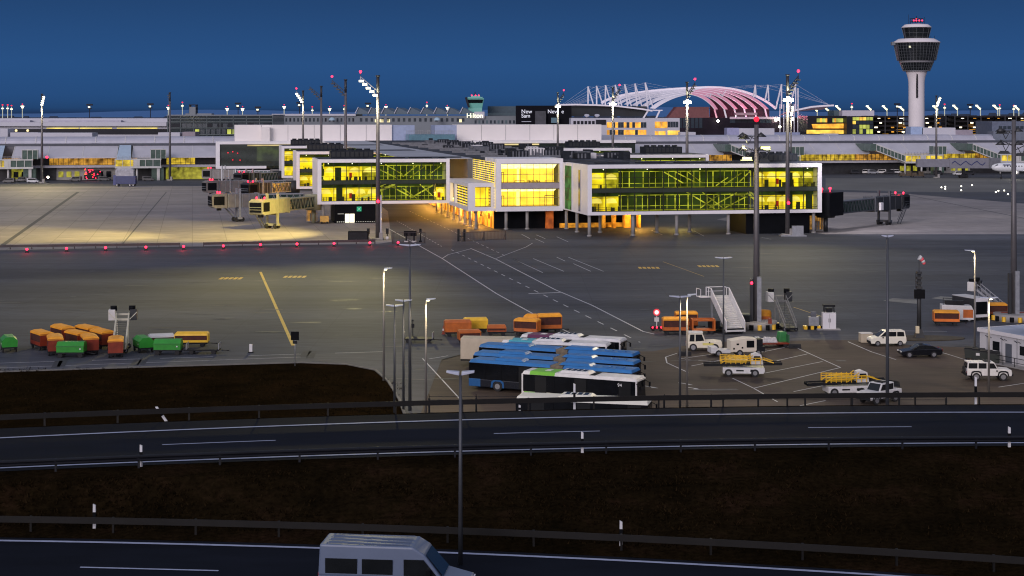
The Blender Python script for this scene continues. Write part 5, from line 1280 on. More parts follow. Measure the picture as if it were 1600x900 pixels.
# ================================================================== street lamps
post_m = mat('lamp_post_metal', (.065,.07,.08), .5, .4, var=.1)
head_pale = mat('lamp_head_pale', (.42,.45,.55), .4, .2)
def street_lamp(px, py_top, Y, label, z0=0.0, two=False, lit=False, r=.10, arm=.9, side=1):
    zt = Z_at(py_top, Y); h = zt - z0
    t = thing('street_lamp', label, 'street lamp', (X_at(px, Y), Y, z0), 0, 'slim street lamps')
    MB().cyl((0, 0, 0), (0, 0, h - .1), r*1.25, r*.75, n=10).build('pole', post_m if not lit else mat('lamp_post_lit', (.17,.16,.145), .5, .2), t)  # lit lamps get a paler pole, the lamplight painted into its colour
    sides = (-1, 1) if two else (side,)
    for s in sides:
        MB().prism([(s*.05, h - .1), (s*arm, h + .02), (s*arm, h + .1), (s*.05, h + .06)] if s > 0 else [(s*.05, h + .06), (s*arm, h + .1), (s*arm, h + .02), (s*.05, h - .1)], -.18, .18).build('lamp_head', head_pale, t, bevel=.02)
    if lit:
        MB().box(side*.2 - .12, side*.2 + .12, -.15, .15, h - .16, h - .11).build('lamp_lens', glow('lens_warm', (1, .85, .45), 10), t)
        lamp('SPOT', 'street_light', (side*.5, -.7, h - .15), 1500, (1, .80, .50), .15, t, None, 165, .6).rotation_euler = (R(-6), 0, 0)
        lamp('POINT', 'pole_spill', (side*.3, -.6, h - .6), 18, (1, .92, .55), .08, t)
    return t
street_lamp(599.5, 419.5, 168, 'lit street lamp at the corner of the grass field, its top pale', lit=True)
street_lamp(640.5, 383, 151, 'tallest dark street lamp left of the buses with a pale flat head', two=True, r=.13, arm=1.0)
street_lamp(616.5, 477.5, 150, 'shorter dark street lamp just right of the grass corner', two=True, arm=.8)
street_lamp(630.5, 469.5, 151, 'dark street lamp immediately left of the tallest one', two=True, arm=.8)
street_lamp(665.5, 467.5, 150, 'lit street lamp between the tallest lamp and the buses', lit=True)
street_lamp(1062.5, 463.5, 149, 'dark street lamp left of the lit one by the tow tractor', two=True, arm=1.0)
street_lamp(1073.5, 460.5, 150, 'lit street lamp with cream lit pole in front of the orange carts', lit=True)
street_lamp(1130.5, 403, 187, 'dark street lamp standing before the white passenger stairs', two=True, arm=1.0)
street_lamp(1386.5, 369, 138, 'tallest dark street lamp between the van and the white cabinet', two=True, r=.14, arm=.5)
street_lamp(1523, 391.5, 192, 'street lamp with bright head in front of the orange loaders', lit=True, side=-1, arm=1.2)
street_lamp(1545, 465.5, 160, 'lit street lamp with cream lit pole beside the white cabin building', lit=True, two=True)
street_lamp(719.5, 582.5, 71, 'nearest tall grey lamp post with twin heads rising between the two roads', z0=7.9, two=True, r=.085, arm=.62)

# ================================================================== guard rails on the embankment
rail_m = mat('guard_rail_metal', (.0085,.0078,.0075), .55, .5, var=.25, scale=.8)
rail_m2 = mat('guard_rail_grey', (.009,.0105,.016), .5, .5, var=.2, scale=.8)
def guard_rail(fy, zb, label, m, x0=-44, x1=44, beams=1, step=4.0, flip=1):
    t = thing('guard_rail', label, 'guard rail', (0, fy(0), zb), 0)
    pts = [(x0 + 2.0*k, fy(x0 + 2.0*k) - fy(0)) for k in range(int((x1 - x0)/2) + 1)]
    b = MB()
    for (xa, ya), (xb, yb) in zip(pts, pts[1:]):
        prof = [(-.03, .44), (.05, .49), (.05, .55), (-.02, .59), (.05, .64), (.05, .70), (-.03, .75), (-.06, .75), (-.06, .44)]
        for (o0, z0), (o1, z1) in zip(prof, prof[1:] + prof[:1]):
            b.quad([(xa, ya + o0*flip, z0), (xb, yb + o0*flip, z0), (xb, yb + o1*flip, z1), (xa, ya + o1*flip, z1)])
    b.build('rail_beam', m, t)
    if beams > 1:
        b = MB()
        for (xa, ya), (xb, yb) in zip(pts, pts[1:]): b.bar((xa, ya + .35, .72), (xb, yb + .35, .72), .1, .12)
        b.build('upper_beam', m, t)
    k = 0; x = x0 + 1
    while x < x1:
        MB().box(x - .05, x + .05, fy(x) - fy(0) + .05, fy(x) - fy(0) + .15, -.25, .74).box(x - .04, x + .04, fy(x) - fy(0) - .02, fy(x) - fy(0) + .05, .5, .68).build('rail_post', m, t); x += step
    return t
guard_rail(lambda x: y_fr(x) + .45, 10, 'upper guard rail in front of the parked buses along the upper road', rail_m)
guard_rail(lambda x: y_nl(x) - 1.35, 9.9, 'grey guard rail along the near edge of the upper road above the grass strip', rail_m2, flip=-1)
guard_rail(lambda x: y_ll(x) + 1.5, 8.05, 'lower guard rail along the dark grass strip by the lower road', rail_m)
# delineator posts
dl_w = mat('delineator_white', (.62,.62,.64), .5)
def delineator(px, py, Y, zb, label, h=1.05, lean=0.0):
    t = thing('delineator_post', label, 'delineator post', (X_at(px, Y), Y, zb), 0, 'white delineator posts along the roads'); t.rotation_euler = (0, lean, 0)
    MB().prism([(-.07, 0), (.07, 0), (.06, h - .06), (-.06, h)], -.05, .05).build('post', dl_w, t)
    MB().box(-.071, .071, -.056, .056, h*.42, h*.68).build('black_band', black, t)
dY = lambda f, px: (lambda Y: Y)(f)
def at_line(px, f):
    Y = 90.0
    for _ in range(20): Y = f(X_at(px, Y))
    return Y
delineator(220.5, 0, at_line(220.5, lambda x: y_nl(x) - .95), 9.95, 'white delineator post left at the near edge of the upper road', 1.15)
delineator(909.8, 0, at_line(909.8, lambda x: y_nl(x) - .95), 9.95, 'black and white delineator post in the middle beside the upper road dashes', 1.15)
delineator(1577, 0, at_line(1577, lambda x: y_nl(x) - .95), 9.95, 'white delineator post at the right end of the upper road', 1.15)
delineator(147.5, 0, at_line(147.5, lambda x: y_ll(x) + 2.2), 8.05, 'delineator post on the left above the lower guard rail', 1.2)
delineator(970.3, 0, at_line(970.3, lambda x: y_ll(x) + 2.2), 8.05, 'delineator post on the right above the lower guard rail', 1.2)
delineator(261, 0, at_line(261, lambda x: y_fr(x) + 1.1), 9.8, 'leaning delineator post behind the upper guard rail on the left', 1.15, -.6)
delineator(1524.5, 0, at_line(1524.5, lambda x: y_fr(x) + 1.2), 9.7, 'black and white delineator post below the white off-road car', 1.9)
delineator(812, 0, at_line(812, lambda x: y_fr(x) + .75), 9.75, 'white delineator stump under the guard rail left of the buses', .55)
delineator(897.5, 0, at_line(897.5, lambda x: y_fr(x) + 1.2), 9.7, 'slim white delineator post in front of the white buses', 1.75)
# perimeter fence at the foot of the slope
t = thing('perimeter_fence', 'dark wire perimeter fence with thin posts behind the upper guard rail', 'fence', (0, 143, 0))
xs_ = [-7.4 + 4.2*k for k in range(0, 12)]
for x in xs_: MB().cyl((x, 0, 0), (x, 0, 2.6), .09, n=6).bar((x, 0, 2.6), (x, -.35, 3.0), .06).build('fence_post', dark_metal, t)
b = MB()
for z in (.2, 1.3, 2.45, 2.75): b.bar((xs_[0], 0, z), (xs_[-1], 0, z), .035)
b.build('fence_wire', dark_metal, t)

# ================================================================== baggage carts, dollies, containers
def wheels(t, pts, r, w_=.16, with_rim=True, m=tyre):
    for (x, y) in pts:
        o = MB().cyl((x, y - w_/2, r), (x, y + w_/2, r), r, n=16).build('wheel', m, t)
        if with_rim: MB().cyl((x, y - w_/2 - .012, r), (x, y + w_/2 + .012, r), r*.55, n=12).build('rim', rim, o)
def baggage_cart(body, top, label, loc, rz, group, L=3.4, W=1.7, H_=2.05, open_side=True, flat=False):
    t = thing('baggage_cart', label, 'baggage cart', loc, rz, group)
    MB().box(-L/2, L/2, -W/2, W/2, .42, .56).box(-L/2 + .1, L/2 - .1, -.35, .35, .30, .42).build('deck', dark_metal, t)
    wheels(t, [(sx*L*.34, sy*(W/2 - .12)) for sx in (-1, 1) for sy in (-1, 1)], .26, .16, False)
    MB().bar((L/2, 0, .40), (L/2 + 1.0, 0, .32), .09).cyl((L/2 + 1.0, 0, .28), (L/2 + 1.0, 0, .40), .12, n=8).build('tow_bar', dark_metal, t)
    if flat:
        MB().box(-L/2, -L/2 + .06, -W/2, W/2, .56, 1.25).box(L/2 - .06, L/2, -W/2, W/2, .56, 1.25).build('end_rail', galv, t); return t
    for s in (-1, 1): MB().box(s*L/2 - .04, s*L/2 + .04, -W/2, W/2, .57, H_ - .1).build('end_panel', body, t)
    MB().box(-L/2 + .05, L/2 - .05, -.04, .04, .57, H_ - .15).build('middle_wall', body, t)
    side = MB(); side.box(-L/2 + .05, L/2 - .05, -W/2, -W/2 + .05, .57, .57 + (H_ - .7)*(.30 if open_side else .95)).box(-L/2 + .05, L/2 - .05, W/2 - .05, W/2, .57, .57 + (H_ - .7)*.9)
    side.build('side_panel', body, t)
    if open_side: MB().box(-L/2 + .08, L/2 - .08, -W/2 + .05, -W/2 + .08, .58, H_ - .15).build('side_curtain', mat('curtain_dark', (.055,.012,.006), .8, var=.4, scale=2), t)
    MB().frust((-L/2 - .05, L/2 + .05, -W/2 - .05, W/2 + .05), H_ - .22, (-L/2 - .02, L/2 + .02, -W/2 - .02, W/2 + .02), H_ - .02).frust((-L/2 - .02, L/2 + .02, -W/2 - .02, W/2 + .02), H_ - .02, (-L/2 + .15, L/2 - .1, -W/4, W/4), H_ + .16 + .04*math.sin(L*9 + loc[0])).build('canopy', top, t, bevel=.02)
    return t
def hopper_cart(label, loc, rz, group):
    """green dolly with a sloping sided hood"""
    t = thing('hopper_cart', label, 'hopper cart', loc, rz, group)
    L, W = 3.2, 1.7
    MB().box(-L/2, L/2, -W/2, W/2, .48, .62).build('deck', dark_metal, t)
    wheels(t, [(sx*L*.36, sy*(W/2 - .1)) for sx in (-1, 1) for sy in (-1, 1)], .28, .16, False)
    MB().frust((-L/2 + .05, L/2 - .05, -W/2, W/2), .63, (-L/2 + .05, L/2 - .05, -W/2 - .05, W/2 + .05), 1.35).frust((-L/2 + .05, L/2 - .05, -W/2 - .05, W/2 + .05), 1.35, (-L/2 + .05, L/2 - .05, -.45, .45), 1.78).build('hood', green_paint, t)
    MB().box(-L/2 - .02, L/2 + .02, -W/2 - .08, -W/2 - .055, 1.28, 1.36).build('hood_rim', mat('green_dark', (.01,.14,.015), .5), t)
    MB().bar((L/2, 0, .5), (L/2 + 1.1, 0, .35), .09).build('tow_bar', dark_metal, t)
    MB().box(L*.34, L*.39, -W/2 - .085, -W/2 - .06, .95, 1.1).build('reflector', white_paint, t)
    return t
gl = 'orange baggage carts crowded on the left'
carts = [(66,545,-.95,'orange baggage cart with dark open side, leftmost of the cluster'),(98,536,-.9,'orange baggage cart behind the green hopper, second from the left'),(86,553,-1.25,'orange baggage cart directly left of the green hopper cart'),
         (121,545,-.85,'orange baggage cart in the middle of the cluster behind the green hopper'),(137,536,-.85,'orange baggage cart furthest back in the cluster'),(140,552,-1.2,'orange baggage cart right of the green hopper cart'),(160,543,-.9,'orange baggage cart near the foot of the dark stairs'),(181,556,-1.35,'bright red-orange baggage cart nearest the stairs at the right of the cluster')]
for px, py, rz, nm in carts:
    baggage_cart(red_orange, orange_tarp, nm, G(px, py), rz, gl)
hopper_cart('bright green hopper cart standing in front of the orange baggage carts', G(112, 557.5), .03, 'green hopper carts')
hopper_cart('dark green hopper cart cut by the left edge of the picture', G(14, 548), -1.2, 'green hopper carts')
hopper_cart('bright green hopper cart right of the dark stairs', G(263, 553.5), .02, 'green hopper carts')
hopper_cart('shaded green hopper cart between the stairs and the bright green one', G(224, 549), -1.1, 'green hopper carts')
baggage_cart(yellow_paint, yellow_paint, 'long yellow baggage cart behind the bright green hopper', G(300, 541), .05, 'yellow carts', L=3.9, H_=1.6)
baggage_cart(galv, galv, 'low flat grey cargo dolly at the right end of the left group', G(318, 552), .02, 'flat cargo dollies', L=3.8, flat=True)
baggage_cart(off_white, off_white, 'pale low cart standing behind the bright green hopper', G(252, 540), .3, 'pale carts', H_=1.3, L=3)
baggage_cart(orange_paint, orange_paint, 'orange box cart with red end at the left before the buses', G(715, 524.5), .12, 'orange carts behind the buses', H_=1.9, L=3.3, open_side=False)
baggage_cart(yellow_paint, yellow_paint, 'bright yellow box cart behind the buses', G(743, 519), .1, 'orange carts behind the buses', H_=1.75, L=3.0, open_side=False)
baggage_cart(orange_paint, mat('orange_deep', (.42,.10,.01), .6, var=.2), 'low dark orange cart in front of the yellow box cart', G(733, 537), .2, 'orange carts behind the buses', H_=1.6, L=2.6)
baggage_cart(mat('rust_orange', (.30,.06,.01), .6, var=.2), mat('orange_deep', (.42,.10,.01), .6), 'low rust coloured cart right of the yellow box cart', G(776, 524), .05, 'orange carts behind the buses', H_=1.2, L=2.3)
baggage_cart(orange_paint, orange_tarp, 'orange baggage cart seen end-on behind the maroon striped bus', G(824, 524), -.35, 'orange carts behind the buses', L=3.0)
baggage_cart(orange_paint, orange_tarp, 'orange baggage cart second behind the maroon striped bus', G(840, 518), -.3, 'orange carts behind the buses', L=3.2)
baggage_cart(orange_paint, orange_tarp, 'large orange baggage cart at the right behind the maroon striped bus', G(858, 519), .15, 'orange carts behind the buses', L=3.0, H_=2.25)
baggage_cart(dark_metal, dark_metal, 'dark flat cargo dolly by the lamp posts left of the carts', G(654, 535), -.05, 'flat cargo dollies', L=3.6, flat=True)
baggage_cart(orange_paint, orange_tarp, 'orange baggage cart behind the white tow tractor', G(1055, 522), .03, 'orange carts at the crown mast', L=3.2)
baggage_cart(orange_paint, orange_tarp, 'orange baggage cart with raised roof behind the first one by the tow tractor', G(1072, 514), .03, 'orange carts at the crown mast', L=2.8, H_=2.2)
tq = thing('open_frame_cart', 'open orange frame cart beside the white passenger stairs', 'cart', G(1098, 521), 0.05, 'orange carts at the crown mast')
MB().box(-1.5, 1.5, -.8, .8, .42, .6).box(-1.5, -1.3, -.8, .8, .6, 1.9).box(1.3, 1.5, -.8, .8, .6, 1.9).box(-1.3, 1.3, -.8, -.6, 1.65, 1.9).box(-1.3, 1.3, .6, .8, 1.65, 1.9).build('frame', orange_paint, tq)
wheels(tq, [(-1, -.7), (1, -.7), (-1, .7), (1, .7)], .25, .15, False)
# beige trailer behind the blue buses
t = thing('box_trailer', 'beige box trailer standing behind the blue buses', 'trailer', G(762, 570.5), R(-6))
MB().box(-2.9, 2.9, -1.2, 1.2, .8, 3.1).build('box', beige, t, bevel=.05); MB().box(-2.9, 2.9, -1.0, 1.0, .6, .8).build('chassis', dark_metal, t)
wheels(t, [(-1.5, -1.0), (-1.5, 1.0), (1.6, -1.0), (1.6, 1.0)], .42, .3)

# ================================================================== passenger stairs
def stairs_dark(label, loc, rz, frame=mat('stair_pale', (.52,.50,.40), .5, .2, var=.1)):
    t = thing('passenger_stairs', label, 'passenger stairs', loc, rz, 'mobile passenger stairs'); t.scale = (.72, .74, .80)
    # climbs away from the viewer: +y
    MB().box(-1.1, 1.1, -1.2, 5.6, .35, .6).build('chassis', dark_metal, t)
    wheels(t, [(-1.05, -.6), (1.05, -.6), (-1.05, 4.8), (1.05, 4.8)], .36, .25)
    f = MB()
    for s in (-1.0, 1.0):
        f.bar((s, -1.0, .5), (s, 4.4, 4.3), .22, .35); f.bar((s, -1.0, 1.5), (s, 4.4, 5.3), .12); 
        for k in range(7): y = -1 + 5.4*k/6; z = .5 + 3.8*k/6; f.bar((s, y, z), (s, y, z + 1), .08)
        f.bar((s, 4.4, 4.3), (s, 5.6, 4.3), .2); f.bar((s*.9, 4.8, .6), (s*.9, 4.8, 4.3), .16); f.bar((s*.9, 2.4, .6), (s*.9, 2.4, 2.8), .12)
    f.bar((-1, 5.6, 5.0), (1, 5.6, 5.0), .25); f.bar((-1.0, 4.45, 4.35), (1.0, 4.45, 4.35), .3)
    f.build('side_frame', frame, t)
    st = MB()
    for k in range(17): y = -1 + 5.4*k/16.5; z = .45 + 3.8*k/16.5; st.box(-.95, .95, y, y + .26, z, z + .06)
    st.box(-.95, .95, 4.4, 5.7, 4.2, 4.28); st.build('steps', mat('step_dark', (.06,.065,.06), .6), t)
    for s in (-1, 1):
        MB().box(s*1.75 - .55, s*1.75 + .55, 4.5, 5.9, 4.2, 5.8).build('side_screen', off_white if s < 0 else head_dark, t, bevel=.05)
        MB().cyl((s*1.5, 5.3, 5.6), (s*1.5, 5.3, 6.3), .55, n=12).build('bumper_roll', black, t)
        MB().bar((s*1.1, 4.5, 4.3), (s*2.3, 4.5, 5.4), .12).build('screen_brace', frame, t)
    return t
stairs_dark('open steel passenger stairs behind the orange carts on the left', G(187, 551), R(8))
stairs_dark('dark open passenger stairs right of the crown mast', G(1233, 517), R(10), mat('stair_grey', (.20,.20,.19), .5, .3, var=.15))
t = thing('passenger_stairs', 'white passenger stairs with solid side walls beside the crown mast', 'passenger stairs', G(1145, 521), R(14), 'mobile passenger stairs')
MB().box(-1.2, 1.2, -.8, 5.4, .4, .75).build('chassis', dark_metal, t); wheels(t, [(-1.1, 0), (1.1, 0), (-1.1, 4.6), (1.1, 4.6)], .36, .25)
for s in (-1.25, 1.25):
    b = MB(); b.v += [(s-.06, -1, .3), (s-.06, 4.4, 4.1), (s-.06, 4.4, 5.2), (s-.06, -1, 1.5), (s+.06, -1, .3), (s+.06, 4.4, 4.1), (s+.06, 4.4, 5.2), (s+.06, -1, 1.5)]
    for q in ((0,1,2,3),(7,6,5,4),(0,4,5,1),(1,5,6,2),(2,6,7,3),(3,7,4,0)): b.f.append(q); b.m.append(0); b.sm.append(False)
    b.build('side_wall', white_paint, t)
    MB().bar((s, -1, 1.6), (s, 4.4, 5.3), .1).bar((s, 4.4, 5.3), (s, 6.2, 5.3), .1).bar((s, 6.2, 4.2), (s, 6.2, 5.3), .1).bar((s, 5.3, 4.2), (s, 5.3, 5.3), .08).build('handrail', white_panel, t)
b = MB()
for k in range(18): y = -1 + 5.4*k/17; z = .35 + 3.8*k/17; b.box(-1.17, 1.17, y, y + .3, z, z + .2)
b.box(-1.2, 1.2, 4.4, 6.2, 4.0, 4.15); b.build('steps', off_white, t)
MB().bar((-1.25, 6.2, 5.3), (1.25, 6.2, 5.3), .08).bar((-1.25, 6.2, 4.75), (1.25, 6.2, 4.75), .06).build('end_rail', white_panel, t)
MB().box(-2.6, -1.4, 4.6, 6.2, 4.1, 4.2).bar((-2.6, 4.6, 5.2), (-2.6, 6.2, 5.2), .07).bar((-2.6, 4.6, 4.2), (-2.6, 4.6, 5.2), .07).bar((-2.6, 6.2, 4.2), (-2.6, 6.2, 5.2), .07).build('side_platform', white_panel, t)
MB().bar((-1, 4.6, .7), (-1, 4.9, 4.0), .2).bar((1, 4.6, .7), (1, 4.9, 4.0), .2).bar((-1, 1.8, .7), (1, 4.8, 3.8), .12).build('support', galv, t)
MB().box(-2.4, -1.35, 1.0, 2.6, .5, 1.5).build('engine_box', dark_metal, t, bevel=.04)

# ================================================================== buses
bus_glass = mat('bus_glass', (.006,.007,.009), .12, var=.3, scale=.5, spec=.3)
def bus(label, loc, rz, L, body, lower, stripe=None, arch=None, joint=False, group=None, number=None, roof_white=True):
    t = thing('bus', label, 'bus', loc, rz, group)
    W = 2.55; HH = 3.05
    h = L/2
    segs = [(-h, h)] if not joint else [(-h, h*.02), (h*.02 + 1.3, h)]
    for i, (x0, x1) in enumerate(segs):
        MB().box(x0, x1, -W/2, W/2, .34, 1.12).build('lower_body', lower, t, bevel=.08)
        MB().box(x0 + .02, x1 - .02, -W/2 + .02, W/2 - .02, 1.10, 2.78).build('window_band', bus_glass, t, bevel=.05)
        MB().frust((x0, x1, -W/2, W/2), 2.74, (x0 + .12, x1 - .12, -W/2 + .22, W/2 - .22), HH).build('roof', body, t, bevel=.06)
        n = max(3, int((x1 - x0)/1.5)); m = MB()
        for k in range(n + 1): x = x0 + .04 + (x1 - x0 - .08)*k/n; m.box(x - .03, x + .03, -W/2 - .004, -W/2 + .015, 1.15, 2.72)
        m.build('window_pillar', black, t)
    if joint: MB().box(h*.02, h*.02 + 1.3, -W/2 + .06, W/2 - .06, .4, 3.0).build('bellows', mat('bellows', (.15,.12,.085), .85, var=.25, scale=3), t)
    for x in ((-h + 2.6, h - 2.7) if not joint else (-h + 3.2, -1.9, h - 2.7)):
        for s in (-1, 1):
            o = MB().cyl((x, s*(W/2 - .26), .5), (x, s*(W/2 + .02), .5), .5, n=18).build('wheel', tyre, t)
            MB().cyl((x, s*(W/2 - .0), .5), (x, s*(W/2 + .03), .5), .28, n=12).build('rim', rim, o)
            MB().prism([(x - .75, .36), (x - .68, .95), (x - .4, 1.13), (x + .4, 1.13), (x + .68, .95), (x + .75, .36), (x + .56, .36), (x + .5, .8), (x + .28, 1.0), (x - .28, 1.0), (x - .5, .8), (x - .56, .36)], s*W/2 - .01, s*W/2 + .02).build('wheel_arch', arch or lower, t)
    if arch: MB().box(-h - .015, -h + 1.3, -W/2 - .015, -W/2 + .2, .36, 1.14).box(-h - .03, -h + .05, -W/2 + .2, W/2, .36, 1.3).build('rear_panel', arch, t, bevel=.04)
    # ends
    MB().prism([(h - .02, 1.0), (h + .05, 1.0), (h - .04, 2.72), (h - .1, 2.72)], -W/2 + .12, W/2 - .12).build('windscreen', bus_glass, t)
    MB().box(-h - .02, -h + .01, -W/2 + .2, W/2 - .2, 1.5, 2.6).build('rear_window', bus_glass, t)
    for s in (-.95, .95):
        MB().box(h + .0, h + .03, s - .2, s + .2, .62, .82).build('headlight', mat('headlight_off', (.6,.6,.6), .1), t)
        MB().box(-h - .03, -h, s - .12, s + .12, .8, 1.1).build('tail_light', mat('tail_off', (.25,.01,.01), .3), t)
        MB().bar((h - .1, s*1.3, 2.6), (h + .35, s*1.5, 2.35), .06).box(h + .28, h + .42, s*1.5 - .1, s*1.5 + .1, 1.95, 2.4).build('mirror', black, t)
    # doors, roof units
    for x in ((h - 1.2, 0.2, -h + 2.0) if not joint else (h - 1.2, h*.5, -h*.3)):
        MB().box(x - .6, x + .6, -W/2 - .022, -W/2 - .002, .4, 2.65).build('door', mat('door_glass', (.016,.017,.018), .15), t)
    pods = [(-h*.10, 3.2)] if not joint else [(-h*.52, 3.2), (h*.30, 3.4)]
    for x, l_ in pods:
        p = MB().frust((x - l_/2, x + l_/2, -.9, .9), HH + .004, (x - l_/2 + .3, x + l_/2 - .3, -.7, .7), HH + .24).build('roof_pod', body, t, bevel=.05)
        v = MB()
        for k in range(4): v.box(x - l_*.32 + .55*k, x - l_*.32 + .55*k + .4, -.5, .5, HH + .243, HH + .26)
        if not joint: v.build('roof_vent', bus_glass, p)
        if stripe is not None and not joint: MB().box(x + l_/2 + .06, x + l_/2 + .6, -1.04, 1.04, HH + .003, HH + .03).build('roof_gap', black, t)
    for x in ((h - 3.0, h*.82) if joint else ()): MB().box(x - .4, x + .4, -.4, .4, HH + .004, HH + .07).build('roof_hatch', body, t)
    if stripe is not None:
        x0, x1 = -h*.86, -h*.42
        MB().box(x0, x1, -1.05, 1.05, HH + .002, HH + .02).build('roof_stripe', stripe, t)
        s = MB(); s.quad([(x0, -W/2 + .0, 2.76), (x1, -W/2 + .0, 2.76), (x1, -1.06, HH + .012), (x0, -1.06, HH + .012)]); s.build('roof_edge_stripe', stripe, t)
        MB().box(-h*.65, -h*.55, -.3, .5, HH + .022, HH + .06).build('roof_mark', white_paint, t)
        MB().box(-h + .25, -h*.42, -W/2 - .012, -W/2 - .001, .38, 1.1).build('lower_stripe', stripe, t)
    if stripe is not None:
        for x in (-h - .01, h - .14): MB().box(x, x + .15, -W/2 - .015, -W/2 + .1, .5, 2.8).build('corner_pillar', body, t)
        MB().box(h - .4, h + .04, -W/2 + .05, W/2 - .05, 2.72, 2.86).build('front_edge', body, t)
    if number: text_part(number, .45, white_glow if False else mat('number_white', (.75,.75,.75), .5), t, (h - 1.7, -W/2 - .03, 2.2), (R(90), 0, 0), 'fleet_number', .005)
    return t
wp = white_paint
def bus_at(pa, pb, za):   # from the two roof corners on the near side
    a = Vector(G(pa[0], pa[1], za)); c = Vector(G(pb[0], pb[1], za)); d = (c - a); ang = math.atan2(d.y, d.x); n = Vector((-math.sin(ang), math.cos(ang), 0))
    m = (a + c)/2 + n*1.27; return (m.x, m.y, 0), ang, Vector((d.x, d.y, 0)).length
lower_dark = mat('lower_dark', (.03,.03,.032), .4)
for i, (pa, pb, nm) in enumerate((((732,562),(988,580),'blue articulated bus nearest the viewer'),((742,551.5),(987,566.5),'blue articulated bus in the middle of the three'),((746,538.5),(991,554),'blue articulated bus furthest back of the three'))):
    loc, ang, L = bus_at(pa, pb, 3.0)
    bus(nm, loc, ang, 17.6, blue_paint, mat('lower_black', (.010,.012,.018), .25, var=.2), arch=mat('blue_lower', (.012,.085,.24), .35), joint=True, group='blue articulated buses parked in a row')
loc, ang, L = bus_at((818,580.5), (992,592.8), 3.0)
bus('white bus with lime green roof stripe in front of the blue buses', loc, ang, 11.8, wp, mat('white_lower', (.60,.55,.44), .4), mat('lime_paint', (.14,.42,.03), .45), number='94', group='white apron buses')
loc, ang, L = bus_at((782,532.5), (949,538.5), 3.0)
bus('white bus with teal roof stripe behind the blue buses', loc, ang, 11.8, wp, lower_dark, mat('teal_paint', (.05,.34,.42), .45), group='white apron buses')
loc, ang, L = bus_at((815,523.5), (967,531.5), 3.0)
bus('white bus with maroon roof stripe, furthest back of all buses', loc, ang, 11.8, wp, lower_dark, mat('maroon_paint', (.10,.015,.06), .45), number='96' if False else None, group='white apron buses')
loc, ang, L = bus_at((814,620.5), (1004,628.5), 3.0)
bus('cream white bus mostly hidden below the guard rail in front', loc, ang, 11.8, mat('cream_paint', (.70,.68,.58), .4, var=.06), lower_dark, group='white apron buses')

# ================================================================== cars and service vehicles
car_glass = mat('car_glass', (.012,.014,.016), .08, var=.2)
def car(name, label, cat, loc, rz, prof_low, prof_top, w_, paint, wheels_x, r, glass_side, glass_front=None, glass_rear=None, inset=.14, belt=None, group=None, lights=True):
    """prof_low, prof_top: side silhouettes (x forward, z up) of the body below and above the belt line"""
    t = thing(name, label, cat, loc, rz, group)
    MB().prism(prof_low, -w_, w_).build('body', paint, t, bevel=.05)
    MB().prism(prof_top, -w_ + inset, w_ - inset).build('cabin', paint, t, bevel=.05)
    for g in glass_side:
        for s in (-1, 1): MB().prism(g, s*(w_ - inset) - .012, s*(w_ - inset) + .012).build('side_window', car_glass, t)
    for nm, g in (('windscreen', glass_front), ('rear_window', glass_rear)):
        if g:
            (xa, za), (xb, zb) = g; k = .02 if nm == 'windscreen' else -.02
            y = w_ - inset - .1
            MB().quad([(xa + k, -y, za), (xa + k, y, za), (xb + k, y*.92, zb), (xb + k, -y*.92, zb)]).build(nm, car_glass, t)
    for x in wheels_x:
        for s in (-1, 1):
            o = MB().cyl((x, s*(w_ - .2), r), (x, s*(w_ + .015), r), r, n=18).build('wheel', tyre, t)
            MB().cyl((x, s*(w_ + .0), r), (x, s*(w_ + .03), r), r*.62, n=12).build('rim', rim, o)
    xf = max(p[0] for p in prof_low); xr = min(p[0] for p in prof_low)
    if lights:
        for s in (-1, 1):
            MB().box(xf - .05, xf + .02, s*(w_ - .32) - .18, s*(w_ - .32) + .18, .62, .78).build('headlight', mat('headlight_off', (.6,.6,.6), .1), t)
            MB().box(xr - .02, xr + .05, s*(w_ - .2) - .1, s*(w_ - .2) + .1, .75, 1.0).build('tail_light', mat('tail_off', (.25,.01,.01), .3), t)
            MB().box(.3*xf, .3*xf + .12, s*(w_ + .02) - .1, s*(w_ + .02) + .1, .98, 1.12).build('mirror', black, t)
    return t
van_paint = mat('van_cream', (.72,.69,.58), .3, var=.04)
def van(loc, rz, label, paint):
    t = car('van', label, 'van', loc, rz,
        [(-2.05,.3),(2.1,.3),(2.2,.5),(2.18,.85),(2.0,.98),(1.25,1.12),(-2.15,1.12),(-2.2,.6)], [(1.25,1.10),(.45,1.78),(.25,1.85),(-2.0,1.84),(-2.14,1.10)], .9, paint, (1.35,-1.4), .33,
        [[(1.0,1.16),(.42,1.7),(.05,1.72),(.05,1.16)],[(-.05,1.16),(-.05,1.72),(-.95,1.72),(-.95,1.16)],[(-1.05,1.16),(-1.05,1.72),(-1.85,1.70),(-1.95,1.16)]], ((1.27,1.13),(.46,1.76)), ((-2.12,1.2),(-2.03,1.7)), inset=.08)
    MB().box(2.16, 2.22, -.8, .8, .32, .6).build('bumper', dark_metal, t); MB().box(-.2, -.18, -.905, -.9, .4, 1.1).box(-1.0, -.98, -.905, -.9, .4, 1.1).build('door_seam', dark_metal, t)
    return t
van((G(1388, 541)[0], G(1388, 541)[1] + .9, 0), R(180 + 4), 'cream white high roofed van parked with its nose to the left', van_paint)
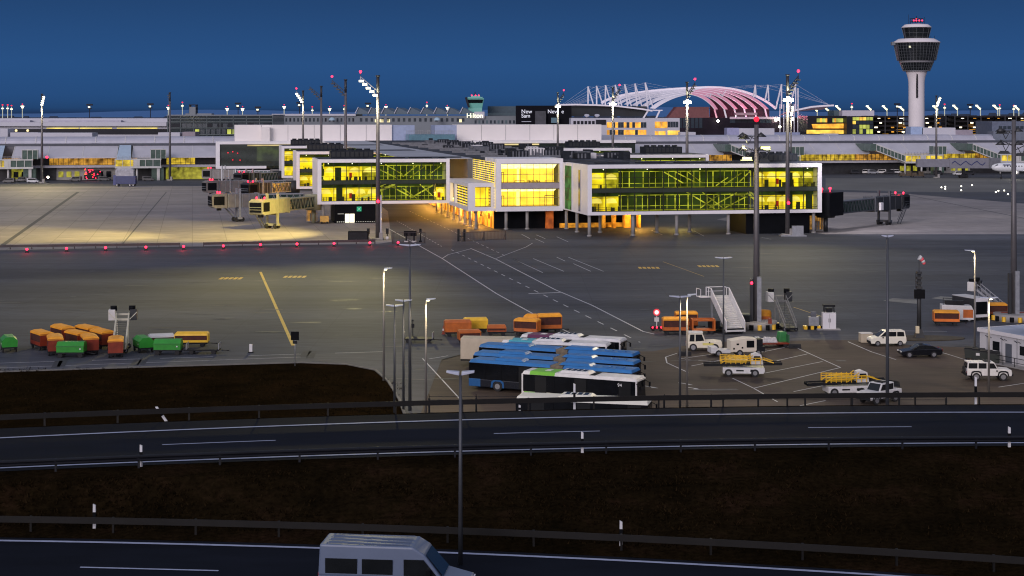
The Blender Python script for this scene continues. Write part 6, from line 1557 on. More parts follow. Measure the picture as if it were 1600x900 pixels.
t = car('sedan', 'black low sedan car parked behind the van', 'car', (G(1440, 559)[0], G(1440, 559)[1] + .9, 0), R(180 + 3),
    [(-2.25,.3),(2.2,.25),(2.4,.45),(2.35,.7),(1.1,.92),(-1.9,1.0),(-2.38,.95),(-2.42,.55)], [(1.15,.90),(.25,1.40),(-.5,1.44),(-1.3,1.32),(-2.1,.98)], .92, mat('car_black', (.008,.009,.012), .15, .2, var=0), (1.45,-1.4), .35,
    [[(.9,.95),(.2,1.34),(-.35,1.38),(-.35,.96)],[(-.43,.96),(-.43,1.38),(-1.2,1.27),(-1.6,1.02)]], ((1.12,.93),(.28,1.38)), ((-2.0,1.0),(-1.32,1.3)), inset=.16)
def offroader(loc, rz, label, pickup=False):
    t = car('off_road_car', label, 'off-road car', loc, rz,
        [(-2.3,.55),(2.3,.5),(2.38,.75),(2.3,1.15),(.95,1.25),(-2.3,1.2)], [(.95,1.22),(.55,1.92),(-1.2 if pickup else -2.2,1.95),(-1.25 if pickup else -2.28,1.18)], .9, wp, (1.45,-1.35), .42,
        [[(.8,1.28),(.5,1.82),(-.15,1.84),(-.15,1.28)],[(-.27,1.28),(-.27,1.84),(-1.1,1.84),(-1.1,1.28)]] + ([] if pickup else [[(-1.22,1.28),(-1.22,1.84),(-2.1,1.84),(-2.15,1.28)]]), ((.97,1.25),(.57,1.88)), ((-2.27,1.3),(-2.2,1.85)), inset=.1)
    MB().box(-2.5, -2.3, -.85, .85, .55, .8).box(2.38, 2.5, -.85, .85, .5, .78).build('bumper', dark_metal, t)
    for x in (1.45, -1.35):
        for s in (-1, 1): MB().prism([(x-.62,.5),(x-.5,.95),(x-.25,1.06),(x+.25,1.06),(x+.5,.95),(x+.62,.5),(x+.46,.5),(x+.4,.8),(x+.2,.9),(x-.2,.9),(x-.4,.8),(x-.46,.5)], s*.9 - .01, s*.93).build('wheel_arch', dark_metal, t)
    MB().box(-.4, .2, -.5, .5, 1.96, 2.06).build('light_bar', dark_metal, t)
    if not pickup: 
        o = MB().cyl((-2.52, 0, 1.1), (-2.34, 0, 1.1), .36, n=14).build('spare_wheel', tyre, t)
    return t
offroader((G(1546, 595)[0], G(1546, 595)[1] + .8, 0), R(-2), 'white off-road station wagon parked facing right by the white cabins')
offroader((X_at(1374, 155.5), 155.5, 0), R(218), 'white off-road pickup seen over the guard rail beside the orange loader', True)
t = car('hidden_van', 'dark green glazed white vehicle roof just showing above the guard rail', 'van', (X_at(1462, 141), 141, 0), R(6), [(-2.2,.4),(2.3,.4),(2.4,1.0),(1.2,1.2),(-2.2,1.2)], [(1.3,1.18),(.6,1.95),(-2.1,1.95),(-2.2,1.18)], .9, wp, (1.4,-1.4), .36, [[(1.0,1.24),(.55,1.86),(-.2,1.88),(-.2,1.24)],[(-.3,1.24),(-.3,1.88),(-1.9,1.88),(-2.0,1.24)]], ((1.28,1.22),(.62,1.92)), None)
MB().box(-2.0, -.1, -.75, .75, 1.96, 2.0).build('roof_panel', mat('roof_green', (.015,.06,.055), .3), t)
# white tow tractor
t = car('tow_tractor', 'white tow tractor with dark cab windows facing right', 'tow tractor', (G(1100, 549)[0], G(1100, 549)[1] + .9, 0), R(-4),
    [(-2.0,.4),(2.1,.4),(2.2,.6),(2.15,1.1),(1.2,1.22),(-2.0,1.0)], [(-1.9,.95),(-1.75,2.1),(-.1,2.12),(.25,1.2),(.2,1.0)], .95, mat('tractor_cream', (.70,.64,.50), .4, var=.06), (1.35,-1.2), .45,
    [[(-1.65,1.15),(-1.55,1.95),(-1.05,1.98),(-1.05,1.15)],[(-.92,1.15),(-.92,1.98),(-.18,1.98),(.08,1.25)]], ((.27,1.22),(-.08,2.06)), ((-1.9,1.1),(-1.76,2.0)), inset=.08)
MB().box(-1.78, -.05, -.9, .9, 2.13, 2.2).build('roof', off_white, t, bevel=.03)
MB().box(-.1, 1.2, -.965, -.955, .72, 1.0).build('side_stripe', mat('stripe_yellowish', (.62,.55,.16), .5), t)
# loader with pale box body
t = thing('ground_power_unit', 'pale box bodied ground unit with low front deck behind the belt loader', 'ground unit', (G(1152, 557)[0], G(1152, 557)[1] + .9, 0), R(7))
MB().prism([(-.9,.5),(2.2,.5),(2.2,2.0),(1.0,2.1),(-.9,1.8)], -.9, .9).build('box_body', mat('unit_cream', (.62,.56,.45), .45, var=.08), t, bevel=.05)
MB().box(-3.2, -.9, -.9, .9, .4, .75).box(-3.2, -2.4, -.8, .8, .75, 1.1).build('front_deck', off_white, t, bevel=.04)
MB().box(2.2, 3.2, -.85, .85, .5, 1.1).box(2.3, 3.0, -.6, .6, 1.1, 1.9).build('control_end', dark_metal, t)
MB().box(1.0, 1.9, -.92, -.905, 1.0, 1.8).box(-.2, .1, -.92, -.905, 1.3, 1.5).box(.4, .6, -.92, -.905, .9, 1.1).box(-.6, -.4, -.92, -.905, .8, 1.0).build('vents', black, t)
wheels(t, [(-2.3, -.8), (-2.3, .8), (.2, -.8), (.2, .8), (2.4, -.8), (2.4, .8)], .38, .25)
# belt loaders
def belt_loader(loc, rz, label, white_low=True):
    t = thing('belt_loader', label, 'belt loader', loc, rz, 'white and yellow belt loaders')
    MB().prism([(-2.0,.35),(2.3,.35),(2.45,.6),(2.4,.98),(-2.0,.98)], -.95, .95).build('chassis', wp, t, bevel=.05)
    wheels(t, [(-1.4, -.85), (-1.4, .85), (1.4, -.85), (1.4, .85)], .42, .26)
    MB().bar((-4.0, 0, 1.15), (4.3, 0, 1.35), 1.1, .22).build('belt', black, t); MB().bar((-4.0, -.6, 1.2), (4.3, -.6, 1.4), .1, .3).bar((-4.0, .6, 1.2), (4.3, .6, 1.4), .1, .3).build('belt_frame', dark_metal, t)
    r_ = MB()
    for s in (-.75, .75):
        for z in (1.6, 1.85, 2.1): r_.bar((-2.2, s, z), (2.0, s, z + .15 - (.3 if z > 2.0 else 0)), .08)
        for k in range(9): x = -2.2 + 4.2*k/8; r_.bar((x, s, 1.35), (x, s, 2.15 if k < 7 else 1.9), .07)
        r_.bar((2.0, s, 1.95), (3.4, s, 1.5), .1); r_.bar((-2.2, s, 1.4), (-1.1, s, 2.1), .07); r_.bar((0, s, 1.4), (1.2, s, 2.3), .07)
    r_.build('guard_frame', yellow_paint, t)
    MB().prism([(1.0,1.3),(2.3,1.3),(2.1,2.3),(1.5,2.55),(1.0,2.4)], -.7, .1).build('driver_cab', off_white, t, bevel=.06); MB().prism([(1.2,1.7),(2.1,1.7),(1.95,2.2),(1.3,2.2)], -.715, -.702).build('cab_window', car_glass, t)
    MB().box(-1.6, .6, -.5, .5, 1.4, 1.75).build('hydraulic_box', mat('amber_plate', (.55,.36,.04), .5, var=.2), t)
    MB().box(-.6, .2, -.965, -.955, .6, .75).box(.9, 1.3, -.965, -.955, .55, .8).build('side_marks', dark_metal, t)
    return t
b1 = belt_loader((G(1160, 589)[0], G(1160, 589)[1] + .9, 0), R(-4), 'white belt loader with yellow frame in the middle of the stalls')
again(b1, (X_at(1320, 159.5), 159.5, 0), R(8), 'orange framed belt loader partly hidden by the guard rail')
# dolly with sacks
t = thing('cargo_dolly', 'low red dolly loaded with pale sacks beside the ground unit', 'dolly', G(1207, 542), R(6))
MB().box(-1.9, 1.9, -.75, .75, .4, .55).build('deck', red_orange, t); wheels(t, [(-1.4, -.65), (-1.4, .65), (1.4, -.65), (1.4, .65)], .24, .14, False)
for s in (-1.85, 1.85): MB().box(s - .05, s + .05, -.7, .7, .55, 1.5 if s > 0 else 1.2).build('end_frame', mat('dolly_green', (.03,.12,.05), .5), t)
sk = thing('sack_pile', 'pile of pale sacks lying on the red dolly', 'sacks', (G(1198, 542)[0], G(1198, 542)[1], .55), R(6))
rr = random.Random(2); b = MB()
for k in range(9): b.frust((-1.3 + .28*k - .3, -1.3 + .28*k + .3, -.5, .5), .0, (-1.3 + .28*k - .15, -1.3 + .28*k + .15, -.3, .3), .45 + rr.random()*.25)
b.build('sacks', mat('sack_pale', (.50,.48,.46), .8, var=.25, scale=3), sk, bevel=.08)
ba = thing('hopper_cart', 'small green cart at the right end of the sack dolly', 'cart', G(1222, 540), .2)
MB().frust((-.6,.6,-.6,.6), .5, (-.4,.4,-.5,.5), 1.7).build('hood', mat('dolly_green2', (.03,.20,.05), .5, var=.3), ba, bevel=.05); wheels(ba, [(-.4,-.5),(.4,-.5),(-.4,.5),(.4,.5)], .25, .14, False)
# wheel chocks / black bumpers on the lot
for (x, y, nm) in ((1070, 555.5, 'black rubber bumper block at the left end of the stalls'), (1242, 544, 'black rubber bumper block at the right end of the stalls')):
    t = thing('bumper_block', nm, 'bumper block', G(x, y)); MB().frust((-.75, .75, -.3, .3), 0, (-.7, .7, -.2, .2), .5).build('block', tyre, t, bevel=.05); MB().box(-.3, .3, -.31, -.29, .2, .3).build('reflector', dark_metal, t)
# warning trailer with round red sign
t = thing('warning_trailer', 'small trailer with round red and white lit sign beside the orange carts', 'sign trailer', G(1026, 517))
MB().box(-.8, .8, -.4, .4, .25, .6).build('base', dark_metal, t); wheels(t, [(-.5,-.4),(.5,-.4)], .22, .12, False)
MB().box(-.06, .06, -.05, .05, .6, 2.6).box(-.3, .3, -.07, -.03, 1.2, 1.75).build('post', off_white, t)
MB().cyl((0, -.06, 2.4), (0, -.0, 2.4), .45, n=20).build('sign_ring', mat('sign_red', (.6,.02,.03), .5, emit=(.9,.05,.08), es=.5), t); MB().cyl((0, -.08, 2.4), (0, -.062, 2.4), .28, n=20).build('sign_face', glow('sign_face', (.95,.8,.8), .9), t)
for s in (-.55, 0, .55): MB().ball((s, -.42, .5), .11).build('red_lamp', red_glow, t)
# dark container and orange tank by the crown mast
t = thing('dark_container', 'dark narrow container between the white stairs and the crown mast', 'container', G(1160, 514)); MB().box(-.9, .9, -.9, .9, .1, 2.0).build('body', mat('container_dark', (.02,.03,.028), .5, var=.3), t, bevel=.05); MB().box(-.8, .8, -.93, -.905, .3, 1.8).build('door', dark_metal, t)
t = thing('orange_tank', 'orange round topped tank right of the crown mast', 'tank', (G(1197, 512)[0], G(1197, 512)[1] + 1.6, 0)); MB().lathe([(.95, .0), (.95, 1.8), (.8, 2.1), (.01, 2.2)], 18).build('tank_body', orange_tarp, t); MB().box(-.6, .6, -.98, -.93, .3, 1.4).build('panel', orange_paint, t)
t = thing('traffic_bin', 'small red bin on the planter of the crown mast', 'bin', (G(1196, 514)[0] + .2, G(1196, 514)[1] - 2.3, 1.0)); MB().frust((-.25,.25,-.25,.25), 0, (-.2,.2,-.2,.2), .7).build('bin_body', red_orange, t, bevel=.03)
t = thing('small_cabinet', 'small grey cabinet on striped concrete base right of the dark stairs', 'cabinet', G(1271, 514)); MB().box(-.65, .65, -.4, .4, .45, 1.6).build('housing', galv, t, bevel=.03); MB().box(-.35, .35, -.2, .2, 1.6, 2.3).build('top_box', unit_grey, t)
b = MB()
for k in range(6): b.box(-1.3 + .43*k, -.9 + .43*k, -.6, .5, 0, .44, k % 2)
b.build('striped_base', [yellow_paint, black], t)
t = thing('white_cabinet', 'tall white double door cabinet with dark frame on its roof', 'cabinet', G(1295, 515)); MB().box(-.85, .85, -.5, .5, .15, 2.25).build('housing', white_panel, t, bevel=.03); MB().box(-.01, .01, -.51, -.503, .25, 2.15).box(-.12, -.06, -.52, -.5, 1.0, 1.5).box(.06, .12, -.52, -.5, 1.0, 1.5).build('door_seam', dark_metal, t)
f = MB()
for x in (-.65, .65):
    for y in (-.35, .35): f.bar((x, y, 2.25), (x*.9, y, 3.0), .08)
f.box(-.75, .75, -.45, .45, 3.0, 3.25).box(-.4, .4, -.3, .3, 2.3, 2.8); f.build('roof_frame', dark_metal, t); MB().box(-1.6, 1.4, -.7, .7, 0, .15).build('base', concrete_col, t)
# windsock mast on its island
x, Y, _ = G(1436, 529)
struct(MB().plate([(x + 5.2*math.cos(a)*1.1, Y + 2.3*math.sin(a)) for a in [2*PI*k/18 for k in range(18)]], .02, .12).build('traffic_island', mat('island_dark', (.05,.04,.025), .9, var=.3)))
t = thing('windsock_mast', 'dark equipment mast with red and white windsock on a small island', 'windsock mast', (x, Y, .12))
k = Y/F; zz = lambda py: Z_at(py, Y) - .12
MB().cyl((0, 0, 0), (0, 0, zz(425)), .30, .22, n=10).cyl((0, 0, zz(425)), (0, 0, zz(402)), .05, n=6).frust((-.6,.6,-.5,.5), 0, (-.3,.3,-.3,.3), 1.1).build('pole', head_dark, t)
MB().box(-8*k, 8*k, -.45, -.05, zz(466), zz(452)).build('panel', black, t)
b = MB()
for py, w_ in ((424, 3.5), (432, 4), (440, 3), (447, 4)): b.box(-w_*k, w_*k, -.4, .3, zz(py + 4), zz(py))
b.bar((-5*k, 0, zz(450)), (-5*k, 0, zz(426)), .08).bar((-6*k, 0, zz(440)), (0, 0, zz(440)), .12); b.build('equipment', head_dark, t)
MB().box(-6.5*k, -1.2*k, -.55, -.2, zz(520), zz(509)).build('cabinet', mat('cab_cream', (.60,.52,.36), .5), t, bevel=.02)
b = MB()
pts = [Vector((0, 0, zz(402))), Vector((.25, 0, zz(404))), Vector((.45, 0, zz(407))), Vector((.58, 0, zz(410))), Vector((.66, 0, zz(413)))]
for i, (p, q) in enumerate(zip(pts, pts[1:])): b.cyl(p, q, .34 - .04*i, .30 - .04*i, n=10, m=i % 2)
b.build('windsock', [white_paint, mat('sock_red', (.75,.10,.12), .7)], t)
MB().bar((.1, 0, zz(402.5)), (0, 0, zz(402)), .08).build('sock_ring', dark_metal, t)
t = thing('beige_box', 'beige cube shaped box in front of the cream van', 'box', G(1352.5, 535), R(3)); MB().box(-.72, .72, -.6, .6, .05, 1.15).build('box_body', beige, t, bevel=.03); MB().box(-.76, .76, -.64, .64, 1.15, 1.2).build('lid', off_white, t)
# cluster of loaders by the right crown mast
baggage_cart(mat('loader_orange', (.70,.16,.015), .5, var=.2), orange_tarp, 'orange cart with dark open end in front of the loaders on the right', G(1478, 508), -.12, 'loaders by the right mast', L=3.2, H_=1.9)
t = thing('ground_heater', 'white and orange ground unit behind the orange cart on the right', 'ground unit', G(1496, 502), -.1)
MB().prism([(-2.2,.5),(2.0,.5),(2.1,1.4),(1.7,2.2),(-2.2,2.3)], -.9, .9).build('body', off_white, t, bevel=.08); MB().box(.6, 1.9, -.93, -.9, .6, 1.7).build('side_panel', orange_paint, t); MB().box(-2.0, 2.2, -1.0, -.92, .35, .6).build('side_skirt', wp, t)
MB().box(-1.6, .8, -.6, .6, 2.3, 2.8).bar((-2, -.7, 2.3), (-2, -.7, 3.2), .07).bar((-2, -.7, 3.2), (1.2, -.7, 3.0), .07).build('top_gear', dark_metal, t); wheels(t, [(-1.4,-.8),(1.4,-.8),(-1.4,.8),(1.4,.8)], .34, .2)
t = thing('dark_loader', 'dark box truck with pale frame behind the loaders on the right', 'truck', G(1516, 498), R(-70))
MB().box(-2.6, 2.4, -1.1, 1.1, .8, 3.0).build('box_body', mat('truck_dark', (.03,.03,.032), .5), t, bevel=.06); MB().box(2.4, 2.5, -1.15, 1.15, .5, 3.05).build('rear_frame', white_panel, t); MB().box(2.5, 2.53, -.9, .9, .9, 2.6).build('rear_door', black, t); MB().box(-2.6, 2.4, -1.12, 1.12, 3.0, 3.08).build('roof', off_white, t); wheels(t, [(-1.7,-1),(-1.7,1),(1.6,-1),(1.6,1)], .42, .28)
baggage_cart(mat('rust_dark', (.20,.045,.01), .6, var=.3), orange_tarp, 'dark orange cart with orange roof left of the right crown mast', G(1549, 497), .05, 'loaders by the right mast', L=3.8, H_=2.0)
stairs_dark('distant steel stairs leaning behind the orange cart by the right mast', G(1566, 494), R(55), galv)
for (px, nm) in ((1570, 'red plastic barrier left of the right crown mast'), (1598, 'red plastic barrier at the right edge behind the crown mast')):
    t = thing('plastic_barrier', nm, 'barrier', G(px, 500)); MB().frust((-.6,.6,-.4,.4), .0, (-.5,.5,-.25,.25), 1.1).build('block', red_orange, t, bevel=.05); MB().box(-.3, .3, -.42, -.36, .1, .3).build('foot_slot', black, t)
# white cabin building at the right
a = Vector(G(1531, 560)); 
t = thing('cabin_building', 'low white cabin building with flat bluish roof at the right edge', 'cabin building', (a.x, a.y, 0), R(-66))
cw = mat('cabin_white', (.50,.49,.50), .5, var=.07, scale=.4); Lc = 26
MB().box(0, Lc, 0, 13, .1, 3.3).build('wall', cw, t)
MB().box(-.15, Lc, -.15, 13.1, 3.31, 3.5).build('roof', mat('cabin_roof', (.22,.26,.36), .45, var=.35, scale=.12), t); MB().box(-.2, Lc, -.22, -.15, 3.1, 3.52).box(-.25, -.2, -.2, 13.1, 3.1, 3.52).build('roof_edge', white_panel, t)
b = MB()
for k in range(11): b.box(1.2 + 2.45*k, 1.28 + 2.45*k, -.03, -.003, .1, 3.1)
b.build('panel_joint', galv, t)
for k, x in enumerate((4.3, 9.0, 13.4, 18, 22)):
    MB().box(x, x + 1.0, -.05, -.004, .15, 2.3).build('door', mat('door_grey', (.09,.10,.12), .4), t)
for x in (2.2, 6.6, 11.3): MB().box(x, x + 1.1, -.05, -.004, 1.3, 2.3).build('window', black_glass, t)
b = MB()
for x in (1.5, 4.0, 6.2, 8.6, 11.0, 13.0): b.bar((x, -.02, 2.6), (x, -.5, 2.85), .06); b.bar((x + .5, -.02, 2.6), (x + .5, -.4, 2.8), .05)
b.build('lamp_bracket', dark_metal, t)
b = MB(); b.path([(3.5, -1.3, 1.1), (24, -1.3, 1.1)], .06); b.path([(3.5, -1.3, .6), (24, -1.3, .6)], .05)
for k in range(12): b.bar((3.5 + 1.85*k, -1.3, 0), (3.5 + 1.85*k, -1.3, 1.1), .05)
b.build('railing', dark_metal, t)
MB().box(3.3, 24, -1.4, -.05, .0, .12).build('walkway', concrete_col, t)
for i, (px, py) in enumerate(((1517, 561), (1529, 563), (1541, 566), (1552, 568))):
    t = thing('waste_bin', ('leftmost dark waste container beside the cabins','second dark waste container beside the cabins','third dark waste container beside the cabins','rightmost dark waste container beside the cabins')[i], 'waste container', G(px, py), R(-20), 'dark waste containers by the cabins')
    MB().frust((-.62,.62,-.45,.45), .15, (-.7,.7,-.52,.52), 1.15).build('bin_body', mat('bin_dark', (.012,.018,.014), .5, var=.3), t, bevel=.03); MB().prism([(-.72,1.16),(.72,1.16),(.65,1.35),(-.65,1.35)], -.55, .55).build('lid', dark_metal, t); wheels(t, [(-.5,-.4),(.5,-.4)], .1, .06, False)
    if i == 1: MB().box(-.25, .25, -.53, -.5, .6, .9).build('sticker', white_paint, t)
# traffic sign seen from behind on the left
x, Y, _ = G(461, 572); t = thing('traffic_sign', 'small dark square sign on a thin post at the grass field edge', 'traffic sign', (x, Y, 0)); k = Y/F
MB().cyl((0, 0, 0), (0, 0, Z_at(518, Y)), .05, n=8).build('post', galv, t); MB().box(-6.3*k, 6.3*k, -.09, -.05, Z_at(531.5, Y), Z_at(518, Y)).build('panel', black, t); MB().box(-3.5*k, 3.5*k, -.09, -.05, Z_at(537, Y), Z_at(532.5, Y)).build('lower_panel', dark_metal, t)
t = thing('marker_stub', 'short white marker stub on the apron left of the yellow line', 'marker', G(392, 551)); MB().box(-.18, .18, -.1, .1, 0, 1.0).build('stub', white_paint, t, bevel=.02); MB().box(-.3, .3, -.2, .2, 0, .12).build('base', dark_metal, t)
# traffic cone + figure-like marker near the dolly
t = thing('traffic_cone', 'red and white traffic cone left of the orange box cart', 'traffic cone', G(693, 522)); MB().lathe([(.3, 0), (.3, .06), (.18, .07), (.14, .45)], 12).lathe([(.11, .7), (.05, 1.1), (.01, 1.1)], 12).build('cone', red_orange, t); MB().lathe([(.141, .45), (.109, .70)], 12).build('white_band', white_paint, t)
t = thing('marker_beacon', 'thin dark beacon standing beside the flat dolly', 'beacon', G(645, 527)); MB().cyl((0,0,0),(0,0,2.0),.06,n=6).box(-.2,.2,-.1,.1,1.2,1.7).box(-.25,.25,-.25,.25,0,.12).build('post', dark_metal, t); MB().ball((0,0,2.1),.12).build('lamp', dark_metal, t)

# ================================================================== blast fence with red lamps, gates
def fence(px0, py0, px1, py1, label, h, m, step=3.0, mesh_=False, cat='fence'):
    a, c = Vector(G(px0, py0)), Vector(G(px1, py1)); L = (c - a).length; ang = math.atan2(c.y - a.y, c.x - a.x)
    t = thing('low_fence', label, cat, (a.x, a.y, 0), ang)
    MB().box(0, L, -.05, .05, h*.45, h).build('panel', m, t) if not mesh_ else MB().box(0, L, -.03, .03, h - .1, h).box(0, L, -.03, .03, .1, .18).build('rails', m, t)
    n = int(L/step)
    b = MB()
    for k in range(min(n, 95) + 1):
        x = L*k/max(1, min(n, 95)); b = MB().box(x - .07, x + .07, -.09, .09, 0, h + .04); b.bar((x, 0, h*.8), (x, .9, 0), .08); b.build('fence_post', m, t)
    if mesh_:
        b = MB(); q = int(L/.35)
        for k in range(q): b.box(L*k/q - .012, L*k/q + .012, -.02, .02, .18, h - .1)
        b.build('bars', m, t)
    return t
fm = mat('fence_dark', (.055,.045,.045), .6, .2, var=.2)
fence(-120, 391.5, 281, 386.5, 'long low blast fence along the left stand behind the red lamps', .95, fm, 4)
fence(318, 385.8, 586, 381, 'low blast fence right of the gap near the floodlight mast', .95, fm, 4)
fence(614, 381, 664, 380, 'wire fence with dark posts beside the floodlight mast base', 2.4, fm, 2.5, True)
fence(722, 377.5, 790, 374.5, 'wire gate fence in front of the middle block', 2.0, fm, 5, True)
tg_ = thing('gate_pier', 'pair of dark gate piers at the end of the wire gate', 'gate pier', G(721, 377)); MB().box(-.9, -.4, -.3, .3, 0, 2.7).box(.4, .9, -.3, .3, 0, 2.7).build('piers', dark_metal, tg_); MB().box(-.4, .4, -.05, .05, 1.0, 1.2).build('bar', dark_metal, tg_)
t = thing('barrier_unit', 'dark covered barrier machine on two white feet by the road gate', 'barrier machine', G(641, 378)); MB().box(-1.4, 1.4, -.4, .4, 1.3, 2.4).build('hood', black, t, bevel=.08); 
for s in (-.85, .85): MB().box(s - .2, s + .2, -.3, .3, .25, 1.3).build('leg', dark_metal, t); MB().box(s - .45, s + .45, -.45, .45, 0, .25).build('foot', off_white, t)
t = thing('signal_post', 'thin dark signal post right of the barrier machine', 'signal', G(657, 378)); MB().cyl((0,0,0),(0,0,2.8),.12,n=8).box(-.25,.25,-.2,.2,1.9,2.9).box(-.3,.3,-.3,.3,0,.3).build('post', black, t); MB().box(-.2,.2,-.23,-.2,2.0,2.5).build('lens', dark_metal, t)
t = thing('black_container', 'black rectangular container standing behind the blast fence', 'container', G(560, 377.5)); MB().box(-2.2, 2.2, -.8, .8, .1, 2.3).build('body', black, t, bevel=.05); MB().box(-2.0, 2.0, -.83, -.805, .3, 2.1).build('door', dark_metal, t)
for s in (-1, 1):
    t = thing('equipment_stand', ('dark equipment stand left of the floodlight mast foot' if s < 0 else 'dark equipment stand right of the floodlight mast foot'), 'equipment stand', (m590.location.x + s*2.1, m590.location.y - .3, 0)); MB().box(-.3, .3, -.3, .3, 1.4, 2.6).cyl((0,0,.2),(0,0,1.4),.12,n=6).build('head', dark_metal, t); MB().ball((0,0,.45),.42).build('foot', off_white, t)
# red stand lamps
pos = [(42,395),(104,393.5),(165,392.5),(228,391.5),(287,390.5),(349,389.5),(407,387.5),(464,386.5),(522,385.5),(578,384.5),(622,383.8)]
ords = ['first','second','third','fourth','fifth','sixth','seventh','eighth','ninth','tenth','last']
proto = None
for i, (px, py) in enumerate(pos):
    nm = f'red glowing ground lamp, {ords[i]} from the left along the blast fence'
    if proto is None:
        proto = thing('stand_lamp', nm, 'ground lamp', G(px, py), 0, 'red lamps along the blast fence')
        MB().frust((-.35,.35,-.35,.35), 0, (-.2,.2,-.2,.2), .45).build('lamp_base', dark_metal, proto); MB().ball((0, 0, .70), .25).build('lamp_globe', red_glow, proto)
        lamp('POINT', 'lamp_light', (0, -.3, 1.2), 120, (1, .03, .06), .3, proto)
    else: again(proto, G(px, py), 0, nm)
# small white taxi lights on the right
for i, (px, py) in enumerate(((1471,294),(1476,292.5),(1501,292),(1519,291),(1556,302),(1560,299.5),(1569,299),(1575,305),(1477,296.5),(1501,298))):
    pass
b0_ = None
for i, (px, py) in enumerate(((1471,294.5),(1477,293.5),(1502,292.5),(1519,291),(1556,302),(1560,300),(1569,299.5),(1575,305),(1477,297),(1502,299))):
    if b0_ is None:
        b0_ = thing('taxiway_light', 'tiny white taxiway light on the dark apron at the right', 'taxiway light', G(px, py), 0, 'tiny white taxiway lights'); MB().cyl((0,0,0),(0,0,.25),.15,n=6).build('stem', dark_metal, b0_); MB().ball((0,0,.42),.26).build('lamp_globe', glow('taxi_white', (1,.95,.8), 5), b0_)
    else: again(b0_, G(px, py), 0, 'tiny white taxiway light on the dark apron at the right')

# ================================================================== things in front of the long hall
t = thing('covered_truck', 'navy blue covered truck with pale load parked before the hall on the left', 'truck', G(196, 291))
MB().box(-4.2, 4.2, -1.3, 1.3, .9, 4.0).build('cargo_box', navy, t, bevel=.1); MB().box(-4.4, -3.4, -1.4, 1.2, .5, 4.3).build('cab', mat('navy_dark', (.02,.03,.14), .4), t); MB().box(-3.6, 3.4, -1.2, 1.2, 4.0, 6.3).frust((-3.6,3.4,-1.2,1.2), 6.3, (-3.0,2.8,-.8,.8), 6.9).build('pale_load', mat('load_pale', (.30,.30,.33), .6, var=.3, scale=.8), t)
wheels(t, [(-3,-1.2),(-3,1.2),(2,-1.2),(2,1.2),(3.3,-1.2),(3.3,1.2)], .5, .3)
t = thing('fire_engine', 'service vehicle with a cluster of red and amber lamps before the hall', 'service vehicle', G(146, 282))
MB().box(-3.6, 3.6, -1.3, 1.3, .6, 3.0).box(-2.5, 2.5, -1.2, 1.2, 3.0, 4.4).build('body', dark_metal, t, bevel=.1); wheels(t, [(-2.4,-1.2),(2.4,-1.2)], .5, .3)
rr = random.Random(12)
for k in range(22): MB().ball((rr.uniform(-3.4, 3.4), -1.45, rr.uniform(.9, 5.2 if k % 3 else 3.4)), rr.uniform(.14, .30)).build('red_lamp', red_glow if k % 5 else win_amber, t)
def small_van(loc, rz, label, m, group):
    t = thing('parked_van', label, 'van', loc, rz, group)
    MB().prism([(-2.4,.35),(2.3,.35),(2.4,.9),(1.5,1.2),(1.0,2.0),(-2.4,2.1)], -.95, .95).build('body', m, t, bevel=.06); MB().prism([(1.42,1.2),(1.0,1.85),(-1.9,1.9),(-1.9,1.25)], -.965, -.952).prism([(1.42,1.2),(1.0,1.85),(-1.9,1.9),(-1.9,1.25)], .952, .965).build('side_window', car_glass, t)
    wheels(t, [(-1.5,-.85),(1.5,-.85),(-1.5,.85),(1.5,.85)], .34, .2, False); return t
rr = random.Random(30)
vm = [wp, mat('van_dark', (.03,.03,.034), .3), wp, galv, wp, mat('van_dark', (.03,.03,.034), .3), wp]
nmv = ['white van first in the row before the hall on the right','dark van second in the row before the hall','white van third in the row before the hall','grey van fourth in the row before the hall','white van fifth in the row before the hall','dark van beside the gate stair tower','white van last in the row near the gate']
for i, px in enumerate((1325, 1336, 1351, 1364, 1376, 1389, 1400)): small_van(G(px, 271.5 + .6*(i % 2)), rr.choice((0, .2, 3.1)), nmv[i], vm[i], 'vans before the hall')
small_van(G(1290, 271), 0, 'white van just above the right end of the glazed wing', wp, 'vans before the hall')
small_van(G(1497, 274), 3.1, 'large white van near the nose of the aircraft', wp, 'vans before the hall'); small_van(G(1466, 273), 0, 'dark van under the long grey boarding bridge', vm[1], 'vans before the hall'); small_van(G(1515, 273.5), 0, 'dark van beside the aircraft', vm[1], 'vans before the hall')
for i, (px, py, m_) in enumerate(((14,286,vm[1]),(52,286,galv),(34,284,vm[1]),(118,283.5,vm[1]),(163,283,vm[1]),(232,283,vm[1]))):
    small_van(G(px, py), rr.choice((0, 3.1)), ('dark van at the far left before the hall','grey van by the lit mast at the far left','dark van behind the grey one at the far left','dark van before the pale ground floor of the hall','dark van right of the red lamp cluster','dark van right of the navy truck')[i], m_, 'vans before the hall')
t = thing('lamp_trolley', 'bright white work lamp standing on the apron by the left mast', 'work lamp', G(75, 286)); MB().cyl((0,0,0),(0,0,2.2),.1,n=6).box(-.5,.5,-.4,.4,0,.3).build('stand', dark_metal, t); MB().ball((0,0,2.4),.42).build('lamp_globe', white_glow, t)
for px, py, nm in ((1415,276.5,'dark baggage tractor train before the gate stair tower'),(1434,277,'dark equipment dolly right of the gate stair tower')):
    t = thing('equipment_dolly', nm, 'dolly', G(px, py)); MB().box(-3, 3, -1, 1, .5, .8).box(-2.6,-.6,-.8,.8,.8,2.0).box(.2,2.4,-.8,.8,.8,2.6).build('load', mat('dolly_brown', (.07,.05,.03), .6, var=.4, scale=1.5), t, bevel=.05); wheels(t, [(-2.2,-.9),(2.2,-.9)], .35, .2, False)
